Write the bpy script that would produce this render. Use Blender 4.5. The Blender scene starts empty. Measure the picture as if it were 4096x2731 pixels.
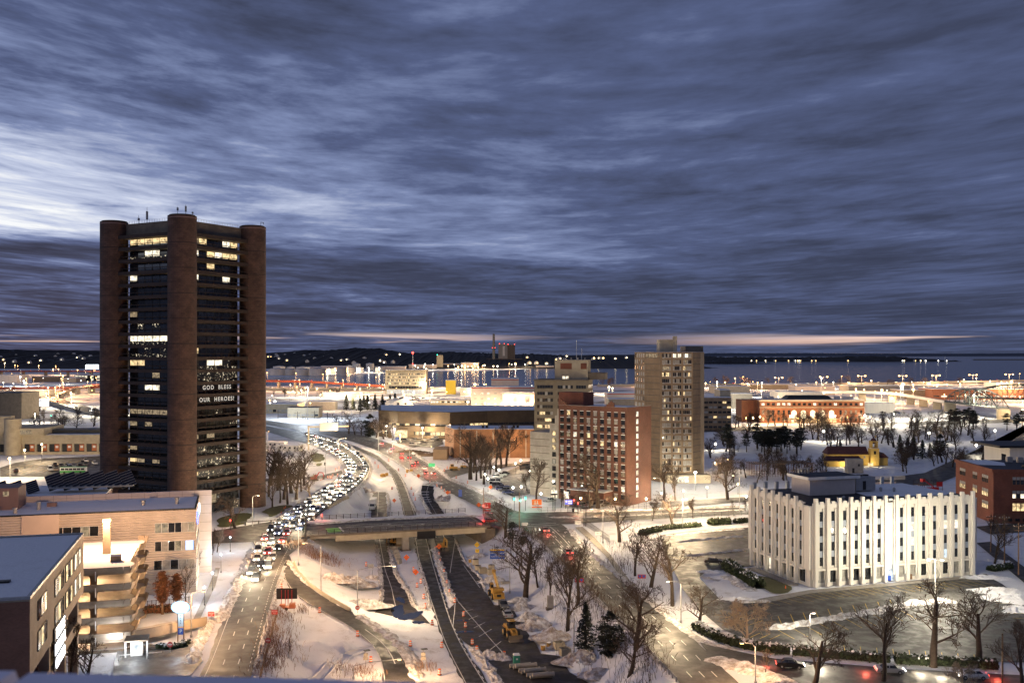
import bpy, math, random
import numpy as np
from mathutils import Vector, noise as mnoise
R = random.Random(7)
SC = bpy.context.scene
C = SC.collection
# ------------------------------------------------------------------ camera, sky, exposure
F, HY, CX, CZ = 3982.0, 1408.0, 2048.0, 54.0          # focal length and horizon of the photograph (4096 px wide), eye height
cd = bpy.data.cameras.new('camera'); cam = bpy.data.objects.new('camera', cd); C.objects.link(cam)
cam.location = (0, 0, CZ); cam.rotation_euler = (math.pi/2, 0, 0)
cd.sensor_width = 36; cd.lens = 36*F/4096; cd.shift_y = (HY-1365.5)/4096
cd.clip_start = 0.05; cd.clip_end = 90000
cd.dof.use_dof = True; cd.dof.focus_distance = 320; cd.dof.aperture_fstop = 5.6
SC.camera = cam
SC.view_settings.view_transform = 'Standard'; SC.view_settings.look = 'None'
SC.view_settings.exposure = 0.45; SC.view_settings.gamma = 1.0; SC.view_settings.use_curve_mapping = False
SC.render.engine = 'CYCLES'
cy = SC.cycles
cy.use_denoising = True; cy.use_adaptive_sampling = False; cy.denoising_prefilter = 'ACCURATE'; cy.max_bounces = 5; cy.diffuse_bounces = 2; cy.glossy_bounces = 2; cy.transmission_bounces = 2
cy.sample_clamp_indirect = 2.0; cy.sample_clamp_direct = 30.0; cy.caustics_reflective = False; cy.caustics_refractive = False
cy.use_light_tree = True; cy.pixel_filter_type = 'BLACKMAN_HARRIS'

class V:                                              # tiny operator wrapper round node sockets
    def __init__(s, t, k): s.t, s.k = t, k
    def _m(s, op, *a, clamp=False):
        n = s.t.nodes.new('ShaderNodeMath'); n.operation = op; n.use_clamp = clamp
        for i, x in enumerate((s,)+a):
            if isinstance(x, V): s.t.links.new(x.k, n.inputs[i])
            else: n.inputs[i].default_value = x
        return V(s.t, n.outputs[0])
    def __add__(s, o): return s._m('ADD', o)
    def __sub__(s, o): return s._m('SUBTRACT', o)
    def __mul__(s, o): return s._m('MULTIPLY', o)
    def __truediv__(s, o): return s._m('DIVIDE', o)
    def max(s, o): return s._m('MAXIMUM', o)
    def min(s, o): return s._m('MINIMUM', o)
    def pow(s, o): return s._m('POWER', o)
    def step(s, a, b):
        n = s.t.nodes.new('ShaderNodeMapRange'); n.interpolation_type = 'SMOOTHSTEP'
        s.t.links.new(s.k, n.inputs['Value']); n.inputs['From Min'].default_value = a; n.inputs['From Max'].default_value = b
        return V(s.t, n.outputs['Result'])
def vec(t, x, y, z):
    n = t.nodes.new('ShaderNodeCombineXYZ')
    for i, q in enumerate((x, y, z)):
        if isinstance(q, V): t.links.new(q.k, n.inputs[i])
        else: n.inputs[i].default_value = q
    return n.outputs[0]
def xyz(t, sock):
    n = t.nodes.new('ShaderNodeSeparateXYZ'); t.links.new(sock, n.inputs[0])
    return [V(t, n.outputs[i]) for i in range(3)]
def noise(t, v, scale, detail=4, rough=.5, dist=0.0):
    n = t.nodes.new('ShaderNodeTexNoise'); t.links.new(v, n.inputs['Vector'])
    n.inputs['Scale'].default_value = scale; n.inputs['Detail'].default_value = detail
    n.inputs['Roughness'].default_value = rough; n.inputs['Distortion'].default_value = dist
    return V(t, n.outputs[0])
def ramp(t, v, stops, interp='LINEAR'):
    n = t.nodes.new('ShaderNodeValToRGB'); t.links.new(v.k, n.inputs[0]); e = n.color_ramp.elements
    n.color_ramp.interpolation = interp
    while len(e) < len(stops): e.new(0.5)
    for i, (p, c) in enumerate(stops): e[i].position = p; e[i].color = (*c, 1)
    return n.outputs[0]
def mixc(t, f, a, b):
    n = t.nodes.new('ShaderNodeMix'); n.data_type = 'RGBA'
    if isinstance(f, V): t.links.new(f.k, n.inputs[0])
    else: n.inputs[0].default_value = f
    for i, q in ((6, a), (7, b)):
        if isinstance(q, tuple): n.inputs[i].default_value = (*q, 1)
        else: t.links.new(q, n.inputs[i])
    return n.outputs[2]

# sky: a dusk Nishita sky far below the cloud deck's own glow, with streaked stratus mixed over it
wd = bpy.data.worlds.new("World"); SC.world = wd; wd.use_nodes = True
t = wd.node_tree; t.nodes.clear()
tc = t.nodes.new('ShaderNodeTexCoord')
dx, dy, dz = xyz(t, tc.outputs['Generated'])
zz = dz.max(0.0) + 0.05
u, v = dx/zz, dy/zz
w1 = noise(t, vec(t, u*.35, v*.5, 3.1), 1.0, 3, .5)
w2 = noise(t, vec(t, u*.35, v*.5, 9.7), 1.0, 3, .5)
uu = u + (w1-.5)*.9
vv = v + u*u*.85/(v+.6) + (w2-.5)*.7
n1 = noise(t, vec(t, uu*1.5, vv*1.95, .4), 1.0, 7, .60, 0.0)
n2 = noise(t, vec(t, u*.30, v*.42, 5.0), 1.0, 3, .5, .2)
n3 = noise(t, vec(t, uu*4.6, vv*5.4, 2.0), 1.0, 5, .62, 0.0)
den = n1*.75 + n2*.55 + n3*.34 - .82                     # about -0.3 .. 0.3
az = dx/(dy.max(.05))
gl = ((az + .52)*(-2.2))._m('EXPONENT').min(1.6)          # glow falls off to the right of the brightening east
gl2 = ((dz-.118)*(dz-.118)*(-150))._m('EXPONENT')
low = dz.step(.015, .11)
hi = dz.step(.20, .36)
bank_ = (dz+(n2-.5)*.05).step(.072, .108)
val = den*(gl*1.05+.62) + gl*gl2*bank_*.64 + gl*hi*.10 + .262
val = val - (bank_*(-1)+1)*gl*.05 - az.step(-.1, .5)*.035
cloud = ramp(t, val, [(0, (.034, .041, .074)), (.18, (.052, .064, .118)), (.36, (.092, .119, .236)), (.55, (.215, .268, .46)),
                      (.78, (.56, .62, .80)), (1, (.96, .98, 1.0))])
# thin clear slot over the horizon, peach where the deck breaks
hb = noise(t, vec(t, dx*3.2, dz*95.0, 1.3), 1.0, 5, .55, .4)
bandr = dz.step(.004, .0095)*(dz*(-1)).step(-.021, -.0125)*az.step(.05, .48)
bandm = dz.step(.007, .010)*(dz*(-1)).step(-.021, -.0145)*(az*(-1)).step(-.12, .25)
slot = (hb-.47).step(-.03, .13)*bandr + (hb-.53).step(-.02, .10)*bandm*.8
slot = slot.min(1.0)
pk = ramp(t, dz*40.0, [(0, (.80, .50, .44)), (.4, (1.25, .82, .64)), (1, (1.0, .88, .84))])
sky = t.nodes.new('ShaderNodeTexSky'); sky.sky_type = 'NISHITA'; sky.sun_disc = False
sky.sun_elevation = math.radians(1.0); sky.sun_rotation = math.radians(-25)
c2 = mixc(t, slot, cloud, pk)
bg1 = t.nodes.new('ShaderNodeBackground'); t.links.new(c2, bg1.inputs[0]); bg1.inputs[1].default_value = 0.72
bg2 = t.nodes.new('ShaderNodeBackground'); t.links.new(sky.outputs[0], bg2.inputs[0]); bg2.inputs[1].default_value = 0.0005
ad = t.nodes.new('ShaderNodeAddShader'); t.links.new(bg1.outputs[0], ad.inputs[0]); t.links.new(bg2.outputs[0], ad.inputs[1])
wo = t.nodes.new('ShaderNodeOutputWorld'); t.links.new(ad.outputs[0], wo.inputs[0])
LAMP = 3.6                                            # one dial for every lamp in the town

# ------------------------------------------------------------------ helpers
def W(px, py, z=0.0):
    d = (CZ-z)*F/(py-HY); return ((px-CX)/F*d, d, z)
def XD(px, d): return (px-CX)/F*d
def ZD(py, d): return CZ-(py-HY)*d/F
def PXY(x, y, z): return CX+x/y*F, HY+(CZ-z)/y*F
class MB:
    def __init__(s): s.v, s.f = [], []
    def add(s, vs, fs):
        b = len(s.v); s.v += [tuple(p) for p in vs]; s.f += [tuple(b+i for i in q) for q in fs]; return s
    def box(s, x0, x1, y0, y1, z0, z1, top=0.0, topx=None):
        a = top; b = top if topx is None else topx
        return s.add([(x0,y0,z0),(x1,y0,z0),(x1,y1,z0),(x0,y1,z0),(x0+b,y0+a,z1),(x1-b,y0+a,z1),(x1-b,y1-a,z1),(x0+b,y1-a,z1)],
                     [(0,3,2,1),(4,5,6,7),(0,1,5,4),(1,2,6,5),(2,3,7,6),(3,0,4,7)])
    def prism(s, pts, z0, z1, inset=None):
        n = len(pts); q = inset or pts
        return s.add([(p[0],p[1],z0) for p in pts]+[(p[0],p[1],z1) for p in q],
                     [tuple(range(n-1,-1,-1)), tuple(range(n,2*n))]+[(i,(i+1)%n,n+(i+1)%n,n+i) for i in range(n)])
    def extr(s, prof, y0, y1):                          # profile in (x,z), extruded along y
        n = len(prof)
        return s.add([(p[0],y0,p[1]) for p in prof]+[(p[0],y1,p[1]) for p in prof],
                     [tuple(range(n)), tuple(range(2*n-1,n-1,-1))]+[(n+i,n+(i+1)%n,(i+1)%n,i) for i in range(n)])
    def cyl(s, x, y, z0, z1, r0, r1=None, n=12, cap=True):
        r1 = r0 if r1 is None else r1
        vs = [(x+r0*math.cos(2*math.pi*i/n), y+r0*math.sin(2*math.pi*i/n), z0) for i in range(n)]
        vs += [(x+r1*math.cos(2*math.pi*i/n), y+r1*math.sin(2*math.pi*i/n), z1) for i in range(n)]
        fs = [(i,(i+1)%n,n+(i+1)%n,n+i) for i in range(n)]
        if cap: fs += [tuple(range(n-1,-1,-1)), tuple(range(n,2*n))]
        return s.add(vs, fs)
    def cylx(s, x0, x1, y, z, r, n=12, axis='x'):
        vs = []
        for q in (x0, x1):
            for i in range(n):
                a, b = r*math.cos(2*math.pi*i/n), r*math.sin(2*math.pi*i/n)
                vs.append((q, y+a, z+b) if axis == 'x' else (y+a, q, z+b))
        return s.add(vs, [(i,(i+1)%n,n+(i+1)%n,n+i) for i in range(n)]+[tuple(range(n-1,-1,-1)), tuple(range(n,2*n))])
    def tube(s, pts, rad, n=4, cap=True):
        pts = [Vector(p) for p in pts]; k = len(pts)
        if not hasattr(rad, '__len__'): rad = [rad]*k
        b = len(s.v); up = None
        for i, p in enumerate(pts):
            d = (pts[min(i+1,k-1)]-pts[max(i-1,0)]).normalized()
            a = d.cross(Vector((0,0,1)) if abs(d.z) < .9 else Vector((1,0,0))).normalized(); c = d.cross(a)
            for j in range(n):
                th = 2*math.pi*j/n; q = p+(a*math.cos(th)+c*math.sin(th))*rad[i]; s.v.append(tuple(q))
        for i in range(k-1):
            for j in range(n): s.f.append((b+i*n+j, b+i*n+(j+1)%n, b+(i+1)*n+(j+1)%n, b+(i+1)*n+j))
        if cap: s.f.append(tuple(b+j for j in range(n))); s.f.append(tuple(b+(k-1)*n+j for j in range(n-1,-1,-1)))
        return s
    def sphere(s, x, y, z, r, n=8, m=5, sz=1.0, jit=0.0):
        b = len(s.v)
        for i in range(1, m):
            for j in range(n):
                a, ph = 2*math.pi*j/n, math.pi*i/m; q = r*(1+R.uniform(-jit, jit))
                s.v.append((x+q*math.sin(ph)*math.cos(a), y+q*math.sin(ph)*math.sin(a), z+q*sz*math.cos(ph)))
        s.v += [(x,y,z+r*sz),(x,y,z-r*sz)]; T = len(s.v)-2
        for i in range(m-2):
            for j in range(n): s.f.append((b+i*n+j, b+(i+1)*n+j, b+(i+1)*n+(j+1)%n, b+i*n+(j+1)%n))
        for j in range(n):
            s.f.append((T, b+j, b+(j+1)%n)); s.f.append((T+1, b+(m-2)*n+(j+1)%n, b+(m-2)*n+j))
        return s
    def mesh(s, name, m, smooth=False):
        me = bpy.data.meshes.new(name); me.from_pydata(s.v, [], s.f)
        if m is not None: me.materials.append(m)
        if smooth: me.shade_smooth()
        return me
def inst(name, me, parent=None, loc=(0,0,0), rz=0.0, rot=None, scale=None):
    o = bpy.data.objects.new(name, me); C.objects.link(o); o.parent = parent
    o.location = loc; o.rotation_euler = rot if rot else (0,0,rz)
    if scale is not None: o.scale = (scale,)*3 if not hasattr(scale, '__len__') else scale
    return o
def obj(name, mb, m, parent=None, loc=(0,0,0), rz=0.0, smooth=False): return inst(name, mb.mesh(name, m, smooth), parent, loc, rz)
def tag(o, label, cat, group=None):
    o['label'] = label; o['category'] = cat
    if group: o['group'] = group
    return o
def thing(name, label, cat, loc=(0,0,0), rz=0.0, group=None):
    o = bpy.data.objects.new(name, None); C.objects.link(o); o.location = loc; o.rotation_euler = (0,0,rz); o.empty_display_size = .1
    return tag(o, label, cat, group)
def struct(name, mb, m, smooth=False, kind='structure', parent=None):
    o = obj(name, mb, m, parent, smooth=smooth); o['kind'] = kind; return o
ORD = ['first','second','third','fourth','fifth','sixth','seventh','eighth','ninth','tenth','eleventh','twelfth']
TENS = ['','','twenty','thirty','forty','fifty','sixty','seventy','eighty','ninety']
TEEN = ['thirteenth','fourteenth','fifteenth','sixteenth','seventeenth','eighteenth','nineteenth']
def nth(i):
    n = i+1
    if n > 100: return 'hundred-and-'+nth(n-101)
    if n == 100: return 'hundredth'
    if n <= 12: return ORD[i]
    if n < 20: return TEEN[n-13]
    if n%10 == 0: return TENS[n//10][:-1]+'ieth'
    return TENS[n//10]+'-'+ORD[n%10-1]
def point(parent, loc, watt, col, r=.25):
    l = bpy.data.lights.new('lamp_light', 'POINT'); l.energy = watt*LAMP; l.color = col; l.shadow_soft_size = r
    o = bpy.data.objects.new('lamp_light', l); C.objects.link(o); o.parent = parent; o.location = loc; return o
def text(name, s, size, m, parent, loc, rot, ext=.04, align='CENTER', sx=1.0, space=1.0, bold=0.0):
    c = bpy.data.curves.new(name, 'FONT'); c.body = s; c.size = size; c.extrude = ext; c.align_x = align; c.align_y = 'CENTER'
    c.materials.append(m); c.space_character = space; c.offset = bold
    q = bpy.data.objects.new(name, c); me = bpy.data.meshes.new_from_object(q); bpy.data.objects.remove(q)
    o = bpy.data.objects.new(name, me); C.objects.link(o); o.parent = parent; o.location = loc; o.rotation_euler = rot; o.scale = (sx,1,1); return o

# ------------------------------------------------------------------ materials
def nm(name):
    m = bpy.data.materials.new(name); m.use_nodes = True; t = m.node_tree
    return m, t, t.nodes['Principled BSDF'], t.nodes.new('ShaderNodeNewGeometry').outputs['Position']
def mat(name, col, rough=.8, var=.25, scale=.6, bump=0.0, bscale=6.0, metal=0.0, emit=0.0, ecol=None, stretch=(1,1,1), spec=.4):
    m, t, b, P = nm(name)
    b.inputs['Roughness'].default_value = rough; b.inputs['Metallic'].default_value = metal
    b.inputs['Specular IOR Level'].default_value = spec
    if var:
        x, y, z = xyz(t, P); q = vec(t, x*stretch[0], y*stretch[1], z*stretch[2])
        n = noise(t, q, scale, 5, .65)
        t.links.new(ramp(t, n, [(.28, tuple(c*(1-var) for c in col)), (.72, tuple(min(1, c*(1+var)) for c in col))]), b.inputs['Base Color'])
    else: b.inputs['Base Color'].default_value = (*col, 1)
    if bump:
        k = noise(t, P, bscale, 4, .6); bn = t.nodes.new('ShaderNodeBump'); bn.inputs['Strength'].default_value = bump
        bn.inputs['Distance'].default_value = .3; t.links.new(k.k, bn.inputs['Height']); t.links.new(bn.outputs[0], b.inputs['Normal'])
    if emit:
        b.inputs['Emission Color'].default_value = (*(ecol or col), 1); b.inputs['Emission Strength'].default_value = emit
        m.cycles.emission_sampling = 'NONE'
    return m
def snow_mat(name, dirt=.35, dscale=.5, sc=3.0, dcol=(.33,.28,.23), lum=.82):
    m, t, b, P = nm(name)
    n = noise(t, P, dscale, 6, .68); n2 = noise(t, P, sc*2.2, 4, .7)
    f = (n*.65+n2*.35).step(.62-dirt*.35, .80-dirt*.2)*min(1, dirt*2)
    t.links.new(mixc(t, f, (lum, lum, lum*1.015), dcol), b.inputs['Base Color'])
    b.inputs['Roughness'].default_value = .75; b.inputs['Specular IOR Level'].default_value = .25
    bn = t.nodes.new('ShaderNodeBump'); bn.inputs['Strength'].default_value = .55; bn.inputs['Distance'].default_value = .35
    k = noise(t, P, sc*.35, 6, .62); t.links.new(k.k, bn.inputs['Height']); t.links.new(bn.outputs[0], b.inputs['Normal'])
    return m
def asphalt(name, col=.045, wet=.5, streak=(1,1), salt=.25, tint=(1,.97,.93)):
    m, t, b, P = nm(name)
    x, y, z = xyz(t, P)
    n = noise(t, P, .35, 6, .65); n2 = noise(t, P, 2.6, 5, .7); n3 = noise(t, vec(t, x*streak[0], y*streak[1], 0.0), .5, 4, .6, .8)
    d = tuple(col*.84*k for k in tint); l = tuple(col*1.25*k for k in tint)
    base = mixc(t, n.step(.3, .7), d, l)
    s = (n3*.7+n2*.3).step(.57, .74)*salt
    t.links.new(mixc(t, s, base, (.34,.33,.32)), b.inputs['Base Color'])
    r = n.step(.40, .62)*(.36*wet)*(-1) + .74
    t.links.new(r.k, b.inputs['Roughness'])
    bn = t.nodes.new('ShaderNodeBump'); bn.inputs['Strength'].default_value = .12; bn.inputs['Distance'].default_value = .02
    t.links.new(n2.k, bn.inputs['Height']); t.links.new(bn.outputs[0], b.inputs['Normal'])
    return m
def brick(name, c1, c2, mortar, w=.6, h=.2, blot=.35, rough=.85):
    m, t, b, P = nm(name)
    x, y, z = xyz(t, P)
    bt = t.nodes.new('ShaderNodeTexBrick'); t.links.new(vec(t, x+y*.73, z, 0.0), bt.inputs['Vector'])
    bt.inputs['Scale'].default_value = 1.0; bt.inputs['Brick Width'].default_value = w; bt.inputs['Row Height'].default_value = h
    bt.inputs['Mortar Size'].default_value = min(w,h)*.07; bt.inputs['Color1'].default_value = (*c1,1); bt.inputs['Color2'].default_value = (*c2,1)
    bt.inputs['Mortar'].default_value = (*mortar,1)
    n = noise(t, P, .25, 5, .65); k = n.step(.3, .7)*blot + (1-blot*.5)
    mm = t.nodes.new('ShaderNodeMix'); mm.data_type = 'RGBA'; mm.blend_type = 'MULTIPLY'; mm.inputs[0].default_value = 1
    t.links.new(bt.outputs[0], mm.inputs[6]); cc = t.nodes.new('ShaderNodeCombineColor')
    for i in range(3): t.links.new(k.k, cc.inputs[i])
    t.links.new(cc.outputs[0], mm.inputs[7]); t.links.new(mm.outputs[2], b.inputs['Base Color'])
    b.inputs['Roughness'].default_value = rough
    bn = t.nodes.new('ShaderNodeBump'); bn.inputs['Strength'].default_value = .4; bn.inputs['Distance'].default_value = .04
    t.links.new(bt.outputs[1], bn.inputs['Height']); bn.invert = True; t.links.new(bn.outputs[0], b.inputs['Normal'])
    return m
def ribbed(name, col, pitch=.35, rough=.5):
    m, t, b, P = nm(name)
    x, y, z = xyz(t, P); s = (z*(2*math.pi/pitch))._m('SINE')
    n = noise(t, P, .3, 4, .6)
    t.links.new(ramp(t, n, [(.3, tuple(c*.85 for c in col)), (.7, tuple(min(1,c*1.1) for c in col))]), b.inputs['Base Color'])
    b.inputs['Roughness'].default_value = rough
    bn = t.nodes.new('ShaderNodeBump'); bn.inputs['Strength'].default_value = 1.0; bn.inputs['Distance'].default_value = .09
    t.links.new(s.k, bn.inputs['Height']); t.links.new(bn.outputs[0], b.inputs['Normal'])
    return m
def glow(name, col, strength, var=.6, scale=1.2, lo=.30, hi=.62):
    m, t, b, P = nm(name)
    n = noise(t, P, scale, 4, .6); k = n.step(lo, hi)*var + (1-var)
    b.inputs['Base Color'].default_value = (.04,.04,.04,1); b.inputs['Roughness'].default_value = .2
    b.inputs['Emission Color'].default_value = (*col,1); t.links.new((k*strength).k, b.inputs['Emission Strength'])
    m.cycles.emission_sampling = 'NONE'; return m
def pane(name, col=(.02,.022,.026), rough=.06, spec=.6):
    m, t, b, P = nm(name); n = noise(t, P, .9, 3, .5)
    t.links.new(ramp(t, n, [(.3, tuple(c*.5 for c in col)), (.7, tuple(c*1.6 for c in col))]), b.inputs['Base Color'])
    b.inputs['Roughness'].default_value = rough; b.inputs['Specular IOR Level'].default_value = spec; return m
M = {}
M['snow'] = snow_mat('snow', .38, .22)
M['roof_snow'] = snow_mat('roof_snow', .26, .16, lum=.82)
M['bank'] = snow_mat('ploughed_snow', .80, .9, 4.0, (.27,.23,.19))
M['heap'] = snow_mat('dirty_snow_heap', .85, .8, 4.5, (.27,.20,.15))
M['asphalt'] = asphalt('asphalt', .055, .6)
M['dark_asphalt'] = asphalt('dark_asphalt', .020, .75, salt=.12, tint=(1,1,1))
M['lot_asphalt'] = asphalt('lot_asphalt', .05, .95, (.25,.5), .4)
M['brown_asphalt'] = asphalt('brown_asphalt', .034, .8, salt=.10, tint=(1.1,.95,.85))
M['concrete'] = mat('concrete', (.36,.33,.28), .85, .22, .5, .3)
M['tan_concrete'] = mat('tan_concrete', (.42,.36,.26), .85, .18, .4, .25)
M['dark_concrete'] = mat('dark_concrete', (.16,.13,.10), .85, .3, .4, .3)
M['sidewalk'] = mat('sidewalk', (.30,.27,.23), .8, .3, .8, .2)
M['white_paint'] = mat('white_paint', (.72,.71,.68), .6, .15, 2)
M['yellow_paint'] = mat('yellow_paint', (.62,.42,.07), .6, .25, 2)
M['green_paint'] = mat('green_paint', (.13,.42,.06), .6, .2, 2)
M['black'] = mat('black_metal', (.015,.015,.017), .5, .2)
M['rubber'] = mat('rubber', (.02,.02,.02), .8, .2)
M['steel'] = mat('galvanised_steel', (.36,.36,.36), .45, .15, 2, metal=.5)
M['brownsteel'] = mat('weathered_steel', (.036,.022,.017), .7, .3, .5)
M['wood'] = mat('wood', (.20,.12,.07), .85, .3, 1.5)
M['orange'] = mat('safety_orange', (.85,.16,.03), .6, .12, 3)
M['white'] = mat('white_enamel', (.75,.75,.73), .5, .1)
M['red'] = mat('red_enamel', (.45,.02,.02), .5, .1)
M['blue'] = mat('blue_enamel', (.03,.08,.40), .5, .1)
M['yellow'] = mat('machine_yellow', (.40,.23,.05), .55, .25, 2)
M['signyellow'] = mat('sign_yellow', (.75,.48,.03), .5, .1)
M['green'] = mat('sign_green', (.02,.20,.09), .5, .1)
M['bark'] = mat('bark', (.042,.029,.021), .9, .35, 2.0)
M['twig'] = mat('twigs', (.078,.054,.038), .9, .35, .4)
M['paletwig'] = mat('pale_twigs', (.34,.27,.19), .9, .3, .5)
M['needle'] = mat('dark_needles', (.014,.018,.012), .8, .5, 1.0)
M['needle2'] = mat('olive_needles', (.035,.04,.018), .8, .5, 1.0)
M['rustneedle'] = mat('russet_needles', (.16,.065,.03), .85, .5, 1.2)
M['leaf'] = mat('hedge_leaves', (.032,.045,.018), .7, .6, 2.0)
M['dry'] = mat('dry_grass', (.26,.15,.085), .9, .4, 1.5)
M['grass'] = mat('winter_grass', (.085,.085,.03), .9, .45, 2.5, .4)
M['earth'] = mat('earth', (.10,.07,.045), .95, .5, .6, .6, 2)
M['pane'] = pane('dark_glass')
M['blind'] = mat('window_blinds', (.33,.32,.29), .5, .35, 1.1)
M['warm'] = glow('lit_window_warm', (1.0,.72,.36), 1.05, .85, .8)
M['warmwhite'] = glow('lit_window_white', (1.0,.88,.66), 1.35, .75, .8)
M['dim'] = glow('dim_window', (1.0,.75,.45), .30, .9)
M['coolwin'] = glow('lit_window_cool', (.75,.88,1.0), .9)
def bulb(name, col, s): return mat(name, col, .5, 0, emit=s, ecol=col)
M['bulb_w'] = bulb('lamp_globe_white', (1.0,.93,.78), 9)
M['bulb_o'] = bulb('lamp_globe_sodium', (1.0,.58,.20), 7)
M['bulb_y'] = bulb('lamp_globe_yellow', (1.0,.80,.45), 9)
M['bulb_b'] = bulb('lamp_globe_bluewhite', (.80,.90,1.0), 7)
M['bulb_r'] = bulb('lamp_red', (1.0,.06,.04), 6)
M['bulb_g'] = bulb('lamp_green', (.05,1.0,.62), 6)
M['head'] = bulb('headlight_on', (1.0,.93,.80), 16)
M['tail'] = bulb('taillight_on', (1.0,.07,.05), 7)
M['dhead'] = mat('headlight_off', (.55,.55,.53), .2, 0)
M['dtail'] = mat('taillight_off', (.25,.01,.01), .3, 0)
COLS = {'bulb_w': (1.0,.88,.66), 'bulb_o': (1.0,.60,.30), 'bulb_y': (1.0,.74,.44), 'bulb_b': (.85,.93,1.0), 'bulb_r': (1,.1,.08), 'bulb_g': (.1,1,.6)}
# ------------------------------------------------------------------ roads (traced edges) and the ground that carries them
def P3(pts): return np.array([W(p[0], p[1], p[2] if len(p) > 2 else 0.0) for p in pts])
def resamp(P, n):
    d = np.r_[0, np.cumsum(np.linalg.norm(np.diff(P[:,:2], axis=0), axis=1))]
    # smooth with a Catmull-Rom pass before resampling
    s = np.linspace(0, d[-1], n)
    out = np.stack([np.interp(s, d, P[:,k]) for k in range(3)], 1)
    for _ in range(3):
        q = out.copy(); k = max(1, n//60)
        q[k:-k] = (out[:-2*k]+2*out[k:-k]+out[2*k:])/4; out = q
    return out
class Road:
    def __init__(s, L, Rr, lift=0.0):
        A, B = P3(L), P3(Rr); ln = np.linalg.norm(np.diff((A if len(A)>1 else B)[:,:2], axis=0), axis=1).sum()
        s.n = int(max(24, min(220, ln/2.2))); s.L, s.R = resamp(A, s.n), resamp(B, s.n)
        mid = (s.L+s.R)/2; s.d = np.r_[0, np.cumsum(np.linalg.norm(np.diff(mid, axis=0), axis=1))]; s.len = s.d[-1]; s.lift = lift
    def at(s, m, f):
        p = np.array([np.interp(m, s.d, s.L[:,k])*(1-f)+np.interp(m, s.d, s.R[:,k])*f for k in range(3)]); p[2] += s.lift; return p
    def head(s, m, f, back=False):
        a, b = s.at(max(0, m-1.5), f), s.at(min(s.len, m+1.5), f); d = b-a
        if back: d = -d
        return math.atan2(d[1], d[0])
    def build(s, name, m, jit=.35):
        mb = MB(); K = 5
        for i in range(s.n):
            for j in range(K):
                f = j/(K-1); p = s.L[i]*(1-f)+s.R[i]*f
                if j in (0, K-1):
                    q = s.R[i]-s.L[i]; q = q/np.linalg.norm(q); e = jit*mnoise.noise(Vector(p*.55))*(1 if j else -1)*1.6; p = p+q*e
                mb.v.append((p[0], p[1], p[2]+s.lift))
        for i in range(s.n-1):
            for j in range(K-1): a = i*K+j; mb.f.append((a, a+1, a+K+1, a+K))
        return struct(name, mb, m, smooth=True)
    def strip(s, mb, m0, m1, f, w, up=.012, step=4.0):
        k = max(1, int((m1-m0)/step)); b = len(mb.v)
        for i in range(k+1):
            m = m0+(m1-m0)*i/k; p = s.at(m, f); h = s.head(m, f); n = np.array([-math.sin(h), math.cos(h), 0])*w/2
            for q in (p-n, p+n): mb.v.append((q[0], q[1], q[2]+up))
        for i in range(k): mb.f.append((b+2*i, b+2*i+1, b+2*i+3, b+2*i+2))
    def dashes(s, mb, m0, m1, f, w=.16, on=3.0, off=6.0):
        m = m0
        while m < m1: s.strip(mb, m, min(m+on, m1), f, w); m += on+off
LRD = Road([(745,2800),(817,2687),(870,2530),(926,2398),(1023,2179),(1075,2105),(1124,2066),(1188,2030),(1251,1987),(1326,1938),(1375,1903),(1390,1881),(1380,1859),(1358,1840),(1334,1823),(1280,1793),(1209,1768),(1066,1725),(900,1690),(700,1668)],
           [(980,2800),(1010,2697),(1050,2540),(1107,2318),(1149,2219),(1219,2120),(1250,2078),(1305,2032),(1379,1987),(1432,1945),(1464,1910),(1479,1881),(1472,1855),(1453,1828),(1434,1813),(1379,1776),(1251,1740),(1066,1702),(900,1676),(700,1656)], .02)
FRD = Road([(700,1632),(900,1655),(1066,1680),(1280,1712),(1421,1733),(1500,1752),(1610,1791),(1694,1844),(1754,1885),(1790,1915),(1832,1938),(1915,1965),(1970,2001),(2053,2040)],
           [(700,1642),(900,1668),(1066,1698),(1280,1735),(1421,1768),(1500,1797),(1569,1833),(1638,1880),(1699,1918),(1735,1938),(1776,1957),(1832,1987),(1901,2021),(1953,2045)], .03)
MRD = Road([(1180,1722),(1300,1752),(1421,1800),(1500,1830),(1555,1880,-1.5),(1580,1929,-3),(1602,2004,-5),(1613,2059,-6),(1657,2149,-6),(1667,2229,-6),(1702,2348,-6),(1732,2443,-6),(1777,2582,-6),(1847,2717,-6),(1895,2810,-6)],
           [(1200,1720),(1320,1748),(1440,1790),(1510,1819),(1594,1888,-1.5),(1622,1935,-3),(1646,2004,-5),(1666,2059,-6),(1712,2149,-6),(1732,2229,-6),(1777,2378,-6),(1805,2473,-6),(1854,2582,-6),(1946,2717,-6),(2000,2810,-6)], 0)
CRD = Road([(1503,2448,-6),(1523,2388,-6),(1518,2299,-6),(1498,2164,-6),(1483,2050,-5.8),(1493,1967,-5)],
           [(1722,2493,-6),(1650,2420,-6),(1638,2378,-6),(1580,2299,-6),(1548,2164,-6),(1550,2064,-5.8),(1543,1967,-5)], .01)
RMP = Road([(1138,2222,0),(1129,2299,-.7),(1174,2373,-1.6),(1264,2433,-2.4),(1373,2488,-3.2),(1473,2558,-4.1),(1518,2622,-4.9),(1533,2697,-5.6),(1538,2810,-6)],
           [(1154,2214,0),(1184,2279,-.7),(1234,2333,-1.6),(1299,2388,-2.4),(1408,2448,-3.2),(1498,2508,-4.1),(1588,2573,-4.9),(1632,2637,-5.6),(1652,2697,-5.9),(1665,2810,-6)], 0)
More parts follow.
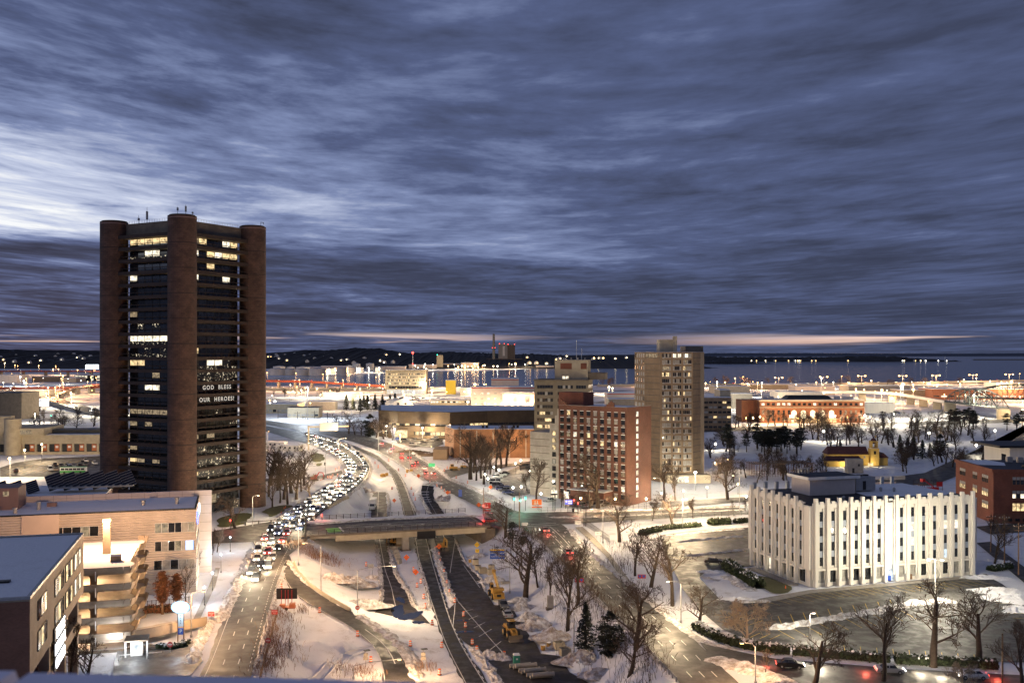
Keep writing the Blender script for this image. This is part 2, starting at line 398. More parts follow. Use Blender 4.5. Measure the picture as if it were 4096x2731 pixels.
DRD = Road([(1690,1940,-.5),(1682,1976,-3),(1693,2010,-5),(1718,2054,-6),(1745,2150,-6)],
           [(1742,1945,-.5),(1728,1979,-3),(1749,2012,-5),(1776,2051,-6),(1815,2150,-6)], .02)
RRD = Road([(1953,2045),(2020,2075),(2090,2114),(2159,2159),(2249,2249),(2349,2348),(2448,2448),(2563,2558),(2642,2647),(2707,2717),(2790,2810)],
           [(2053,2040),(2150,2060),(2230,2085),(2270,2112),(2339,2199),(2438,2279),(2498,2328),(2588,2403),(2697,2493),(2797,2572),(2860,2640),(2950,2727),(3040,2810)], .02)
XRD = Road([(1930,2054),(2100,2050),(2260,2046),(2600,2035),(2991,2020),(3500,2005),(4200,1985)],
           [(1946,2104),(2100,2100),(2264,2095),(2600,2075),(2991,2054),(3500,2038),(4200,2018)], .005)
LOT = P3([(p[0],p[1],-6) for p in [(1735,2150),(1762,2240),(1795,2340),(1818,2412),(1790,2440),(1812,2500),(1850,2560),(1890,2590),(1950,2670),(2010,2760),(2420,2760),(2359,2731),(2279,2687),(2239,2622),(2164,2612),(2144,2573),(2090,2503),(2046,2423),(1976,2418),(1941,2363),(1921,2309),(1857,2249),(1817,2144)]])
def inpoly(x, y, poly):
    r = np.zeros(x.shape, bool); n = len(poly); j = n-1
    for i in range(n):
        xi, yi, xj, yj = poly[i][0], poly[i][1], poly[j][0], poly[j][1]
        c = ((yi > y) != (yj > y)) & (x < (xj-xi)*(y-yi)/((yj-yi) or 1e-9)+xi); r ^= c; j = i
    return r
def cut(road, a, b): return (road.d >= a) & (road.d <= b)
li = [i for i in range(LRD.n) if LRD.R[i,1] < 545]; fi = [i for i in range(FRD.n) if FRD.R[i,1] < 600 and FRD.R[i,0] > -100]
ZONE = [tuple(LRD.R[i]) for i in li if True] + [tuple(FRD.R[i]) for i in fi] + [tuple(RRD.L[i]) for i in range(RRD.n)]
ZONE = [(p[0], p[1]) for p in ZONE]
S = [LRD.R[li], FRD.R[fi], RRD.L]
for rd in (MRD, CRD, RMP, DRD):
    sel = rd.L[:,1] < 560
    for f in (0, .25, .5, .75, 1): S.append((rd.L*(1-f)+rd.R*f)[sel])
lp = []
for gx in np.arange(-40, 60, 2.5):
    for gy in np.arange(165, 330, 2.5): lp.append((gx, gy, -6.0))
lp = np.array(lp); S.append(lp[inpoly(lp[:,0], lp[:,1], LOT)]); S.append(resamp(np.vstack([LOT, LOT[:1]]), 160))
# the flat floor of the cut: verges between the carriageways and beside the ramp
ex = [(1400,2330,-5),(1330,2260,-4.2),(1270,2230,-2.5),(1440,2260,-5.6),(1470,2360,-5.8),(1380,2400,-4.4),(1600,2200,-6),(1620,2270,-6),(1650,2350,-6),(1600,2520,-5.9),(1660,2600,-6),(1740,2700,-6),(1360,2560,-2.8),(1250,2560,-2),(1300,2650,-3),(1420,2680,-4.4),(1130,2560,-.7),
      (1400,2040,-5.2),(1430,1990,-4.6),(1400,2080,-5.4),(1570,2000,-5),(1560,2070,-5.8),(1690,2060,-5.8),(1660,1990,-4.6),(1510,1930,-3.6),(1500,1890,-2),(1830,2040,-3.5),(1800,2000,-2.5),(1790,2060,-5.4),
      (1950,2250,-5),(2000,2300,-4.8),(2060,2350,-4.6),(2120,2440,-4.6),(2200,2540,-4.6),(2300,2640,-4.8),(2420,2720,-4.8),(2030,2200,-3.4),(2150,2330,-3.2),(2250,2430,-3.2),(2350,2530,-3.2),(2480,2660,-3),(1900,2180,-5.2),(2560,2760,-3)]
S.append(P3(ex)); S = np.vstack(S); S = np.c_[S[:,:2], S[:,2]-.12]
ZA = np.array(ZONE)
def terr(x, y):
    x = np.asarray(x, float); y = np.asarray(y, float); z = np.full(x.shape, -.12); dist = np.full(x.shape, 0.0)
    ins = inpoly(x, y, ZONE); ii = np.flatnonzero(ins)
    for k in range(0, len(ii), 3000):
        q = ii[k:k+3000]; d2 = (x[q][:,None]-S[None,:,0])**2+(y[q][:,None]-S[None,:,1])**2+.02
        w = d2**-1.6; z[q] = (w*S[None,:,2]).sum(1)/w.sum(1); dist[q] = np.sqrt(d2.min(1))
    return z, dist, ins
def T(x, y):
    z, d, i = terr(np.array([x]), np.array([y])); return float(z[0])
def PT(px, py):                                        # the point of the ground seen at a pixel of the photograph
    z = 0.0
    for _ in range(14):
        p = W(px, py, z); z = z*.45+(T(p[0], p[1])+.1)*.55
    p = W(px, py, z); return (p[0], p[1], T(p[0], p[1]))
fx = np.r_[-np.geomspace(60000, 215, 34), np.arange(-200, 201, 1.0), np.geomspace(215, 60000, 34)]
fy = np.r_[-3000, -600, -200, -60, 0, 40, 80, 110, 130, np.arange(142, 500, 1.0), np.geomspace(504, 70000, 42)]
gx, gy = np.meshgrid(fx, fy); sh = gx.shape; gz, gd, gi = terr(gx.ravel(), gy.ravel())
xs, ys = gx.ravel(), gy.ravel()
for k in range(len(xs)):
    if gi[k] and gd[k] > .8:
        a = min(1, (gd[k]-.8)/3.5); p = Vector((xs[k]*.16, ys[k]*.16, 1))
        gz[k] += a*(.34*mnoise.fractal(p, .8, 2.1, 5))
    elif not gi[k] and abs(xs[k]) < 210 and 130 < ys[k] < 520: gz[k] += -.05+.06*mnoise.noise(Vector((xs[k]*.2, ys[k]*.2, 0)))
me = bpy.data.meshes.new('ground'); n1_, n2_ = sh
idx = np.arange(n1_*n2_).reshape(sh); q = np.stack([idx[:-1,:-1], idx[:-1,1:], idx[1:,1:], idx[1:,:-1]], -1).reshape(-1,4)
me.vertices.add(n1_*n2_); me.vertices.foreach_set('co', np.stack([xs, ys, gz], 1).astype(np.float32).ravel())
me.loops.add(q.size); me.loops.foreach_set('vertex_index', q.ravel().astype(np.int32))
me.polygons.add(len(q)); me.polygons.foreach_set('loop_start', np.arange(0, q.size, 4, dtype=np.int32)); me.update(calc_edges=True)
me.shade_smooth()
# ground: snow near the road, a patchwork of snow, slush and tarmac out in the town
m, t, b, Ps = nm('snowy_ground')
n = noise(t, Ps, .22, 6, .68); n2 = noise(t, Ps, 6.0, 4, .7)
f = (n*.6+n2*.4).step(.51, .70)*.8
sn = mixc(t, f, (.82,.82,.84), (.36,.31,.26))
x_, y_, z_ = xyz(t, Ps)
nc = noise(t, vec(t, x_*.011, y_*.02, 0.0), 1.0, 5, .65, .6)
far = y_.step(520, 700)*nc.step(.50, .66)
t.links.new(mixc(t, far, sn, (.055,.05,.045)), b.inputs['Base Color']); b.inputs['Roughness'].default_value = .75; b.inputs['Specular IOR Level'].default_value = .25
bn = t.nodes.new('ShaderNodeBump'); bn.inputs['Strength'].default_value = .5; bn.inputs['Distance'].default_value = .3
kk = noise(t, Ps, 1.1, 8, .68); t.links.new(kk.k, bn.inputs['Height']); t.links.new(bn.outputs[0], b.inputs['Normal'])
me.materials.append(m); g = inst('ground', me); g['kind'] = 'structure'

def poly(name, pts, m, z=0.0, kind='structure', world=False, parent=None, sub=0):
    P = [(p[0], p[1], z) for p in pts] if world else [W(p[0], p[1], z) for p in pts]
    for _ in range(3 if name == 'lawn_patch' else 0):
        q = []
        for i in range(len(P)):
            a, c = Vector(P[i]), Vector(P[(i+1)%len(P)]); j = Vector((R.uniform(-.06,.06), R.uniform(-.06,.06), 0))*(c-a).length; q += [tuple(a.lerp(c,.25)+j), tuple(a.lerp(c,.75)-j)]
        P = q
    mb = MB(); mb.v = [tuple(p) for p in P]; mb.f = [tuple(range(len(P)))]
    o = struct(name, mb, m, kind=kind, parent=parent); return o
LRD.build('frontage_road', M['asphalt']); FRD.build('connector_road', M['asphalt'])
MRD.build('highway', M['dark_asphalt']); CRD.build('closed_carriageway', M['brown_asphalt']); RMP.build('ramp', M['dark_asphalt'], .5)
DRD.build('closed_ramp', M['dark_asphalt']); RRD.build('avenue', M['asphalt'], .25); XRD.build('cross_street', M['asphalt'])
poly('construction_yard', [(p[0],p[1]) for p in LOT], M['brown_asphalt'], -5.985, world=True)
poly('junction', [(1262,2078),(1085,2085),(1000,2098),(858,2122),(700,2150),(690,2195),(858,2172),(1010,2165),(1035,2210),(1149,2225),(1240,2148)], M['asphalt'], 0.0)
poly('branch_road', [(2797,2565),(2946,2602),(3100,2632),(3594,2672),(4160,2702),(4180,2830),(3420,2800),(3180,2731),(2996,2665),(2850,2632)], M['asphalt'], .01)
# wet meltwater on the closed carriageway
m, t, b, Ps = nm('meltwater'); b.inputs['Base Color'].default_value = (.012,.012,.012,1); b.inputs['Roughness'].default_value = .04; M['wet'] = m
for k, (px, py, rx, ry, rot) in enumerate(((1592,2445,1.5,5.5,.1),(1642,2462,1.9,4.2,-.3),(1672,2488,1.2,1.6,.4),(1602,2398,.9,3.2,.3),(1850,2480,1.4,.5,0),(1860,2525,2.0,.6,.2))):
    c = W(px, py, -6); P = []
    for i in range(40):
        a = 2*math.pi*i/40; f = 1+.45*mnoise.noise(Vector((math.cos(a)*1.1, math.sin(a)*1.1, k*3.7)))+.18*mnoise.noise(Vector((math.cos(a)*3, math.sin(a)*3, k*2.1)))
        x, y = rx*f*math.cos(a), ry*f*math.sin(a); P.append((c[0]+x*math.cos(rot)-y*math.sin(rot), c[1]+x*math.sin(rot)+y*math.cos(rot)))
    poly('puddle', P, M['wet'], -5.975+.001*k, world=True)
# painted markings
mk = MB(); L0 = LRD.len
def near(road, px, py, f=.5):
    p = W(px, py); best = min(range(road.n), key=lambda i: abs(road.L[i,1]*(1-f)+road.R[i,1]*f-p[1])+abs(road.L[i,0]*(1-f)+road.R[i,0]*f-p[0])); return road.d[best]
a0 = near(LRD, 1080, 2190)
for f in (.36, .66): LRD.dashes(mk, 0, a0-6, f)
LRD.strip(mk, 0, a0-4, .10, .14); LRD.dashes(mk, 14, a0, .9, .15, 1.0, 1.2)
for f in (.3, .5, .7): LRD.dashes(mk, a0+30, a0+230, f)
LRD.strip(mk, a0+40, L0, .93, .15)
for f in (.3,.52,.74): RRD.dashes(mk, 40, RRD.len, f, .16)
for f in (.46,.66): RRD.strip(mk, 34, 66, f, .16)
for k in (31.5, 28.5): 
    for f in np.linspace(.2, .9, 16): RRD.strip(mk, k, k+.35, f, .75)
for f in (.35,.65): FRD.dashes(mk, 60, FRD.len-20, f, .16)
FRD.strip(mk, 60, FRD.len-20, .06, .14)
struct('lane_marking', mk, M['white_paint'], kind='stuff')
mk = MB(); MRD.strip(mk, 0, MRD.len, .10, .14); MRD.strip(mk, 0, MRD.len, .86, .16); MRD.dashes(mk, MRD.len-90, MRD.len, .92, .18, 1.4, 2.2)
CRD.strip(mk, 4, CRD.len, .42, .14); DRD.strip(mk, 0, DRD.len, .45, .14); RMP.strip(mk, 8, RMP.len, .04, .14); RMP.strip(mk, RMP.len-40, RMP.len-20, .5, .2)
for i in range(5): DRD.strip(mk, 5+i*2.6, 5.6+i*2.6, .62, 9)
def line(mb, a, b, w, z, up=.014):
    p, q = Vector(W(a[0], a[1], z)), Vector(W(b[0], b[1], z)); d = (q-p).normalized(); n = Vector((-d.y, d.x, 0))*w/2; k = len(mb.v)
    mb.v += [tuple(p-n+Vector((0,0,up))), tuple(q-n+Vector((0,0,up))), tuple(q+n+Vector((0,0,up))), tuple(p+n+Vector((0,0,up)))]; mb.f.append((k,k+1,k+2,k+3))
for a, bb in (((1830,2402),(1975,2570)),((1975,2570),(2040,2640)),((1845,2448),(1890,2436)),((1875,2476),(1912,2461)),((1895,2510),(1940,2488)),((1915,2545),(1966,2515)),((1950,2605),(2005,2563)),((1822,2150),(1800,2290)),((1855,2260),(1920,2350)),((1822,2400),(1812,2505))):
    line(mk, a, bb, .15, -6.0, .03)
struct('lane_marking', mk, M['white_paint'], kind='stuff')
# turn arrows on the avenue
def arrow(road, m, f, turn=0):
    mb = MB(); p = road.at(m, f); h = road.head(m, f, True)
    if turn == 0: prof = [(-1.6,-.09),(.4,-.09),(.4,-.38),(1.5,0),(.4,.38),(.4,.09),(-1.6,.09)]
    else: prof = [(-1.5,-.09),(.3,-.09),(.55,-.5),(.25,-.5),(.9,-1.15),(1.3,-.5),(1.0,-.5),(.6,.1),(-1.5,.09)]
    s_, c_ = math.sin(h), math.cos(h)
    mb.v = [(p[0]+a*c_-b_*s_, p[1]+a*s_+b_*c_, p[2]+.014) for a, b_ in prof]; mb.f = [tuple(range(len(prof)))]
    struct('lane_marking', mb, M['white_paint'], kind='stuff')
for m_, f_, k_ in ((44,.58,0),(44,.36,0),(66,.60,0),(68,.80,1),(45,.85,1),(66,.40,0)): arrow(RRD, m_, f_, k_)

# ploughed ridges
def bank(pts, w, h, name='snow_bank', m=None, z=None, taper=True, seed=0):
    P = np.array([W(p[0], p[1], z) if z is not None else PT(p[0], p[1]) for p in pts]); ln = np.linalg.norm(np.diff(P, axis=0), axis=1).sum()
    n = int(max(8, min(260, ln/.7))); P = resamp(P, n); mb = MB(); K = 9
    for i in range(n):
        a, c = P[max(0,i-1)], P[min(n-1,i+1)]; d = c-a; d = d/(np.linalg.norm(d)+1e-9); nn = np.array([-d[1], d[0], 0])
        e = min(1, i/4, (n-1-i)/4) if taper else 1
        ww = w*(.75+.5*mnoise.noise(Vector((i*.21, seed, 0)))); 
        for j in range(K):
            s = j/(K-1)*2-1; zz_ = (1-s*s)*h*max(.05, e)*(.75+.9*mnoise.noise(Vector((i*.33, j*.6, seed+4))))
            p = P[i]+nn*s*ww/2*(1+.3*mnoise.noise(Vector((i*.7, j, seed)))); mb.v.append((p[0], p[1], p[2]-.15+max(0,zz_)+.12))
    for i in range(n-1):
        for j in range(K-1): a = i*K+j; mb.f.append((a, a+1, a+K+1, a+K))
    return struct(name, mb, m or M['bank'])
def heap(px, py, rx, ry, h, m=None, name='snow_heap', seed=1):
    p = PT(px, py); mb = MB(); n, k = 40, 14
    for i in range(k+1):
        r = i/k
        for j in range(n):
            a = 2*math.pi*j/n; rr = r*(1+.28*mnoise.noise(Vector((math.cos(a)*1.3, math.sin(a)*1.3, seed*3.1))))
            x, y = math.cos(a)*rx*rr, math.sin(a)*ry*rr
            z = h*(math.cos(min(1, r)*math.pi)*.5+.5)*(1+.2*mnoise.noise(Vector((x*.5, y*.5, seed)))) + .34*h**.5*mnoise.fractal(Vector((x*1.0, y*1.0, seed*2.0)), .7, 2.1, 4)*(1-r**4)
            mb.v.append((p[0]+x, p[1]+y, p[2]-.1+max(-.05, z)))
    for i in range(k):
        for j in range(n): mb.f.append((i*n+j, i*n+(j+1)%n, (i+1)*n+(j+1)%n, (i+1)*n+j))
    return struct(name, mb, m or M['heap'])
B_ = bank
B_([(1020,2697),(1058,2540),(1085,2440),(1108,2345),(1120,2312)], 2.2, .5, seed=1)
B_([(1150,2235),(1170,2270),(1215,2320),(1290,2375),(1400,2438)], 2.4, .55, seed=2)
B_([(1420,2455),(1500,2505),(1590,2570),(1650,2640),(1668,2720)], 4.5, .6, seed=3)
B_([(1505,2175),(1524,2300),(1528,2388),(1508,2440)], 2.0, .5, seed=4)
B_([(1552,2165),(1584,2295),(1640,2375),(1662,2430),(1720,2440)], 2.4, .65, seed=5)
B_([(1672,2235),(1708,2350),(1722,2430)], 1.8, .35, seed=6)
B_([(1738,2190),(1765,2270),(1795,2360),(1822,2410)], 3.0, .75, seed=7)
B_([(1885,2580),(1930,2630),(1985,2710),(2010,2760)], 3.2, .6, seed=8)
B_([(1820,2150),(1858,2245),(1925,2312),(1945,2370)], 1.6, .5, seed=9)
B_([(1105,2078),(1188,2026),(1251,1983),(1326,1934),(1372,1905)], 4.0, .5, seed=10)
B_([(1385,1890),(1386,1872),(1372,1850),(1340,1822),(1290,1796)], 4.0, .8, seed=11)
B_([(1310,2030),(1385,1985),(1437,1943),(1470,1908),(1484,1880),(1478,1853),(1455,1824),(1400,1785),(1330,1755)], 2.6, .8, seed=12)
B_([(2275,2112),(2344,2197),(2443,2276),(2503,2325),(2594,2400),(2703,2490),(2800,2565),(2950,2598)], 3.2, .55, seed=13)
B_([(2085,2116),(2155,2161),(2245,2251),(2345,2351),(2444,2451),(2560,2562),(2640,2652)], 1.6, .45, seed=14)
B_([(2835,2625),(2900,2648),(2996,2672),(3080,2705),(3180,2745)], 7, 1.0, seed=15)
B_([(1620,1788),(1700,1842),(1765,1885),(1800,1918),(1850,1936),(1925,1962),(1990,2000)], 3.5, .7, seed=16)
B_([(1505,1803),(1573,1838),(1642,1885),(1700,1922)], 2.2, .5, seed=17)
B_([(2300,2048),(2600,2039),(2990,2026)], 3.5, .6, seed=18)
B_([(2180,2068),(2290,2070),(2420,2066),(2700,2052),(2990,2038)], 4.0, .45, seed=19)
B_([(870,2490),(905,2430),(935,2370),(990,2255),(1020,2190)], 4.5, .8, seed=20)
B_([(760,2660),(800,2560),(850,2470),(880,2465)], 3.4, .9, seed=21)
B_([(1238,2098),(1500,2078),(1930,2062)], 3.0, .4, z=0.02, seed=22)
B_([(1554,2064),(1560,2010),(1548,1968)], 1.6, .45, seed=23)
B_([(1668,2050),(1640,1990),(1618,1935),(1592,1890)], 1.6, .35, seed=24)
B_([(1722,2056),(1698,2012),(1684,1978)], 2.2, .5, seed=25)
HP = heap
HP(1400,2335,8,4.5,2.2,seed=2); HP(1330,2320,6,3.6,2.0,seed=3); HP(1450,2420,7,4,1.7,M['bank'],seed=4); HP(1490,2310,3,2.4,1.0,M['bank'],seed=44)
for i, (x, y, a, b_, h_) in enumerate([(2090,2430,5,3,1.4),(2080,2400,4,2.4,1.0),(2120,2470,4,3,1.6),(2150,2505,5.5,3.6,2.2),(2215,2545,5,3.2,2.0),(2235,2580,3,2.4,1.1),(2330,2640,6,3.6,2.2),(2400,2695,4.5,2.6,1.4),(1975,2325,5,3.4,1.7),(1920,2225,4,2.5,1.2),(1790,2020,5,3,1.8),(1765,1975,3,3,1.6),(1740,1935,5,2,1.1),(1460,1965,5,3,1.8),(2000,2632,3.5,2.4,1.3),(1955,2620,3,2,1.2)]):
    HP(x, y, a, b_, h_, M['heap'] if i in (3,4,6,7,11,13) else M['bank'], seed=5+i)
HP(1700,1820,10,6,1.2,M['earth'],'earth_heap',seed=40); HP(1640,1808,12,7,1.4,M['earth'],'earth_heap',seed=41); HP(1760,1815,9,5,1.5,M['earth'],'earth_heap',seed=42)
HP(1310,1845,0,0,.1,M['earth'],'earth_heap',seed=43) if False else None
poly('lawn_patch', [(1232,1826),(1262,1806),(1300,1822),(1298,1842),(1262,1850)], M['grass'], .02)
poly('lawn_patch', [(1262,1852),(1290,1850),(1285,1862),(1265,1864)], M['grass'], .02)

# paired wheel ruts ploughed through the snow field
for off in (0, 1.7):
    P = resamp(np.array([PT(*q) for q in ((1225,2712),(1290,2662),(1370,2610),(1440,2588),(1492,2575))]), 60); rt = MB()
    for i in range(60):
        a, c = Vector(P[max(0,i-1)]), Vector(P[min(59,i+1)]); e = (c-a).normalized(); n_ = Vector((-e.y,e.x,0)); q = Vector(P[i])-n_*off
        zz0, dd0, ii0 = terr(np.array([q.x]), np.array([q.y])); zt = float(zz0[0])+.05+min(1, max(0, (dd0[0]-.8)/3.5))*.34*mnoise.fractal(Vector((q.x*.16, q.y*.16, 1)), .8, 2.1, 5)
        for o_, z_ in ((-.42,0),(-.3,.13),(-.17,.02),(.17,.02),(.3,.13),(.42,0)): v_ = q+n_*o_; rt.v.append((v_.x,v_.y,zt+z_+.03*mnoise.noise(Vector((i*.9,o_*5,off)))))
    for i in range(59):
        for j in range(5): k = i*6+j; rt.f.append((k,k+1,k+7,k+6))
    struct('wheel_rut', rt, M['snow'])
# ------------------------------------------------------------------ buildings
YAW = math.atan2(.268, .963)                           # the street grid: local x runs right, local y runs away
_cache = {}
def panem(key, w, h, m, d=.06, frame=None):
    k = (key, w, h, m.name)
    if k not in _cache: _cache[k] = MB().box(-w/2, w/2, -d, 0, 0, h).mesh(key, m)
    return _cache[k]
def framem(w, h, m, t=.10, d=.12, mull=0):
    k = ('window_frame', w, h, m.name, t, mull)
    if k not in _cache:
        b = MB(); b.box(-w/2-t, -w/2, -d, .02, -t, h+t); b.box(w/2, w/2+t, -d, .02, -t, h+t); b.box(-w/2, w/2, -d, .02, -t, 0); b.box(-w/2, w/2, -d, .02, h, h+t)
        for i in range(mull): x = -w/2+w*(i+1)/(mull+1); b.box(x-.04, x+.04, -d, .02, 0, h)
        _cache[k] = b.mesh('window_frame', m)
    return _cache[k]
def win(p, x, y, z, w, h, m, rz=0.0, frame=None, name='window', mull=0, t=.1):
    o = inst(name, panem(name, w, h, m), p, (x,y,z), rz)
    if frame is not None: inst('window_frame', framem(w, h, frame, t, .12, mull), o)
    return o
def pick(ws): 
    r = R.random()*sum(w for _, w in ws)
    for m, w in ws:
        r -= w
        if r <= 0: return M[m]
    return M[ws[0][0]]
M['tile'] = brick('brown_brick', (.068,.036,.027), (.105,.054,.038), (.04,.028,.024), 1.2, .6, .6)
M['redbrick'] = brick('red_brick', (.145,.055,.034), (.115,.044,.028), (.22,.13,.09), .5, .16, .3)
M['tanbrick'] = brick('tan_brick', (.29,.20,.12), (.25,.175,.105), (.25,.20,.15), .5, .16, .3)
M['darkbrick'] = brick('dark_brick', (.16,.045,.026), (.20,.060,.032), (.14,.09,.07), .5, .16, .35)
M['medbrick'] = brick('brown_red_brick', (.20,.085,.05), (.25,.11,.065), (.22,.15,.11), .4, .14, .25)
M['facestone'] = brick('sandy_brick', (.34,.26,.18), (.38,.30,.21), (.31,.25,.19), .45, .15, .35)
M['pinkwall'] = mat('pale_stucco', (.62,.50,.42), .85, .1, .2)
M['ochre'] = mat('ochre_stucco', (.55,.36,.10), .85, .15, .5)
M['roofred'] = mat('maroon_roof', (.085,.03,.03), .8, .3, 1)
M['roofblack'] = mat('black_roof_membrane', (.018,.019,.022), .55, .4, .3)
M['panelwhite'] = mat('white_precast', (.74,.70,.62), .7, .10, .5, stretch=(1,1,.12))
M['spandrel'] = mat('bluegrey_spandrel', (.30,.34,.40), .6, .1, .5)
M['ribs'] = ribbed('ribbed_metal_siding', (.62,.53,.45), .55)
M['greypanel'] = mat('pinkgrey_panel', (.56,.50,.48), .7, .08, .4)
M['brownpanel'] = mat('brown_metal_panel', (.20,.13,.12), .6, .15, .4)
M['glassblue'] = pane('sky_glass', (.03,.035,.045), .05, .9)
# ---- the round-cornered office tower
def office_tower():
    r = thing('office_tower', 'tall dark brown office tower with four round brick corner shafts', 'tower', (-106.9,322.7,0), math.atan2(.877,.481))
    s, H, rad = 32.2, 98.0, 4.55
    for cx, cy_ in ((0,0),(s,0),(0,s),(s,s)):
        sh = obj('corner_shaft', MB().cyl(cx, cy_, -1, H, rad, n=48), M['tile'], r, smooth=False)
        for k in range(12): obj('ring_joint', MB().cyl(cx, cy_, 8+k*8.12-.16, 8+k*8.12+.16, rad+.035, n=48), M['brownpanel'] if k == 11 else M['brownsteel'], sh)
        obj('shaft_cap', MB().cyl(cx, cy_, H+.002, H+.35, rad-.5, n=40), M['roofblack'], sh)
    obj('core', MB().box(3.8, s-3.8, 3.8, s-3.8, 0, 92.5), M['roofblack'], r)
    obj('roof_band', MB().box(1.2, s-1.2, 1.2, s-1.2, 92.6, 97.2), M['dark_concrete'], r)
    fl = 4.06; z0 = 7.2
    top = []
    gir = MB().box(3.6, s-3.6, -.45, .35, -.55, .55).mesh('girder', M['brownsteel'])
    bar = MB().box(3.9, s-3.9, .2, .55, 1.5, 1.68)
    for i in range(7): bar.box(5.4+i*3.56-.07, 5.4+i*3.56+.07, .25, .5, .5, 1.5)
    bar = bar.mesh('sunshade', M['brownsteel'])
    slab = MB().box(3.9, s-3.9, .36, 3.7, -.5, .3).mesh('floor_slab', M['dark_concrete'])
    # left face looks along -x of the tower (girders run along y), right face along -y
    lit = {(0,20):'LLLwLL', (1,20):'dw..Ww', (0,19):'.gWW.W', (1,19):'WgwWww', (0,18):'gGgggg', (1,18):'..w.g.', (0,17):'Wggggw', (1,17):'W...Wg', (0,16):'ggggg.', (0,14):'d.....', (0,13):'.s.s..',
           (0,12):'WWWWWW', (0,11):'..s.ss', (1,11):'w.....', (0,10):'ww....', (1,10):'s.WWs.', (1,9):'ssssss', (0,9):'...d..', (0,8):'..WW..', (0,6):'dddddW', (1,6):'...s..', (0,5):'d.d...', (1,5):'.....s', (1,4):'r.d...',
           (0,3):'d.....', (1,3):'ss..s.', (0,2):'wd.d..', (1,2):'gsssss', (1,1):'wsssgs'}
    spark = glow('painted_reflections', (1.0,.85,.6), 1.1, 1.0, 1.4, .56, .70); M['spark'] = spark  # reflected lights painted into the panes as glowing specks
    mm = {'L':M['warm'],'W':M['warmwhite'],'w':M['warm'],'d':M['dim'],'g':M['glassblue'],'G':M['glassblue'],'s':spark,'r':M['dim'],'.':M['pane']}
    for face in (0, 1):
        for k in range(22):
            z = z0+k*fl
            if face == 1: tr = dict(loc=(0,-1.4,z), rz=0.0)
            else: tr = dict(loc=(-1.4,s,z), rz=-math.pi/2)
            inst('girder', gir, r, **tr)
            if k < 21: inst('sunshade', bar, r, **tr)
            inst('floor_slab', slab, r, **tr)
            if k == 21: continue
            code = lit.get((face, k), '......')
            for i in range(6):
                c = code[i]; m_ = mm[c]
                if c == '.' and k > 12 and R.random() < .5: m_ = M['glassblue']
                xx = 5.4+3.56*(i+.5)
                if face == 1: win(r, xx, 2.1, z+1.72, 3.45, 1.76, m_)
                else: win(r, 2.1, s-xx, z+1.72, 3.45, 1.76, m_, -math.pi/2)
            lo = M['spark'] if sum(q in 'Ws' for q in code) > 2 else (M['glassblue'] if k > 12 else M['pane'])
            if face == 1: win(r, s/2, 2.12, z+.32, s-10.8, 1.36, lo, name='lower_glazing')
            else: win(r, 2.12, s/2, z+.32, s-10.8, 1.36, lo, -math.pi/2, name='lower_glazing')
            [inst('mullion', panem('mullion', .18, 3.2, M['black'], .1), r, (5.4+3.56*i,2.08,z+.3) if face == 1 else (2.08,s-5.4-3.56*i,z+.3), 0 if face == 1 else -math.pi/2) for i in range(7)]
    # glazed base, banners and the lit doorway
    for i in range(6):
        xx = 5.4+3.56*(i+.5)
        win(r, xx, 1.2, 3.3, 3.4, 3.3, M['dim'] if i == 2 else M['pane']); win(r, xx, 1.2, .2, 3.4, 2.9, M['spark'] if i == 5 else M['pane'])
        win(r, 1.2, s-xx, 3.3, 3.4, 3.3, M['pane'], -math.pi/2)
    win(r, 1.0, s-5.9, .2, 4.0, 2.6, M['warmwhite'], -math.pi/2)
    M['bannerbrown'] = mat('banner_brown_glow', (.22,.09,.02), .6, .15, emit=.12, ecol=(.5,.25,.06))  # banners glow faintly, light put into their material
    for i, tx in enumerate(('Blessed\nMichael', '', 'Knights of')):
        p = win(r, .6, s-(11+i*4.2+2), .1, 4.0, 2.9, M['bannerbrown'], -math.pi/2, name='banner')
        if tx: text('lettering', tx, 1.0, M['white'], p, (0,-.1,1.7), (math.pi/2,0,0), .01)
    for k, (tx, z) in enumerate((('GOD  BLESS', z0+8*fl), ('OUR  HEROES!', z0+7*fl))):
        o = text('lettering', tx, 1.95, bulb('letter_glow_white', (.9,.88,.82), .36), r, (17.2, 1.96, z+2.35), (math.pi/2,0,0), .02, sx=1.0, space=1.30, bold=.03)  # letters glow by themselves, their brightness is put into the material
    # roof gear
    for x, y, h in ((3,-1.5,3.0),(-1,1,5.0),(1.5,0,6.4),(2.6,1.2,5.2)): obj('antenna', MB().cyl(x, y, H, H+h*.62, .09, .05, 6).box(x-.35, x+.35, y-.08, y+.08, H+h*.35, H+h*.55), M['steel'], r)
    for y in (18, 22): obj('antenna', MB().cyl(1.5, y, 97, 97+5.4*(.55 if y > 20 else 1), .1, .06, 6).box(1.1, 1.9, y-.1, y+.1, 98.2, 101 if y < 20 else 99), M['steel'], r)
    rl = MB()
    for i in range(25): rl.box(1+i*1.2, 1.06+i*1.2, 1.3, 1.36, 97.2, 98.1); rl.box(1.3, 1.36, 1+i*1.2, 1.06+i*1.2, 97.2, 98.1)
    rl.box(1, 31, 1.3, 1.36, 98.1, 98.16).box(1.3, 1.36, 1, 31, 98.16, 98.2); obj('roof_railing', rl, M['steel'], r)
    o = obj('davit', MB().tube([(s+3,-1,H),(s+3,-1,H+2),(s+4.4,-1,H+2),(s+4.4,-1,H+1.4)], .12), M['black'], r)
    point(r, (6.5,29,z0+20*fl+2.6), 0.1, (1,.9,.7))
office_tower()
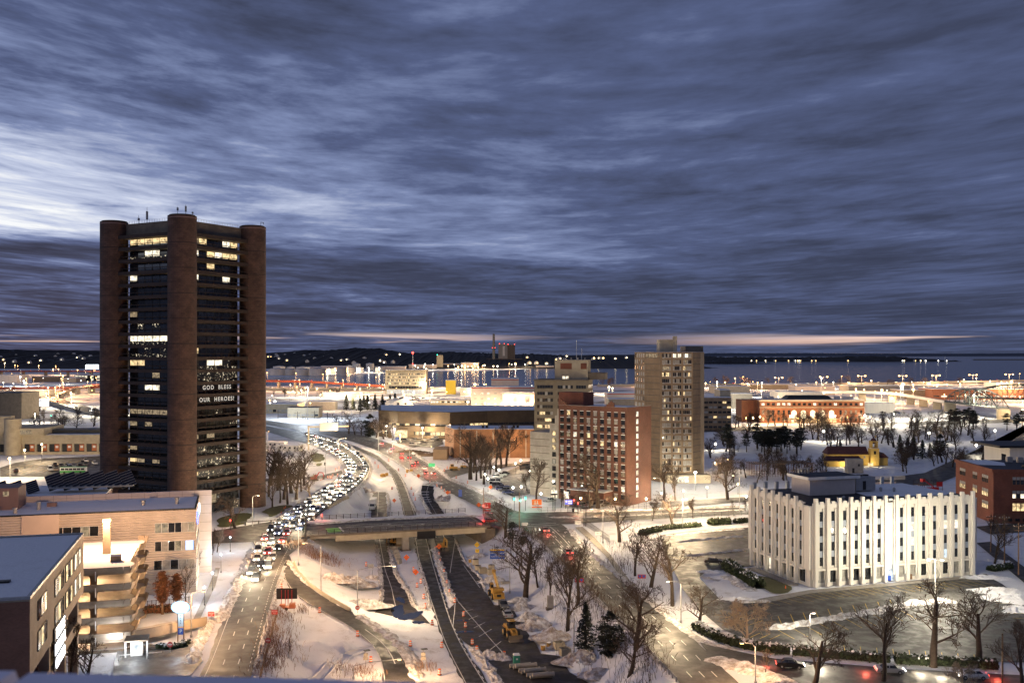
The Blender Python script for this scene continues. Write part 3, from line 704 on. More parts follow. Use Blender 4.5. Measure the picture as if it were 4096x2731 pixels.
# ---- the white precast block with fins
def white_block():
    r = thing('white_office_block', 'white five storey precast office block with tall fins and black roof', 'building', (68.3,228.7,0), math.atan2(13.4,44.7))
    Lx, Ly, H = 46.7, 27.2, 19.0; g = 3.9
    obj('wall', MB().box(0, Lx, 0, Ly, g, H-.4), M['panelwhite'], r)
    obj('ground_floor', MB().box(.5, Lx-.5, .5, Ly-.5, -.1, g), M['panelwhite'], r)
    obj('roof', MB().box(.6, Lx-.6, .6, Ly-.6, H-.39, H-.2), M['roofblack'], r)
    obj('roof_snow', MB().prism([(22,9),(30,6),(42,5),(46,8),(46,26.5),(27,26.5),(24,20)], H-.195, H-.12), M['roof_snow'], r)
    finA = MB().box(-.38, .38, -.75, .0, 0, H+1.35); finA.box(-.75, -.38, -.35, 0, g*.4, H+.25).box(.38, .75, -.35, 0, g*.4, H+.25); fin = finA.mesh('fin', M['panelwhite'])
    def face(n, pitch, x0, skip, rz, loc, blank=None):
        b = bpy.data.objects.new('facade', None); C.objects.link(b); b.parent = r; b.location = loc; b.rotation_euler = (0,0,rz)
        for i in range(n):
            x = x0+i*pitch
            if i in skip: continue
            inst('fin', fin, b, (x,-.002,0))
            if i == n-1 or (i+1) in skip and blank: pass
        for i in range(n-1):
            xc = x0+(i+.5)*pitch
            if blank is not None and i == blank: continue
            ys = -.03
            for j, (z, h) in enumerate(((4.7,2.0),(8.15,2.0),(11.6,2.0),(15.0,2.2))):
                rr = R.random(); m_ = M['warmwhite'] if (n > 12 and (i, j) in ((8,1),(8,2),(11,2),(12,2))) else (M['coolwin'] if rr < .02 else M['pane'])
                win(b, xc, ys, z, .95, h, m_)
                if j < 3: obj('spandrel', MB(), None, b) if False else inst('spandrel', panem('spandrel', .95, 1.42, M['spandrel'], .05), b, (xc, ys, z+2.02))
            for sx in (-1, 1): inst('pier', panem('pier', .42, 13.6, M['panelwhite'], .22), b, (xc+sx*.70, ys, 4.3))
            inst('cornice', panem('cornice', 1.9, 1.0, M['panelwhite'], .3), b, (xc, -.01, H-1.0))
            inst('cornice', panem('cornice', 1.9, .5, M['panelwhite'], .42), b, (xc, -.01, g-.25))
            win(b, xc, .42, .75, 2.2, 2.9, M['warmwhite'] if (n < 12 and i == 2) else (M['blind'] if R.random() < .55 else M['pane']), mull=0, frame=M['white'], t=.06)
            if i not in (blank,): inst('wall_plaque', panem('wall_plaque', .45, .8, M['white'], .05), b, (x0+(i+1)*pitch, -.80, 1.1)) if n > 12 and i in (0,1,2,3) else None
        if blank is not None:
            xc = x0+(blank+.5)*pitch
            win(b, xc, .40, .1, 2.6, 2.7, M['coolwin'], name='entrance', frame=M['white'], mull=2, t=.08)
            o = obj('entrance_light', MB().sphere(0,0,0,.22), M['bulb_b'], b, (xc-1.0,-1.2,3.6)); point(r, (xc-.5,-2.4,3.3), 45, (.85,.92,1.0))
        # stepped parapet crenels
        for i in range(n-1):
            xc = x0+(i+.5)*pitch
            inst('parapet', panem('parapet', 1.0, .55, M['panelwhite'], .35), b, (xc,-.012,H-.01)); inst('parapet', panem('parapet', 2.2, .28, M['panelwhite'], .34), b, (xc,.36,H-.02))
    face(15, 3.12, 1.5, (), 0, (0,0,0), blank=6)
    face(8, 3.35, .0, (7,), -math.pi/2, (0,25.0,0))
    fb = MB()
    for i in range(14): inst('fin', panem('fin', .8, 2.0, M['spandrel'], .7), r, (2+i*3.2, Ly+.7, H-.4))
    ph = obj('penthouse', MB().box(9, 22, 13.5, 21.5, H-.2, H+4.0), M['greypanel'], r)
    obj('penthouse_roof', MB().box(8.2, 22.8, 12.8, 22.2, H+4.0, H+4.35), M['roofblack'], ph); obj('fascia', MB().box(8.1, 22.9, 12.7, 12.8, H+3.7, H+4.4).box(8.1, 8.2, 12.8, 22.2, H+3.7, H+4.4), M['white'], ph)
    for i in range(4): obj('vent_cap', MB().cyl(10.5+i*.9, 20.5, H+4.35, H+5.3, .25).sphere(10.5+i*.9, 20.5, H+5.5, .42), M['steel'], ph)
    ac = obj('chiller', MB().box(23.3, 29, 15, 20, H+.2, H+3.6), M['steel'], r)
    for i in range(3): obj('fan_grille', MB().cyl(24.3+i*1.8, 17.5, H+3.6, H+3.9, .75), M['black'], ac)
    obj('access_door', MB().box(25.3, 26.2, 14.94, 15, H+.4, H+2.6), M['black'], ac)
    for x, y in ((12,4),(30.2,14.5),(33,13)): obj('roof_vent', MB().cyl(x, y, H-.2, H+.5, .3, .3, 8).sphere(x, y, H+.6, .42, 8, 4), M['steel'], r)
    obj('base_pad', MB().box(-3.4, -.9, 3, 22, -.1, .18), M['sidewalk'], r)
    rl = MB()
    for i in range(14): rl.box(-2.5, -2.45, 2+i*1.3, 2.05+i*1.3, .18, 1.2)
    rl.box(-2.5, -2.45, 2, 19, 1.2, 1.26).box(-2.5, -2.45, 2, 19, .7, .75); obj('ramp_railing', rl, M['steel'], r)
white_block()
# ---- medical building, bottom left
def medical():
    r = thing('medical_building', 'sandy brick medical building with flat snowy roof and lit vertical sign', 'building', (-61.7,127.4,0), YAW)
    Hh = 22.4; L = 46.8
    obj('wall', MB().box(-60, 0, 0, L, 12.6, Hh), M['facestone'], r)
    obj('front_wall', MB().box(-60, -.02, -.06, -.003, 2, Hh-.25), M['medbrick'], r)
    obj('lower_wall', MB().box(-60, -2.0, .4, L-14, -1, 12.6), M['medbrick'], r)
    obj('overhang_soffit', MB().box(-8, -.02, .2, L-.2, 12.42, 12.6), M['concrete'], r)
    obj('roof', MB().box(-59.6, -.5, .5, L-.5, Hh, Hh+.12), M['roof_snow'], r)
    obj('parapet', MB().box(-.42, .06, -.1, L+.05, Hh, Hh+.38).box(-60, -.42, -.1, .32, Hh, Hh+.38).box(-60,-.42,L-.4,L+.05,Hh,Hh+.38), M['steel'], r)
    def ribbon(x, y0, y1, z, h, m_, n):
        for i in range(n):
            ww = (y1-y0)/n; win(r, x, y0+ww*(i+.5), z, ww-.12, h, m_ if not isinstance(m_, list) else m_[i % len(m_)], math.pi/2, frame=M['black'], t=.05)
    mw = [M['glassblue'], M['dim'], M['warm'], M['glassblue']]
    for z in (18.4, 14.3):
        ribbon(.035, 5, 11.5, z, 2.5, mw if z > 15 else [M['dim'], M['warm'], M['glassblue']], 3)
        ribbon(.035, 18, 25.5, z, 2.5, mw[1:], 3); ribbon(.035, 27.5, 34, z, 2.5, [M['warm'],M['glassblue']], 3); ribbon(.035, 36, 43, z, 2.5, [M['warmwhite'],M['dim']], 3)
    # lower storeys carried on brick piers under the overhang
    for y in (14.5, 28, 41): obj('pier', MB().box(-1.6, -.15, y, y+1.2, -1, 12.4), M['facestone'], r)
    obj('beam', MB().box(-1.2, -.2, 2, L-1, 7.2, 8.9), M['facestone'], r)
    ribbon(-1.95, 16, 32, 9.1, 3.0, [M['warm'],M['glassblue'],M['dim']], 6)
    # sign: three stacked lit words on the pier
    M['signlit'] = bulb('sign_letters_lit', (.92,.96,1.0), 1.9)
    for i, s_ in enumerate(('TEMPLE','MEDICAL','CENTER')):
        p = obj('sign_backing', MB().box(.05, .28, -4.6, 4.6, -.95, .95), M['black'], r, (0, 21.2, 13.1-i*2.15))
        text('lettering', s_, 2.2, M['signlit'], p, (.34,0,0), (math.pi/2,0,math.pi/2), .05, sx=1.0, bold=.04)
    for x, y in ((-6,10),(-17,26),(-24,14)): obj('roof_hatch', MB().box(x, x+1.6, y, y+1.1, Hh+.12, Hh+.4), M['black'], r)
    for x, y in ((-13,24),(-22,17)): obj('downed_pole', MB().tube([(x,y,Hh+.25),(x+1.8,y+3.5,Hh+.35)], .06).box(x-.3,x+.3,y-.2,y+.2,Hh+.12,Hh+.42), M['black'], r)
medical()
# ---- the parking garage with swept parapets
def garage():
    r = thing('parking_garage', 'curved concrete parking garage lit orange with snow on its open top deck', 'parking garage', (-69,181,0), YAW)
    Lx, Ly, fh = 46, 31, 2.96
    top = 14.2
    def rim(k):                                         # plan outline of one deck: front edge, rounded corner, right side
        return [(-Lx,0),(-1.6,0),(-.5,.35),(0,1.3),(0,7),(-.9,8.2),(-.9,Ly-9),(0,Ly-8),(0,Ly-1.4),(-.6,Ly-.4),(-1.8,Ly),(-Lx,Ly)]
    M['gar'] = mat('garage_concrete', (.27,.215,.16), .85, .25, .35, .3)
    M['icy'] = mat('icy_deck', (.55,.50,.44), .5, .35, .25, .2)
    for k in range(6):
        z = top-k*fh; P = rim(k)
        d = obj('deck', MB().prism(P, z-.35, z), M['gar'], r)
        obj('deck_surface', MB().prism([(p[0]*.995-.3, min(Ly-.3, max(.3, p[1])), 0) for p in P], z+.004, z+(.16 if k == 0 else .02)), M['roof_snow'] if k == 0 else M['icy'], d)
        # swept parapet: leans out, thicker at the foot
        pm = MB(); Q = P[:-1]
        for i in range(len(Q)-1):
            a, c = Vector((*Q[i],0)), Vector((*Q[i+1],0)); e = (c-a).normalized(); nrm = Vector((e.y,-e.x,0))
            b = len(pm.v)
            for p in (a, c):
                for o_, zz_ in ((-.16,-.38),(.04,-.38),(.34,.25),(.52,1.0),(.36,1.0),(.0,.2)): q = p+nrm*o_; pm.v.append((q.x, q.y, z+zz_))
            for j in range(6): pm.f.append((b+j, b+(j+1)%6, b+6+(j+1)%6, b+6+j))
            pm.f.append(tuple(b+j for j in range(5,-1,-1))); pm.f.append(tuple(b+6+j for j in range(6)))
        obj('parapet', pm, M['gar'], d)
        if k < 5:
            zt, zb = z-.36, z-fh+.02
            pm = MB()
            for x in (-6.9, -13.6, -20.3, -27, -33.7, -40.4):
                pm.box(x-.55, x+.55, 2.2, 3.0, zb, zt)
                for sgn in (-1, 1):                     # arched haunches
                    pr = [(x+sgn*.55, zt), (x+sgn*2.0, zt), (x+sgn*1.35, zt-.14), (x+sgn*.85, zt-.45), (x+sgn*.55, zt-1.0)]
                    pm.extr(pr if sgn > 0 else pr[::-1], 2.2, 3.0)
            obj('column', pm, M['gar'], d)
            obj('back_wall', MB().box(-Lx, -2, 15, 15.3, zb, zt-.25), M['gar'], d)
            for x in (-9, -24): point(r, (x, 6, zt-.5), 800, (1,.62,.33), .3)
            point(r, (-1.8, 18, zt-.4), 380, (1,.62,.33), .3)
            obj('downpipe', MB().cyl(-6.2, -.55, z-1.3, z+.4, .09, n=6), M['white'], d)
    # light mast on the roof: tapering concrete slab with a lamp
    mast = thing('roof_lamp_mast', 'broad concrete lamp mast with sodium head on the snowy garage deck', 'street lamp', (-79.8,196,top), YAW)
    obj('mast', MB().box(-.75,.75,-.35,.35,0,6.4,.1,.12), M['gar'], mast); obj('lamp_head', MB().box(-.7,.7,-.5,.5,6.41,6.9), M['bulb_o'], mast); point(mast, (0,-2.6,7.6), 2600, (1,.58,.30), .4)
    point(mast, (0,2.4,7.8), 4200, (1,.58,.30), .4)
    v = thing('snowed_roof_vent', 'small concrete vent hood drifted with snow on the garage deck', 'vent', (-75.2,189,top+.15), YAW)
    obj('hood', MB().box(-.9,.9,-.7,.7,0,1.1), M['gar'], v); obj('snow_cap', MB().box(-1.0,1.0,-.8,.8,1.1,1.4,.3), M['snow'], v)
    # exit helix and the ramp to the street
    h = thing('garage_exit_ramp', 'curved concrete exit ramp sweeping down from the garage to the street', 'ramp', (0,0,0))
    pts = [(-84,180.0,2.6),(-77.5,179.2,2.4),(-70.5,181.5,2.2),(-66.5,185.5,2.0),(-63.5,191.0,1.6),(-60.4,196.5,1.0)]
    pts = resamp(np.array(pts), 24); mb, ma = MB(), MB()
    for i in range(24):
        a, c = pts[max(0,i-1)], pts[min(23,i+1)]; e = Vector(c-a).normalized(); n_ = Vector((e.y,-e.x,0))
        for o_, zz_ in ((0,0),(-4.4,0),(-4.4,-.35),(0,-.35)): q = Vector(pts[i])+n_*o_; mb.v.append((q.x,q.y,q.z+zz_))
        for o_, zz_ in ((.02,-.9),(.3,-.9),(.3,.85),(.02,.85)): q = Vector(pts[i])+n_*o_; ma.v.append((q.x,q.y,q.z+zz_))
    for i in range(23):
        for j in range(4): b_ = i*4; mb.f.append((b_+j,b_+(j+1)%4,b_+4+(j+1)%4,b_+4+j)); ma.f.append((b_+j,b_+(j+1)%4,b_+4+(j+1)%4,b_+4+j))
    obj('roadway', mb, M['icy'], h); obj('parapet', ma, M['gar'], h)
    # ticket hall under the ramp
    k = thing('entry_canopy', 'low brightly lit garage entry with pay booth and barrier arms', 'entrance', (*W(560,2622)[:2],0), YAW)
    obj('canopy', MB().box(-2.6,1.4,-.6,3.2,2.7,2.95), M['gar'], k); 
    for x in (-2.5, 1.1): obj('column', MB().box(x,x+.25,-.5,-.25,0,2.7), M['white'], k)
    b = obj('booth', MB().box(-1.6,.4,.2,2.0,0,2.4), M['white'], k); obj('booth_window', MB().box(-1.4,.2,.14,.2,1.0,2.0), M['coolwin'], b)
    for x in (-3.4,1.2): obj('barrier_arm', MB().box(x,x+.18,-2.2,-2.0,0,1.1).box(x,x+2.6,-2.15,-2.05,.95,1.05), M['white'], k)
    point(k, (-1,-2.6,2.7), 260, (.95,.97,1.0)); point(k, (-4.5,3.0,2.6), 260, (.95,.97,1.0))
    poly('garage_apron', [(455,2655),(470,2600),(600,2575),(720,2585),(770,2560),(810,2640),(760,2700),(450,2720)], M['lot_asphalt'], .01)
garage()
# ---- long ribbed-metal college building behind the garage
def ribbed_block():
    r = thing('metal_sided_building', 'long ribbed metal sided building with snowy roof behind the garage', 'building', (-71.4,225,0), YAW)
    H, D = 18.5, 20.5
    obj('wall', MB().box(-70, 0, 0, D, -1, H), M['ribs'], r)
    obj('roof', MB().box(-70, -.4, .4, D-.2, H, H+.15), M['roof_snow'], r)
    obj('roof_edge', MB().box(-70, .05, -.05, .38, H, H+.3).box(-.38, .05, .38, D, H, H+.3), M['black'], r)
    bw = obj('end_wall', MB().box(-70, 2.9, D, D+.7, -1, H+1.5), M['greypanel'], r)
    jt = MB()
    for i in range(9): jt.box(.1, 2.92, D-.012, D+.001, 1.2+i*2.2, 1.26+i*2.2)
    for i in range(22): jt.box(-62+i*2.9, -61.95+i*2.9, D-.012, D+.001, H+.16, H+1.5)
    jt.box(-70,2.9,D-.012,D+.001,H+.7,H+.74); obj('panel_joint', jt, M['dark_concrete'], bw)
    for j, z in enumerate((13.6, 9.5, 5.3)):
        for (x0, x1, n) in (((-35,-20.5,8),(-14.5,-5.2,0),(-8.8,-.3,6)) if j == 0 else (((-16,-14.2,1),(-8.8,-.3,6)) if j == 1 else ((-16,-14.2,1),(-9,-.3,5)))):
            if n == 0: continue
            for i in range(n):
                w_ = (x1-x0)/n; win(r, x0+w_*(i+.5), -.035, z, w_-.12, 2.1, pick([('pane',5),('blind',3),('dim',1.4)]), frame=M['white'], t=.05)
        for y0, y1 in ((1.0,6.5),(9.5,16.0)):
            for i in range(4): w_ = (y1-y0)/4; win(r, .035, y0+w_*(i+.5), z-.2, w_-.1, 2.1, pick([('pane',6),('dim',1)]), math.pi/2, frame=M['white'], t=.05)
    for i in range(10): win(r, -60+i*2.1, -.035, 11.4, 2.0, 2.0, pick([('dim',4),('warm',1)]), frame=M['white'], t=.05)
    win(r, -1.4, -.09, 9.5, 1.7, 2.1, bulb('blue_screen', (.35,.6,1.0), .8), name='lit_screen')
    obj('panel_bay', MB().box(-36,-28.5,-.25,-.002,9,H+.1), M['pinkwall'], r)
    # blue illuminated sign on the narrow end
    s = obj('sign_panel', MB().box(.02,.12,1.2,18,14.6,17.6), bulb('sign_wash', (.75,.78,1.0), .35), r)
    sg = MB().tube([(.2, 3.2+1.1*math.cos(a*.3+.9), 16.1+1.3*math.sin(a*.3+.9)) for a in range(16)], .13, 5)       # the sign's script is out of reach of the eye: a large initial and a running hand
    sg.tube([(.2, 4.6+i*.16, 15.9+.45*math.sin(i*.9)+(.55 if i in (7,8,21,22,39,40) else 0)) for i in range(60)], .10, 5)
    obj('script_lettering', sg, bulb('sign_blue_lit', (.10,.16,1.0), 2.2), s)
    obj('sign_emblem', MB().cyl(0,0,0,.1,1.3,n=20), M['bulb_b'], s, (.14,16.4,16.2)).rotation_euler = (0,math.pi/2,0)
    for i, (x, y, h) in enumerate(((-4.6,9,1.2),(-34,8,1.5),(-12,9,.8),(-38,3.5,1.0))): obj('roof_vent', MB().cyl(x,y,H+.15,H+.15+h,.42,n=10).cyl(x,y,H+.15+h,H+.4+h,.6,n=10), M['steel'], r)
    obj('roof_unit', MB().box(-33,-31,12,13.2,H+.15,H+1), M['brownpanel'], r)
    ph = obj('penthouse', MB().box(-80,-38.5,9.5,18,H+.15,H+5.0), M['brownpanel'], r)
    for x in (-70,-58,-49): obj('penthouse_door', MB().box(x,x+1.1,9.44,9.5,H+.2,H+2.5), M['dark_concrete'], ph)
    win(ph, -41, 9.47, H+3.2, 1.2, 1.1, M['dim']); obj('duct', MB().box(-62,-52,3.5,8.5,H+.15,H+2.2), M['pinkwall'], r)
    # lit loading bay at street level
    for i in range(3): win(r, .05, 4+i*5, .3, 3.2, 2.6, M['warmwhite'], math.pi/2, name='shop_window')
ribbed_block()
def gateway():
    r = thing('glass_fronted_building', 'flat roofed building with lit glass front and a row of tilted solar panels', 'building', (*W(433,2100)[:2],0), YAW)
    zt = 16.2
    r.location = (-106.5,258,0)
    obj('wall', MB().box(-60,-.2,.4,26,0,zt-.3), M['brownpanel'], r); obj('roof', MB().box(-60,.5,-.8,27,zt,zt+.35), M['roof_snow'], r); obj('fascia', MB().box(-60,.5,-.9,-.8,zt-.9,zt+.4), M['pinkwall'], r)
    for i in range(7): win(r, -12.8+i*2.0, .36, zt-4.6, 1.9, 3.6, M['warmwhite'] if i > 0 else M['dim'], name='window', frame=M['white'], t=.05)
    for i in range(5): win(r, .0, 1.5+i*1.8, zt-4.6, 1.7, 3.6, M['dim'], math.pi/2, frame=M['white'], t=.05)
    cn = obj('canopy', MB().box(-14,7,9,15,zt+1.6,zt+1.95), M['steel'], r)
    for i in range(12): obj('canopy_slat', MB().box(-14+i*1.75,-13.5+i*1.75,9,15,zt+1.96,zt+2.15), M['steel'], cn)
    M['solar'] = mat('solar_cell', (.018,.02,.03), .15, .2, 3)
    bx = MB().box(-1.5,1.5,-2.2,2.2,0,.12).mesh('solar_panel', M['solar']); fr = MB()
    for i in range(7): fr.box(-1.55,1.55,-2.2+i*.73-.03,-2.2+i*.73+.03,.121,.15)
    fr = fr.mesh('panel_frame', M['steel'])
    for i in range(13):
        p = inst('solar_panel', bx, r, (-41+i*3.75 if i < 7 else -13+(i-7)*3.6, 12, zt+3.2 if i > 6 else zt+1.9), rot=(math.radians(38),math.radians(-18),.2), scale=1.0 if i < 7 else 1.3); inst('panel_frame', fr, p); 
        obj('panel_leg', MB().box(-.1,.1,-.1,.1,-1.6,0), M['black'], p)
    for x in (-33,-20): obj('exhaust_stack', MB().cyl(x,6,zt+.3,zt+3.0,1.2,n=14), M['steel'], r)
gateway()
# ---- brick apartment tower
def brick_apts():
    r = thing('brick_apartment_tower', 'red brick apartment tower with grid of square windows and a lit stair column', 'apartment building', (40.3,350,0), math.atan2(-18,22.9))
    H, L, D = 34.0, 29.3, 17.0; ns = 12; fs = 2.62
    obj('wall', MB().box(-L,0,0,D,-1,H), M['redbrick'], r); obj('roof', MB().box(-L+.3,-.3,.3,D-.3,H,H+.15), M['roof_snow'], r)
    pa = obj('parapet', MB().box(-L,0.05,-.05,.3,H,H+.5).box(-.3,.05,.3,D,H,H+.5), M['redbrick'], r)
    st = MB()
    for i in range(5): st.box(-L-.06+i*.9, -L+.9+i*.9-.002, -.12, .4, H, H+3.2-i*.62); st.box(-6-i*.8,-5.202-i*.8,-.12,.4,H,H+2.6-abs(i-1)*.6)
    obj('stepped_gable', st, M['redbrick'], r)
    obj('stair_penthouse', MB().box(-L-3.5,-L+7.5,5,12,H,H+5.0), M['darkbrick'], r)
    obj('coping', MB().box(-L,0.1,-.12,-.02,H+.5,H+.6).box(-.35,.1,-.1,D,H+.501,H+.6), M['steel'], r)
    for j in range(ns):
        z = 2.2+j*fs
        for i in range(10):
            x = -L+1.6+i*2.92
            w_ = win(r, x, -.03, z, 1.45, 1.5, pick([('pane',7),('blind',4),('dim',.8),('warm',.45),('warmwhite',.4)]), frame=M['black'], t=.06)
            inst('window_head', panem('window_head', 1.6, .22, M['white'], .1), w_, (0,-.04,1.56))
            if R.random() < .7: inst('air_conditioner', panem('air_conditioner', .62, .36, M['steel'], .4), w_, (.3,-.02,-.5))
        win(r, .03, 7.0, z, 1.5, 1.75, M['warmwhite'], math.pi/2, frame=M['black'], t=.06)
    g = obj('grey_wing', MB().box(-L-14,-L-.01,1.0,D-2,-1,24), M['concrete'], r)
    g2 = obj('grey_bay', MB().box(-L-4.4,-L-.02,.35,.99,-1,27.5).box(-L-2,-L-.02,.3,6,27.5,30.5).box(-L-.9,-L-.02,.3,6,30.51,33), M['concrete'], r)
    for j in range(9): win(g2, -L-2.3, .32, 2.2+j*fs, 1.5, 1.6, pick([('pane',3),('blind',2),('warm',1)]), frame=M['black'], t=.06)
    bands = MB()
    for j in range(8): bands.box(-L-14,-L-4.41,.985,1.0,3+j*2.6,3.25+j*2.6)
    obj('floor_band', bands, M['dark_concrete'], g); obj('flue', MB().box(-L-7,-L-6,5,6,24,29), M['black'], g)
    an = obj('annex', MB().box(-20,-6,-5.5,-.02,-1,4.6), M['redbrick'], r); obj('annex_roof', MB().box(-20.3,-5.7,-5.8,-.1,4.6,4.9), M['white'], an)
    for i in range(4): win(r, -L-2.6+i*1.3 if i < 2 else -L+1+i, -.05, .2, 1.2, 2.6, M['warmwhite'], name='lobby_window')
brick_apts()
# ---- beige slab tower
def beige_tower():
    P = [(53.7,436),(56.6,424),(61.8,416),(75.6,416),(79.7,421),(83.0,430),(83,446),(55,446)]
    r = thing('beige_apartment_tower', 'tallest beige apartment tower with white window bands and rooftop plant', 'apartment building', (61.8,416,0), 0)
    Q = [(p[0]-61.8, p[1]-416) for p in P]; H = 54.0; fs = 2.63
    obj('wall', MB().prism(Q, -1, H), M['tanbrick'], r); obj('roof', MB().prism([(q[0]*.97+.3,q[1]*.97+.4) for q in Q], H, H+.12), M['roof_snow'], r)
    ph = obj('penthouse', MB().box(1,8.4,8,16,H,H+5.3), M['tan_concrete'], r); obj('chimney', MB().box(6.6,8.3,6.8,7.98,H,H+6.8), M['tan_concrete'], ph)
    obj('stair_fin', MB().box(13.4,21.1,15.5,29,H-2,H+2.6), M['dark_concrete'], r); 
    bd = MB()
    for j in range(20):
        z = 1.8+j*fs
        for a, b in ((1,2),(3,4)):
            A, B = Vector((*Q[a],z-.28)), Vector((*Q[b],z-.28)); n_ = Vector(((B-A).y,-(B-A).x,0)).normalized()*.02; k = len(bd.v)
            bd.v += [tuple(A+n_), tuple(B+n_), tuple(B+n_+Vector((0,0,.3))), tuple(A+n_+Vector((0,0,.3)))]; bd.f.append((k,k+1,k+2,k+3))
        topf = j == 19; wide = j > 12
        for g_, (x0, x1) in enumerate(((.9,4.6),(5.4,8.9),(9.7,13.2))):
            n = 5
            lit = {(19,1):'warmwhite',(19,2):'warmwhite',(16,0):'warm',(17,0):'dim'}.get((j,g_))
            for i in range(n):
                w_ = (x1-x0)/n; m_ = M[lit] if lit and R.random() < .7 else pick([('blind',6),('pane',4),('warm',.5),('dim',.7)])
                win(r, x0+w_*(i+.5), -.03, z, w_-.13, 1.55, m_)
            inst('window_sill', panem('window_sill', x1-x0, .1, M['white'], .12), r, ((x0+x1)/2,-.02,z-.12))
            if R.random() < .6: inst('air_conditioner', panem('air_conditioner', .6, .35, M['steel'], .35), r, (x0+.6,-.02,z-.5))
        A, B = Vector(Q[0]), Vector(Q[1]); rz = math.atan2((B-A).y, (B-A).x)
        n = 5 if j > 11 else 3
        for i in range(n):
            p = A+(B-A)*((i+.5)/n); n_ = Vector(((B-A).y,-(B-A).x)).normalized()*.02; win(r, p.x+n_.x, p.y+n_.y, z, 9.5/n-.9, 1.6, pick([('blind',6),('pane',3)]), rz)
        if topf:
            A, B = Vector(Q[1]), Vector(Q[2]); rz = math.atan2((B-A).y, (B-A).x)
            for i in range(4): p = A+(B-A)*((i+.8)/5); win(r, p.x-.02, p.y-.03, z, 1.4, 1.55, M['dim'], rz)
    obj('floor_band', bd, M['dark_concrete'], r)
    cp = MB().prism([(q[0],q[1]) for q in Q], H+.121, H+.125); 
    lb = obj('lobby', MB().box(2,20,-6,-.02,0,3.4), M['tan_concrete'], r); win(lb, 8, -6.03, .4, 6, 2.4, M['warmwhite'])
beige_tower()
# ---- concrete office with ribbon windows
M['officeconc'] = mat('weathered_concrete', (.21,.175,.125), .85, .2, .4, .2)
def ribbon_office():
    r = thing('concrete_office_building', 'ten storey concrete office building with ribbon windows behind the brick tower', 'office building', (32.7,428,0), math.atan2(-4,22))
    H, L, D = 41.6, 23.4, 20; fs = 2.85
    obj('wall', MB().box(-L,0,0,D,0,H), M['officeconc'], r); obj('roof', MB().box(-L-.4,.4,-.4,D,H+.001,H+.5), M['dark_concrete'], r)
    ph = obj('penthouse', MB().box(-15,-.5,4,16,H+.5,H+9), M['tan_concrete'], r); obj('louvre', MB().box(-12.5,-7.5,3.94,4,H+5,H+7.6).box(-3.6,-1,3.94,4,H+5,H+7.6), M['darkbrick'], ph); obj('lower_penthouse', MB().box(-.49,7,5,16,H+.5,H+3.4), M['dark_concrete'], r)
    for i in range(5): obj('roof_vent', MB().cyl(-14+i*3,6,H+9,H+9.9,.3,n=8), M['steel'], ph)
    win(ph, -11, 3.97, H+.8, 1.2, 1.1, M['warmwhite']); win(ph, -9.5, 3.97, H+.8, 1.2, 1.1, M['warmwhite'])
    for x, h in ((-6,9),(-3.8,5)): obj('antenna', MB().cyl(x,9,H+9,H+9+h,.12,.06,6), M['white'], ph)
    for j in range(11):
        z = H-3.3-j*fs
        for x0, x1, n in ((-22.2,-15.2,6),(-13.2,-6.5,6),(-5.2,-.8,4)):
            lit = j in (4,5,6,7)
            for i in range(n): w_ = (x1-x0)/n; win(r, x0+w_*(i+.5), -.03, z, w_-.08, 1.35, M['warm'] if lit and R.random() < .55 else (M['blind'] if R.random() < .2 else M['pane']))
        for y0, y1, n in ((.8,6,5),(7,12.5,5),(13.5,18.5,4)):
            for i in range(n): w_ = (y1-y0)/n; win(r, .03, y0+w_*(i+.5), z, w_-.08, 1.5, M['blind'] if R.random() < .6 else M['pane'], math.pi/2)
    for k in range(2): obj('roof_beacon', MB().sphere(2+k*4,6,H+9.8,.35), M['bulb_o'], r)
ribbon_office()
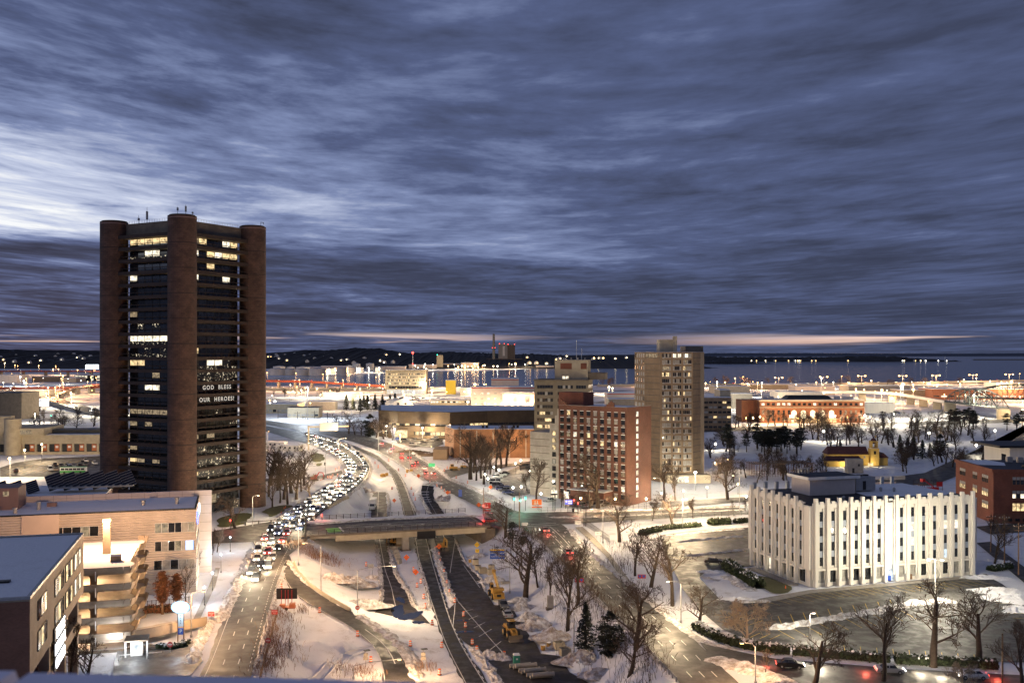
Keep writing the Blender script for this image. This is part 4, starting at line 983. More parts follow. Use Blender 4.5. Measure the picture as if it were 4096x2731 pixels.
# ---- red brick school-like block, right edge
def right_brick():
    r = thing('red_brick_block', 'dark red brick loft building with tall multi pane windows at right edge', 'building', (152.3,315,0), math.atan2(-2,40))
    H = 16.7
    obj('wall', MB().box(0,46,0,30,-1,H), M['darkbrick'], r); obj('roof', MB().box(.4,46,.4,29.6,H,H+.12), M['roofblack'], r); obj('roof_snow', MB().prism([(1,14),(9,12),(12,20),(10,28),(1,29)], H+.121, H+.2), M['roof_snow'], r)
    obj('cornice', MB().box(-.5,46,-.5,-.002,H-.7,H+.3).box(-.5,-.002,-.002,30,H-.7,H+.3), M['darkbrick'], r); obj('plinth', MB().box(-.12,46,-.12,-.004,-1,2.9), M['redbrick'], r)
    for j, z in enumerate((12.2, 7.9, 3.9)):
        for g0 in (5.8, 16.5, 27):
            for i in range(5):
                lit = 'warmwhite' if j == 1 and i != 1 else ('warm' if j == 2 else 'pane')
                w_ = win(r, g0+i*1.24+.6, -.03, z, 1.05, 1.35, M[lit], frame=M['wood'], t=.06); win(r, g0+i*1.24+.6, -.03, z+1.45, 1.05, .9, M['blind'] if j != 2 else M['warm'], frame=M['wood'], t=.06)
        for g0, n in ((3.0,4),(11.5,3),(21,4)):
            for i in range(n): win(r, -.03, g0+(n-i)*1.2, z, .95, 1.3, M['warm'] if j == 1 or (j == 2) else M['pane'], -math.pi/2, frame=M['wood'], t=.06); win(r, -.03, g0+(n-i)*1.2, z+1.4, .95, .9, M['blind'], -math.pi/2)
    for i in range(6): win(r, 5+i*2.4, -.16, .6, 1.4, .9, M['pane'], name='basement_window')
    for x, y in ((14,22),(17,21),(19.5,20)): obj('roof_unit', MB().box(x,x+1.8,y,y+1.5,H+.12,H+1.9), M['steel'], r)
    obj('roof_hatch', MB().box(12,14.5,5,7,H+.12,H+1.0), M['black'], r)
    h = thing('white_gabled_house', 'pale house with flat dark roof and balcony behind the red brick block', 'house', (186,372,0), 0.06)
    obj('wall', MB().box(0,30,0,18,-1,18.4), M['panelwhite'], h); obj('roof', MB().box(-5,31,-2,19,18.4,19.2), M['roofblack'], h); obj('balcony', MB().box(-6.5,-.02,-1,9,11,11.4), M['dark_concrete'], h)
    obj('lower_bay', MB().box(-7,-.03,0,9,-1,10.9), M['redbrick'], h)
    for i in range(3): win(h, -5.4+i*1.7, -.03, 6.0, 1.2, 2.6, M['blind'], frame=M['white'], t=.06); win(h, 3+i*4, -.03, 5, 1.3, 1.6, M['pane'], frame=M['white'], t=.06)
    obj('balcony_rail', MB().box(-6.5,-6.4,-1,9,12.3,12.4).box(-6.4,-.1,-1,-.9,12.3,12.4), M['black'], h); win(h, -.03, 4, 12, 3, 3.6, M['pane'], -math.pi/2)
right_brick()
# ------------------------------------------------------------------ bridge, middle distance and the far shore
def bridge():
    A, B = Vector((-59.8,292,0)), Vector((-7.9,309,0)); L = (B-A).length
    r = thing('road_bridge', 'concrete girder road bridge with snowy footway over the sunken highway', 'bridge', tuple(A), math.atan2(17,52))
    w = 27.0
    obj('deck', MB().box(0,L,0,w,-.9,-.02), M['concrete'], r)
    obj('roadway', MB().box(0.3,L-.3,4.0,w-5.5,-.019,.015), M['asphalt'], r)
    obj('footway', MB().box(0,L,w-5.5,w-.5,-.018,.13), M['snow'], r); obj('verge', MB().box(0,L,.4,3.0,-.018,.10), M['sidewalk'], r)
    obj('girder', MB().box(8,L-.5,-.25,.5,-1.9,-.25), M['tan_concrete'], r); obj('edge_beam', MB().box(-2,L+1,-.4,.35,-.24,.28), M['dark_concrete'], r)
    for y in (6,12,18,24): obj('girder', MB().box(2,L-1,y,y+.7,-1.9,-.9), M['dark_concrete'], r)
    obj('girder', MB().box(1,L-.5,w-.6,w,-1.9,-.3), M['tan_concrete'], r)
    for y in (.3, 9, 18, w-2): obj('pier', MB().box(28.2,30.2,y,y+1.6,-7.2,-1.9), M['concrete'], r); obj('pier_foot', MB().box(27.7,30.7,y-.4,y+2,-7.2,-5.7), M['dark_concrete'], r)
    obj('abutment', MB().box(-3,2,.5,w-.5,-7,-.9), M['dark_concrete'], r); obj('abutment', MB().box(L-1.5,L+3,.5,w-.5,-7,-.9), M['dark_concrete'], r)
    obj('sign_back', MB().box(32.5,38.2,-.6,-.42,-2.6,-.3), M['black'], r)
    obj('cycle_box', MB().box(6.5,10.5,4.6,11.5,.016,.028), M['green_paint'], r); obj('stop_line', MB().box(10.7,11.3,4.6,13,.016,.028), M['white_paint'], r)
    for y in (8.2, 11.6, 15): obj('lane_line', MB().box(13,L-2,y,y+.15,.016,.026), M['white_paint'], r)
    for x, y in ((20,9.9),(26,13.2),(36,9.9),(44,9.9),(24,6.4)): obj('turn_arrow', MB().prism([(x-1.5,y-.1),(x+.3,y-.1),(x+.3,y-.4),(x+1.4,y),(x+.3,y+.4),(x+.3,y+.1),(x-1.5,y+.1)],.016,.026), M['white_paint'], r)
    for nm_, y0 in (('near',.0),('far',w-.25)):
        x0, x1 = (-1.5, L+1) if nm_ == 'near' else (3, L+.5)
        rb = MB()
        for zz_ in (.55,1.05,1.5): rb.box(x0,x1,y0,y0+.09,zz_,zz_+.09)
        rail = obj('railing', rb, M['brownsteel'], r); pm = MB().box(-.08,.08,-.03,.1,.25,1.7).mesh('railing_post', M['brownsteel'])
        k = int((x1-x0)/2.2)
        for i in range(k+1): inst('railing_post', pm, rail, (x0+(x1-x0)*i/k, y0, 0))
bridge()
def parapet_ledge():
    M['coping'] = mat('blue_grey_coping', (.74,.70,.80), .55, .12, 6)
    r = thing('roof_coping', 'out of focus blue grey metal coping along the bottom of the view', 'coping', (0,1.25,0), 0)
    # near edge seen from above: its far lip falls gently to the right
    def lip(px, py): d = 1.30; return ((px-CX)/F*d, 0.0, CZ-(py-HY)*d/F)
    a, b, c, d_, e = lip(-300,2660), lip(92,2661), lip(112,2716), lip(118,2716), lip(150,2668)
    gs = [lip(600,2679), lip(1100,2689), lip(1700,2706), lip(2100,2722), lip(2600,2748)]
    mb = MB(); P = [a, b, c]; bt = .5
    for name, P in (('coping_cap', [a,b,c]), ('coping_cap', [(d_[0],0,d_[2]), e]+gs)):
        mb = MB(); n = len(P)
        for yy, dz_ in ((.03,0),(-1.1,-.0)):
            for p in P: mb.v.append((p[0], yy, p[2]+dz_)); 
        for yy in (.03,-1.1):
            for p in P: mb.v.append((p[0], yy, p[2]-bt))
        for i in range(n-1): mb.f += [(i,i+1,n+i+1,n+i),(i,2*n+i,2*n+i+1,i+1)]
        obj(name, mb, M['coping'], r)
parapet_ledge()
# ---- water and the far shore
m, t, b, Ps = nm('harbour_water'); b.inputs['Base Color'].default_value = (.012,.022,.045,1); b.inputs['Roughness'].default_value = .12
x_, y_, z_ = xyz(t, Ps); k = noise(t, vec(t, x_*.02, y_*.09, 0.0), 1.0, 5, .7); bn = t.nodes.new('ShaderNodeBump'); bn.inputs['Strength'].default_value = .5; bn.inputs['Distance'].default_value = 1.0
t.links.new(k.k, bn.inputs['Height']); t.links.new(bn.outputs[0], b.inputs['Normal'])
M['water'] = m
wp = [W(x,y) for x, y in ((900,1538),(1100,1541),(1300,1537),(1545,1543),(1760,1545),(1900,1546),(2138,1548),(2400,1540),(2540,1541),(2800,1538),(3100,1536),(3500,1534),(4096,1532),(4700,1531))]
wq = [W(x,y) for x, y in ((4700,1411.2),(3300,1411.2),(2900,1411.5),(2700,1448),(2540,1468),(2400,1466),(2250,1466),(2100,1477),(1950,1484),(1700,1487),(1500,1496),(1300,1505),(1064,1508),(900,1509))]
mb = MB(); mb.v = [(p[0],p[1],.05) for p in wp+wq]; mb.f = [tuple(range(len(mb.v)))]; struct('harbour_water', mb, M['water'])
m, t, b, Ps = nm('wooded_hill'); n = noise(t, Ps, .02, 6, .75); n2 = noise(t, Ps, .004, 4, .6)
t.links.new(mixc(t, (n*.6+n2*.4).step(.56,.66)*.75, (.018,.014,.013), (.20,.20,.23)), b.inputs['Base Color']); b.inputs['Roughness'].default_value = .95
M['hill'] = m; M['farhill'] = mat('distant_ridge', (.05,.06,.085), .95, .2, .001)  # blue haze of distance put into the ridge colour
def hill(name, prof, depth, thick, m_, tree=7, step=6, low=0.0):
    mb = MB(); xs_ = np.arange(prof[0][0], prof[-1][0], step); pp = np.array(prof); K = 7
    for i, px in enumerate(xs_):
        zt = max(1.0, ZD(np.interp(px, pp[:,0], pp[:,1]), depth))
        for j in range(K):
            s = j/(K-1); zz_ = zt*(math.sin(s*math.pi/2)**1.1)
            jag = (tree*(.25+.9*mnoise.noise(Vector((px*.21, j*1.7, depth*.01)))+.55*R.random()) if j else 0)*(.3+.7*s)
            y = depth-thick*(1-s); x = XD(px, depth); mb.v.append((x, y, max(-1, zz_+jag-tree*.6) if j else -1))
    for i in range(len(xs_)-1):
        for j in range(K-1): a = i*K+j; mb.f.append((a, a+K, a+K+1, a+1))
    # back face so it stays a hill from the side
    b0 = len(mb.v)
    for px in xs_: mb.v.append((XD(px,depth), depth+thick*2, -1))
    for i in range(len(xs_)-1): mb.f.append((i*K+K-1, (i+1)*K+K-1, b0+i+1, b0+i))
    return struct(name, mb, m_)
hill('wooded_hill', [(-300,1404),(0,1399),(200,1402),(400,1404),(560,1402),(760,1408),(1064,1412),(1145,1410),(1243,1400),(1330,1402),(1421,1392),(1514,1394),(1570,1404),(1640,1412),(1720,1408),(1800,1406),(1900,1410),(2061,1416),(2110,1414),(2200,1418),(2300,1422),(2420,1420),(2560,1424),(2640,1440),(2700,1452)], 4300, 1100, M['hill'])
hill('wooded_headland', [(2600,1440),(2700,1428),(2816,1424),(2900,1428),(3000,1427),(3100,1430),(3300,1428),(3500,1424),(3580,1426),(3640,1432),(3700,1436),(3790,1441)], 5900, 350, M['hill'], tree=9)
hill('low_island', [(2790,1450),(2830,1447),(2900,1445),(2990,1447),(3085,1456)], 4600, 80, M['hill'], tree=5, step=4)
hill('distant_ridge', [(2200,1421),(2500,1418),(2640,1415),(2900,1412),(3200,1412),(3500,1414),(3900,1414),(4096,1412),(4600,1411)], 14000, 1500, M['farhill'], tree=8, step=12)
struct('breakwater', MB().box(XD(3890,6800), XD(4300,6800), 6780, 6800, 0, 6, 3), M['dark_concrete'])
# houses twinkling on the hill and along the shore
house = MB().extr([(-6,0),(6,0),(6,6),(0,10),(-6,6)], -5, 5).mesh('house', M['panelwhite'])
def far_house(x, y, z, lit, label, grp):
    o = inst('house', house, None, (x,y,z), R.uniform(-.5,.5)); tag(o, label, 'house', grp)
    if lit: obj('lit_window', MB().box(-1.7,1.7,-5.3,-5.0,2,5), M[lit], o)
hl = []
for i in range(60): px = R.choice([R.uniform(0,395), R.uniform(1075,1640), R.uniform(1075,1560), R.uniform(2100,2530)]); hl.append((px, R.uniform(1418,1458)))
hl.sort()
for i, (px, py) in enumerate(hl):
    d = 3250+(1460-py)*17; far_house(XD(px,d), d-20, ZD(py,d), R.choice(['bulb_y','bulb_o','warmwhite',None]), 'small house on the wooded hill across the harbour, %s from the left' % nth(i), 'houses on the far hill')
hl = sorted([(R.uniform(3000,3420), R.uniform(1439,1443)) for _ in range(13)]+[(R.uniform(3560,3790), 1441) for _ in range(8)])
for i, (px, py) in enumerate(hl):
    d = 5520; far_house(XD(px,d), d, 3, R.choice(['bulb_y','bulb_w','bulb_o']), 'lit shore house on the headland across the open water, %s from the left' % nth(i), 'houses on the headland')
lh = obj('lighthouse', MB().cyl(0,0,0,26,3.2,2.2,10).cyl(0,0,26,31,2.0,.4,10), M['white']); lh.location = (XD(3781,5500),5500,0); tag(lh, 'tiny white lighthouse at the tip of the headland', 'lighthouse')
# ---- oil tanks, power station
M['tank'] = mat('tank_white', (.62,.61,.57), .6, .12, .05)
for i, (px, pw, d, h) in enumerate(((1086,60,2350,13),(1117,95,2700,15),(1163,70,2720,13),(1112,120,2330,15),(1212,110,2720,13),(1161,92,2330,14),(1210,108,2300,15),(1270,128,2280,16),(1322,70,2450,14),(1366,84,2330,17),(1405,60,2500,16),(1397,50,2750,16),(1425,62,2900,20),(1440,56,2640,13),(1480,64,2950,20),(1516,60,2700,12))):
    rr = pw/2/F*d*.46*1.1; o = thing('oil_tank', '%s white domed oil tank from the left on the harbour front' % nth(i), 'storage tank', (XD(px,d), d, 0), 0, 'oil tanks on the harbour front')
    obj('shell', MB().cyl(0,0,0,h,rr*2 if pw > 200 else rr,n=24,cap=False), M['tank'], o); obj('domed_roof', MB().cyl(0,0,h,h+2.6,rr*1.01,rr*.1,24), M['tank'], o)
def power():
    d = 3700; r = thing('power_station', 'grey power station boiler house and turbine hall across the harbour', 'power station', (XD(2030,d), d, 0), 0)
    obj('boiler_house', MB().box(-34,0,0,50,30,84), M['concrete'], r); obj('boiler_house', MB().box(.1,28,4,50,30,82), M['dark_concrete'], r); obj('turbine_hall', MB().box(-78,55,-10,60,0,29.9), M['dark_concrete'], r)
    obj('louvre', MB().box(-18,-10,-.3,0,40,76), M['panelwhite'], r)
    for x in (-12,2,26,-30): obj('warning_light', MB().sphere(x,2,85 if x < 1 else 83,1.3), M['bulb_r'], r)
    s = thing('chimney_stack', 'tall slender concrete chimney stack of the power station', 'chimney', (XD(1975,d), d-5, 0), 0)
    obj('shaft', MB().cyl(0,0,0,120,6.2,4.0,20), M['tan_concrete'], s); obj('rim', MB().cyl(0,0,120.01,121.5,4.3,n=20), M['dark_concrete'], s)
    for x in (-4.6,4.6): obj('warning_light', MB().sphere(x,-2.5,70,1.1), M['bulb_r'], s)
    point(s, (0,-22,20), 60000, (.6,1.0,.35), 2); obj('flood_light', MB().sphere(-6,-8,14,1.5).sphere(9,-8,14,1.5), M['bulb_g'], s)
    c = thing('control_tower', 'pale square tower among the waterfront lights left of the chimney', 'tower', (XD(1759,3300),3300,0)); obj('shaft', MB().box(-10,10,0,16,0,44), M['tan_concrete'], c); obj('green_light', MB().sphere(-8,-1,45,1.2), M['bulb_g'], c)
    mst = thing('radio_mast', 'slim white mast topped with red beacon in front of the hill', 'mast', (XD(1651,3000),3000,0)); obj('mast', MB().cyl(0,0,0,50,1.1,.8,8), M['white'], mst); obj('beacon', MB().sphere(0,0,52,3.2), M['bulb_r'], mst); obj('beacon', MB().sphere(0,-1.2,18,1.6), M['bulb_r'], mst)
    for i, (px, w_, h, d2) in enumerate(((1560,120,10,3000),(1690,110,12,3250),(1820,150,14,3400),(1880,70,18,3300),(1340,110,12,2950),(1250,90,9,3000),(2110,60,10,3500),(2180,70,8,3300))):
        o = thing('harbour_shed', '%s low pale warehouse from the left on the far quay' % nth([1250,1340,1560,1690,1820,1880,2110,2180].index(px)), 'warehouse', (XD(px,d2),d2,0), 0, 'sheds on the far quay'); wv = w_/F*d2/2
        obj('wall', MB().box(-wv,wv,0,30,0,h), M['pinkwall'], o); obj('roof', MB().box(-wv-1,wv+1,-1,31,h,h+1.2), M['roof_snow'], o)
power()
# ---- middle distance buildings
def simple(name, label, cat, px0, px1, ytop, d, depth, m_, rz=0.0, roof='roof_snow', rows=0, cols=0, wm=None, wz0=1.5, wh=1.4, base=0.0):
    x0, x1 = XD(px0,d), XD(px1,d); H = ZD(ytop,d); r = thing(name, label, cat, ((x0+x1)/2,d,base), rz); w_ = (x1-x0)/2; H -= base
    obj('wall', MB().box(-w_,w_,0,depth,-.5,H), m_, r); obj('roof', MB().box(-w_-.2,w_+.2,-.2,depth+.2,H,H+.3), M[roof], r)
    for j in range(rows):
        for i in range(cols):
            ww = 2*w_/cols; win(r, -w_+ww*(i+.5), -.05, wz0+j*(H-wz0-.6)/max(1,rows), ww*.78, wh, pick(wm))
    return r, w_, H
lw = [('pane',3),('warmwhite',2),('warm',2)]
r, w_, H = simple('office_slab', 'brutalist concrete office slab with lit window rows near the harbour', 'office building', 1541,1705,1479,1288,26,M['tan_concrete'])
for j, z in enumerate((24.5,20.5,16.5,12.5)):
    for i in range(34): win(r, -w_+2+i*(2*w_-4)/34+.7, -.05, z, 1.15, 1.9, M['dim'] if R.random() < .5 else (M['warm'] if R.random() < .6 else M['pane']))
for i in range(12): win(r, -w_+5+i*(2*w_-10)/12+1.5, -.05, 6.8, 3.4, 3.4, M['pane'])
for j in range(2):
    for i in range(28): win(r, -w_+2+i*(2*w_-4)/28+.8, -.05, .8+j*2.6, 1.2, 1.6, M['coolwin'])
for i in range(25): obj('roof_fin', MB().box(-w_+i*2*w_/25,-w_+i*2*w_/25+.5,-.5,-.06,26.5,H), M['tan_concrete'], r)
# police headquarters: dark faceted bands
def dark_bands():
    P0 = [(1514,640),(1590,628),(1800,618),(1950,632),(2140,640),(2142,690),(1514,700)]; P = [(XD(a,b), b) for a, b in P0]; ox, oy = P[0]; Q = [(p[0]-ox,p[1]-oy) for p in P]
    r = thing('dark_banded_building', 'low dark brown municipal building with long curved brick bands', 'building', (ox,oy,0), 0)
    M['umber'] = brick('umber_brick', (.065,.045,.026), (.08,.055,.03), (.055,.04,.03), 1.2, .4, .35)
    I_ = [(q[0]*.985+1.2, q[1]+3.0) for q in Q]
    obj('core', MB().prism(I_, 0, 15.8), M['roofblack'], r)
    for z0, z1 in ((9.2,16.6),(4.2,7.6),(-.5,1.8)): obj('brick_band', MB().prism(Q, z0, z1), M['umber'], r)
    obj('roof', MB().prism(I_, 16.61, 16.75), M['roof_snow'], r)
    for i in range(5):
        for z in (7.7, 1.9):
            A, B = Vector(I_[i]), Vector(I_[i+1]); n = max(2, int((B-A).length/3.2))
            if i == 4: continue
            for k in range(n): p = A+(B-A)*((k+.5)/n); win(r, p.x, p.y-.06, z, 2.9, 1.45 if z > 3 else 2.2, M['warm'] if R.random() < (.35 if z > 3 else .55) else M['pane'], math.atan2((B-A).y,(B-A).x))
    for i in range(9): obj('roof_dome', MB().sphere(33+i*1.6, 12, 16.9, .8, 8, 4), M['white'], r)
    e = obj('lit_doorway', MB().box(12,20,-14.2,-13.9,0,5), M['warm'], r)
    ann = obj('annex', MB().box(8,24,-14,-4,-.5,6), M['umber'], r)
dark_bands()
def switch_house():
    r = thing('windowless_brick_building', 'windowless tan brick building with pale pilaster strips and flat roof', 'building', (XD(1816,510),510,0), 0); L = XD(2138,510)-XD(1816,510); H = 14.4
    obj('wall', MB().prism([(0,0),(L,0),(L,26),(-4,26),(-6.2,23)], -.5, H), M['tanbrick'] if False else brick('orange_tan_brick',(.26,.13,.065),(.22,.11,.055),(.2,.13,.09),.5,.16,.3), r); obj('roof', MB().prism([(.3,.3),(L-.3,.3),(L-.3,25.5),(-3.6,25.5),(-5.7,23)], H, H+.2), M['roof_snow'], r)
    for i in range(5): obj('pilaster', MB().box(3+i*8.4,3.5+i*8.4,-.15,-.002,0,H-.6), M['concrete'], r)
    for x in (14,16,24,30,32): obj('roof_unit', MB().box(x,x+1.3,8,9.4,H+.2,H+1.6), M['black'], r)
    obj('low_annex', MB().box(-10,-3,-9,8,-.5,5), M['tanbrick'], r)
switch_house()
def dome_tent():
    d = 900; r = thing('barrel_vault_shed', 'white barrel vaulted storage shed lit from outside', 'shed', (XD(1610,d),d,0), .35); pr = [(10.5*math.cos(a*math.pi/14), 4+7.6*math.sin(a*math.pi/14)) for a in range(15)]
    obj('vault', MB().extr([(10.5,0)]+pr+[(-10.5,0)], 0, 26), M['panelwhite'], r)
    for x in (-5,2): obj('vent_opening', MB().box(x,x+1.8,-.2,-.01,6.5,8.3), M['black'], r)
    point(r, (14,-8,8), 9000, (1,.72,.45), .5)
    for i in range(8): obj('rib', MB().extr([(p[0]*1.012,p[1]*1.01) for p in pr], 1+i*3.2, 1.4+i*3.2), M['panelwhite'], r)
dome_tent()
for k, (a, b_, yt, d, dep, lab) in enumerate(((1884,2142,1548,947,30,'wide pale stucco industrial block with small windows'),(1965,2075,1515,1010,40,'raised pale industrial hall with flat snowy roof behind the stucco block'),(2010,2300,1570,930,12,'lower pale stucco wing with tall lit doors beside the office building'),(2430,2545,1572,960,30,'long pale shed with orange stripe between the two towers'))):
    r, w_, H = simple('industrial_building', lab, 'building', a, b_, yt, d, dep, M['pinkwall'])
    obj('roof_stripe', MB().box(-w_-.05,w_+.05,-.12,-.06,H-1.2,H-.5), M['red'], r)
    if k == 0:
        for j in range(3):
            for i in range(9): win(r, -w_+4+i*6.4, -.05, 4+j*5, 2.6, 1.5, M['warmwhite'] if R.random() < .6 else M['blind'])
    if k == 2:
        for i in range(6): win(r, -w_+6+i*6, -.05, .3, 3.2, 6, M['warm'], name='lit_door')
    if k == 3:
        for i in range(8): win(r, -w_+2+i*3.4, -.05, 6.5, 2.9, 2, M['coolwin'])
simple('yellow_store', 'bright yellow box store tower by the harbour highway', 'building', 1783,1822,1521,1280,14,mat('yellow_cladding_glow',(.6,.42,.03),.6,.1,emit=.03,ecol=(.8,.6,.1)))  # faint glow added to the cladding colour, no lamp behind it
simple('flat_depot', 'cream depot building with flat roof beside the rail yard', 'building', 1150,1275,1630,820,16,M['tan_concrete'],roof='roofblack',rows=1,cols=7,wm=[('pane',1),('blind',3)],wz0=1.2,wh=1.8)
simple('long_depot', 'long low pale depot with wall lights just right of the office tower', 'building', 1040,1190,1616,880,30,M['tan_concrete'],rows=1,cols=9,wm=[('pane',2),('blind',3)],wz0=1,wh=2.4)
simple('canopy_depot', 'thin roofed open shed behind the cream depot', 'shed', 1225,1340,1607,930,14,M['concrete'])
simple('brick_walkups', 'four storey tan brick apartments with paired windows right of the beige tower', 'apartment building', 2815,2925,1590,690,14,M['tanbrick'],rows=6,cols=6,wm=[('pane',4),('blind',2),('warm',2)])
simple('grey_block', 'blank tan end block beside the tan brick apartments', 'building', 2880,2922,1560,700,20,M['tan_concrete'])
for a, b_, yt, d, dep, m_, lab in ((3000,3330,1538,1450,60,'dark_concrete','very long low dark warehouse along the shore highway'),(3395,3640,1543,1380,40,'concrete','long pale flat warehouse left of the viaduct lamps'),(3730,4160,1556,1130,40,'redbrick2','long low red brick plant with lit window strip behind the truss bridge'),(3600,3730,1560,1150,30,'dark_concrete','grey shed between the viaduct and the brick plant'),(3985,4160,1531,1500,40,'panelwhite','floodlit white depot at the far right edge'),(3180,3340,1545,1250,30,'pinkwall','cream two storey depot with window strip above the station roof'),(2860,3000,1545,1300,40,'concrete','flat roofed warehouse right of the beige tower'),(3110,3290,1568,1010,30,'panelwhite','white roofed shed directly behind the station'),(2930,3010,1575,960,24,'concrete','grey block between apartments and station'),(1290,1440,1571,1180,20,'tan_concrete','small cream yard building before the harbour highway'),(3460,3580,1612,880,12,'panelwhite','white rail shed with red stripe beside the station'),(2435,2545,1596,800,20,'tan_concrete','low tan store between the concrete office and beige tower'),(1720,1880,1600,1000,20,'tan_concrete','low tan depot left of the stucco block'),(1840,1960,1552,1230,30,'concrete','grey store beside the yellow box'),(60,180,1560,1120,24,'concrete','grey store before the red girdered highway')):
    if 'redbrick2' not in M: M['redbrick2'] = mat('plain_red_brick', (.24,.10,.06), .85, .15, .3)
    simple('warehouse', lab, 'warehouse', a, b_, yt, d, dep, M[m_], rows=1 if 'window' in lab or 'depot' in lab else 0, cols=14, wm=[('warmwhite',2),('warm',1),('pane',1)], wz0=3.2, wh=1.5)
def left_concrete():
    r = thing('brutalist_hall', 'long beige concrete hall with orange banners in its windows behind the parking lot', 'building', (XD(0,524),524,0), .06)
    obj('wall', MB().box(-30,62,0,30,5.6,10.3), M['tan_concrete'], r); obj('base', MB().box(-30,62,.5,30,-.5,1.3), M['tan_concrete'], r); obj('window_wall', MB().box(-30,62,.8,1.4,1.3,5.6), M['roofblack'], r)
    for i in range(14): obj('pier', MB().box(-27+i*6.4,-26+i*6.4,-.1,1.2,1.3,5.6), M['tan_concrete'], r)
    M['banner'] = mat('orange_banner', (.42,.12,.04), .7, .25, 1.0)
    for i in range(8): p = obj('banner', MB().box(8.6+i*6.4,11+i*6.4,.55,.78,1.8,5.3), M['banner'], r); obj('banner_print', MB().box(9.1+i*6.4,10.5+i*6.4,.52,.549,3.4,4.6), M['white'], p)
    obj('upper_slab', MB().box(-30,23,-2,26,10.31,14), M['tan_concrete'], r); win(r, 12, -2.05, 10.9, 10, 2.2, M['dim'])
    obj('stair_drum', MB().cyl(7,-1,0,19,4.2,n=24).box(-1,7,-3.5,1.5,12,20.5), M['tan_concrete'], r); obj('roof', MB().box(23.2,62,.5,30,10.31,10.45), M['roof_snow'], r); obj('clerestory', MB().box(24,62,8,22,10.46,12.4), M['roofblack'], r)
left_concrete()
simple('slate_roofed_church', 'dark steep roofed church with patterned brick wall at far left', 'church', -40,86,1572,800,30,M['dark_concrete'],roof='roofblack')
bb = thing('billboard', 'bright white roadside billboard with black lettering on one post', 'billboard', (XD(156,900),900,0), .05)
obj('panel', MB().box(-8.6,8.6,0,.5,5.2,11.8), bulb('billboard_lit', (1,1,1), 1.25), bb); obj('post', MB().box(-.8,.8,.6,1.6,0,5.2), M['brownsteel'], bb); text('lettering', 'DIS    ABILITY', 2.7, M['black'], bb, (0,-.1,10.2), (math.pi/2,0,0), .02, sx=1.0, bold=.06); obj('platform', MB().box(-8.6,8.6,-.8,0,4.9,5.15), M['steel'], bb)
b2 = thing('video_billboard', 'small bluish white lit billboard beyond the elevated highway left of the tower', 'billboard', (XD(368,2200),2200,0)); obj('panel', MB().box(-14,14,0,1,17,26), M['bulb_b'], b2); obj('post', MB().box(-1,1,1.1,2.5,0,17), M['brownsteel'], b2)
for i, (a, c_, yt, d, m_, lab) in enumerate(((-30,70,1500,1750,'panelwhite','floodlit white warehouse at the far left edge'),(128,240,1506,1800,'dark_concrete','dark long windowless warehouse under the elevated highway'),(240,305,1512,1780,'concrete','pale low extension of the dark warehouse'),(300,400,1500,1850,'roofblack','dark parking structure with rows of lights left of the tower'))):
    simple('warehouse', lab, 'warehouse', a, c_, yt, d, 40, M[m_], roof='roof_snow', rows=4 if i == 3 else 0, cols=8, wm=[('warmwhite',1),('pane',1)], wh=1.6)
# ---- station with arched windows
def station():
    x0, x1, d = XD(3039,762), XD(3458,762), 762; L = x1-x0; H = 17.2
    r = thing('railway_station', 'long red brick railway station with five tall lit arched windows', 'station', (x0,d,0), 0)
    M['stbrick'] = brick('station_brick', (.26,.10,.045), (.23,.085,.04), (.2,.12,.08), .6, .2, .25)
    obj('wall', MB().box(0,L,0,28,-.5,H), M['stbrick'], r); obj('side_wing', MB().box(-12,-.01,8,28,-.5,H-.3), M['stbrick'], r)
    obj('cornice', MB().box(-.8,L+.8,-.9,-.002,H-.9,H+.3), M['tan_concrete'], r); obj('string_course', MB().box(-.5,L+.5,-.7,-.002,11.4,12.0), M['tan_concrete'], r)
    obj('roof', MB().box(0,L,0,28,H,H+.35), M['roof_snow'], r); obj('roof_lantern', MB().box(22,58,6,22,H+.35,H+3.2,3), M['roofblack'], r)
    for x in (4,9,60,66,70): obj('roof_unit', MB().box(x,x+3.5,6,11,H+.35,H+2.6), M['greypanel'], r)
    arch = [(1.9,0)]+[(1.9*math.cos(a*math.pi/12), 4.0+1.9*math.sin(a*math.pi/12)) for a in range(13)]+[(-1.9,0)]
    M['archlit'] = glow('arch_window_lit', (1.0,.82,.50), 3.0, .3, .9)
    for px in (3176,3213.5,3251,3288,3326):
        o = obj('arched_window', MB().extr(arch, -.06, 0), M['archlit'], r, (XD(px,d)-x0,-.02,3.6)); mu = MB()
        for k in (-.95,0,.95): mu.box(k-.07,k+.07,-.14,-.07,0,5.4)
        for k in (1.4,2.8,4.1): mu.box(-1.8,1.8,-.14,-.071,k,k+.12)
        obj('mullion', mu, M['wood'], o)
        point(r, (XD(px,d)-x0,-4,1.2), 420, (1,.62,.28), .3)
    for i in range(20): win(r, 2.5+i*(L-5)/19, -.05, 13.2, 2.2, 1.9, pick([('pane',6),('warmwhite',2)]))
    for i in list(range(6))+list(range(15,20)):
        x = 2.5+i*(L-5)/19; win(r, x, -.05, 6.2, 1.7, 3.4, pick([('pane',4),('dim',1)])); win(r, x, -.05, 1.2, 1.7, 3.0, pick([('pane',1),('warm',2)]))
    obj('canopy', MB().box(24,60,-7,-.01,3.0,3.5), M['tan_concrete'], r)
    for i in range(12): win(r, 25.5+i*2.9, -.06, .1, 2.3, 2.6, M['warm'], name='door')
    for i in range(7): point(r, (3+i*12.5,-9,3.0), 900, (1,.48,.16), .3)
station()
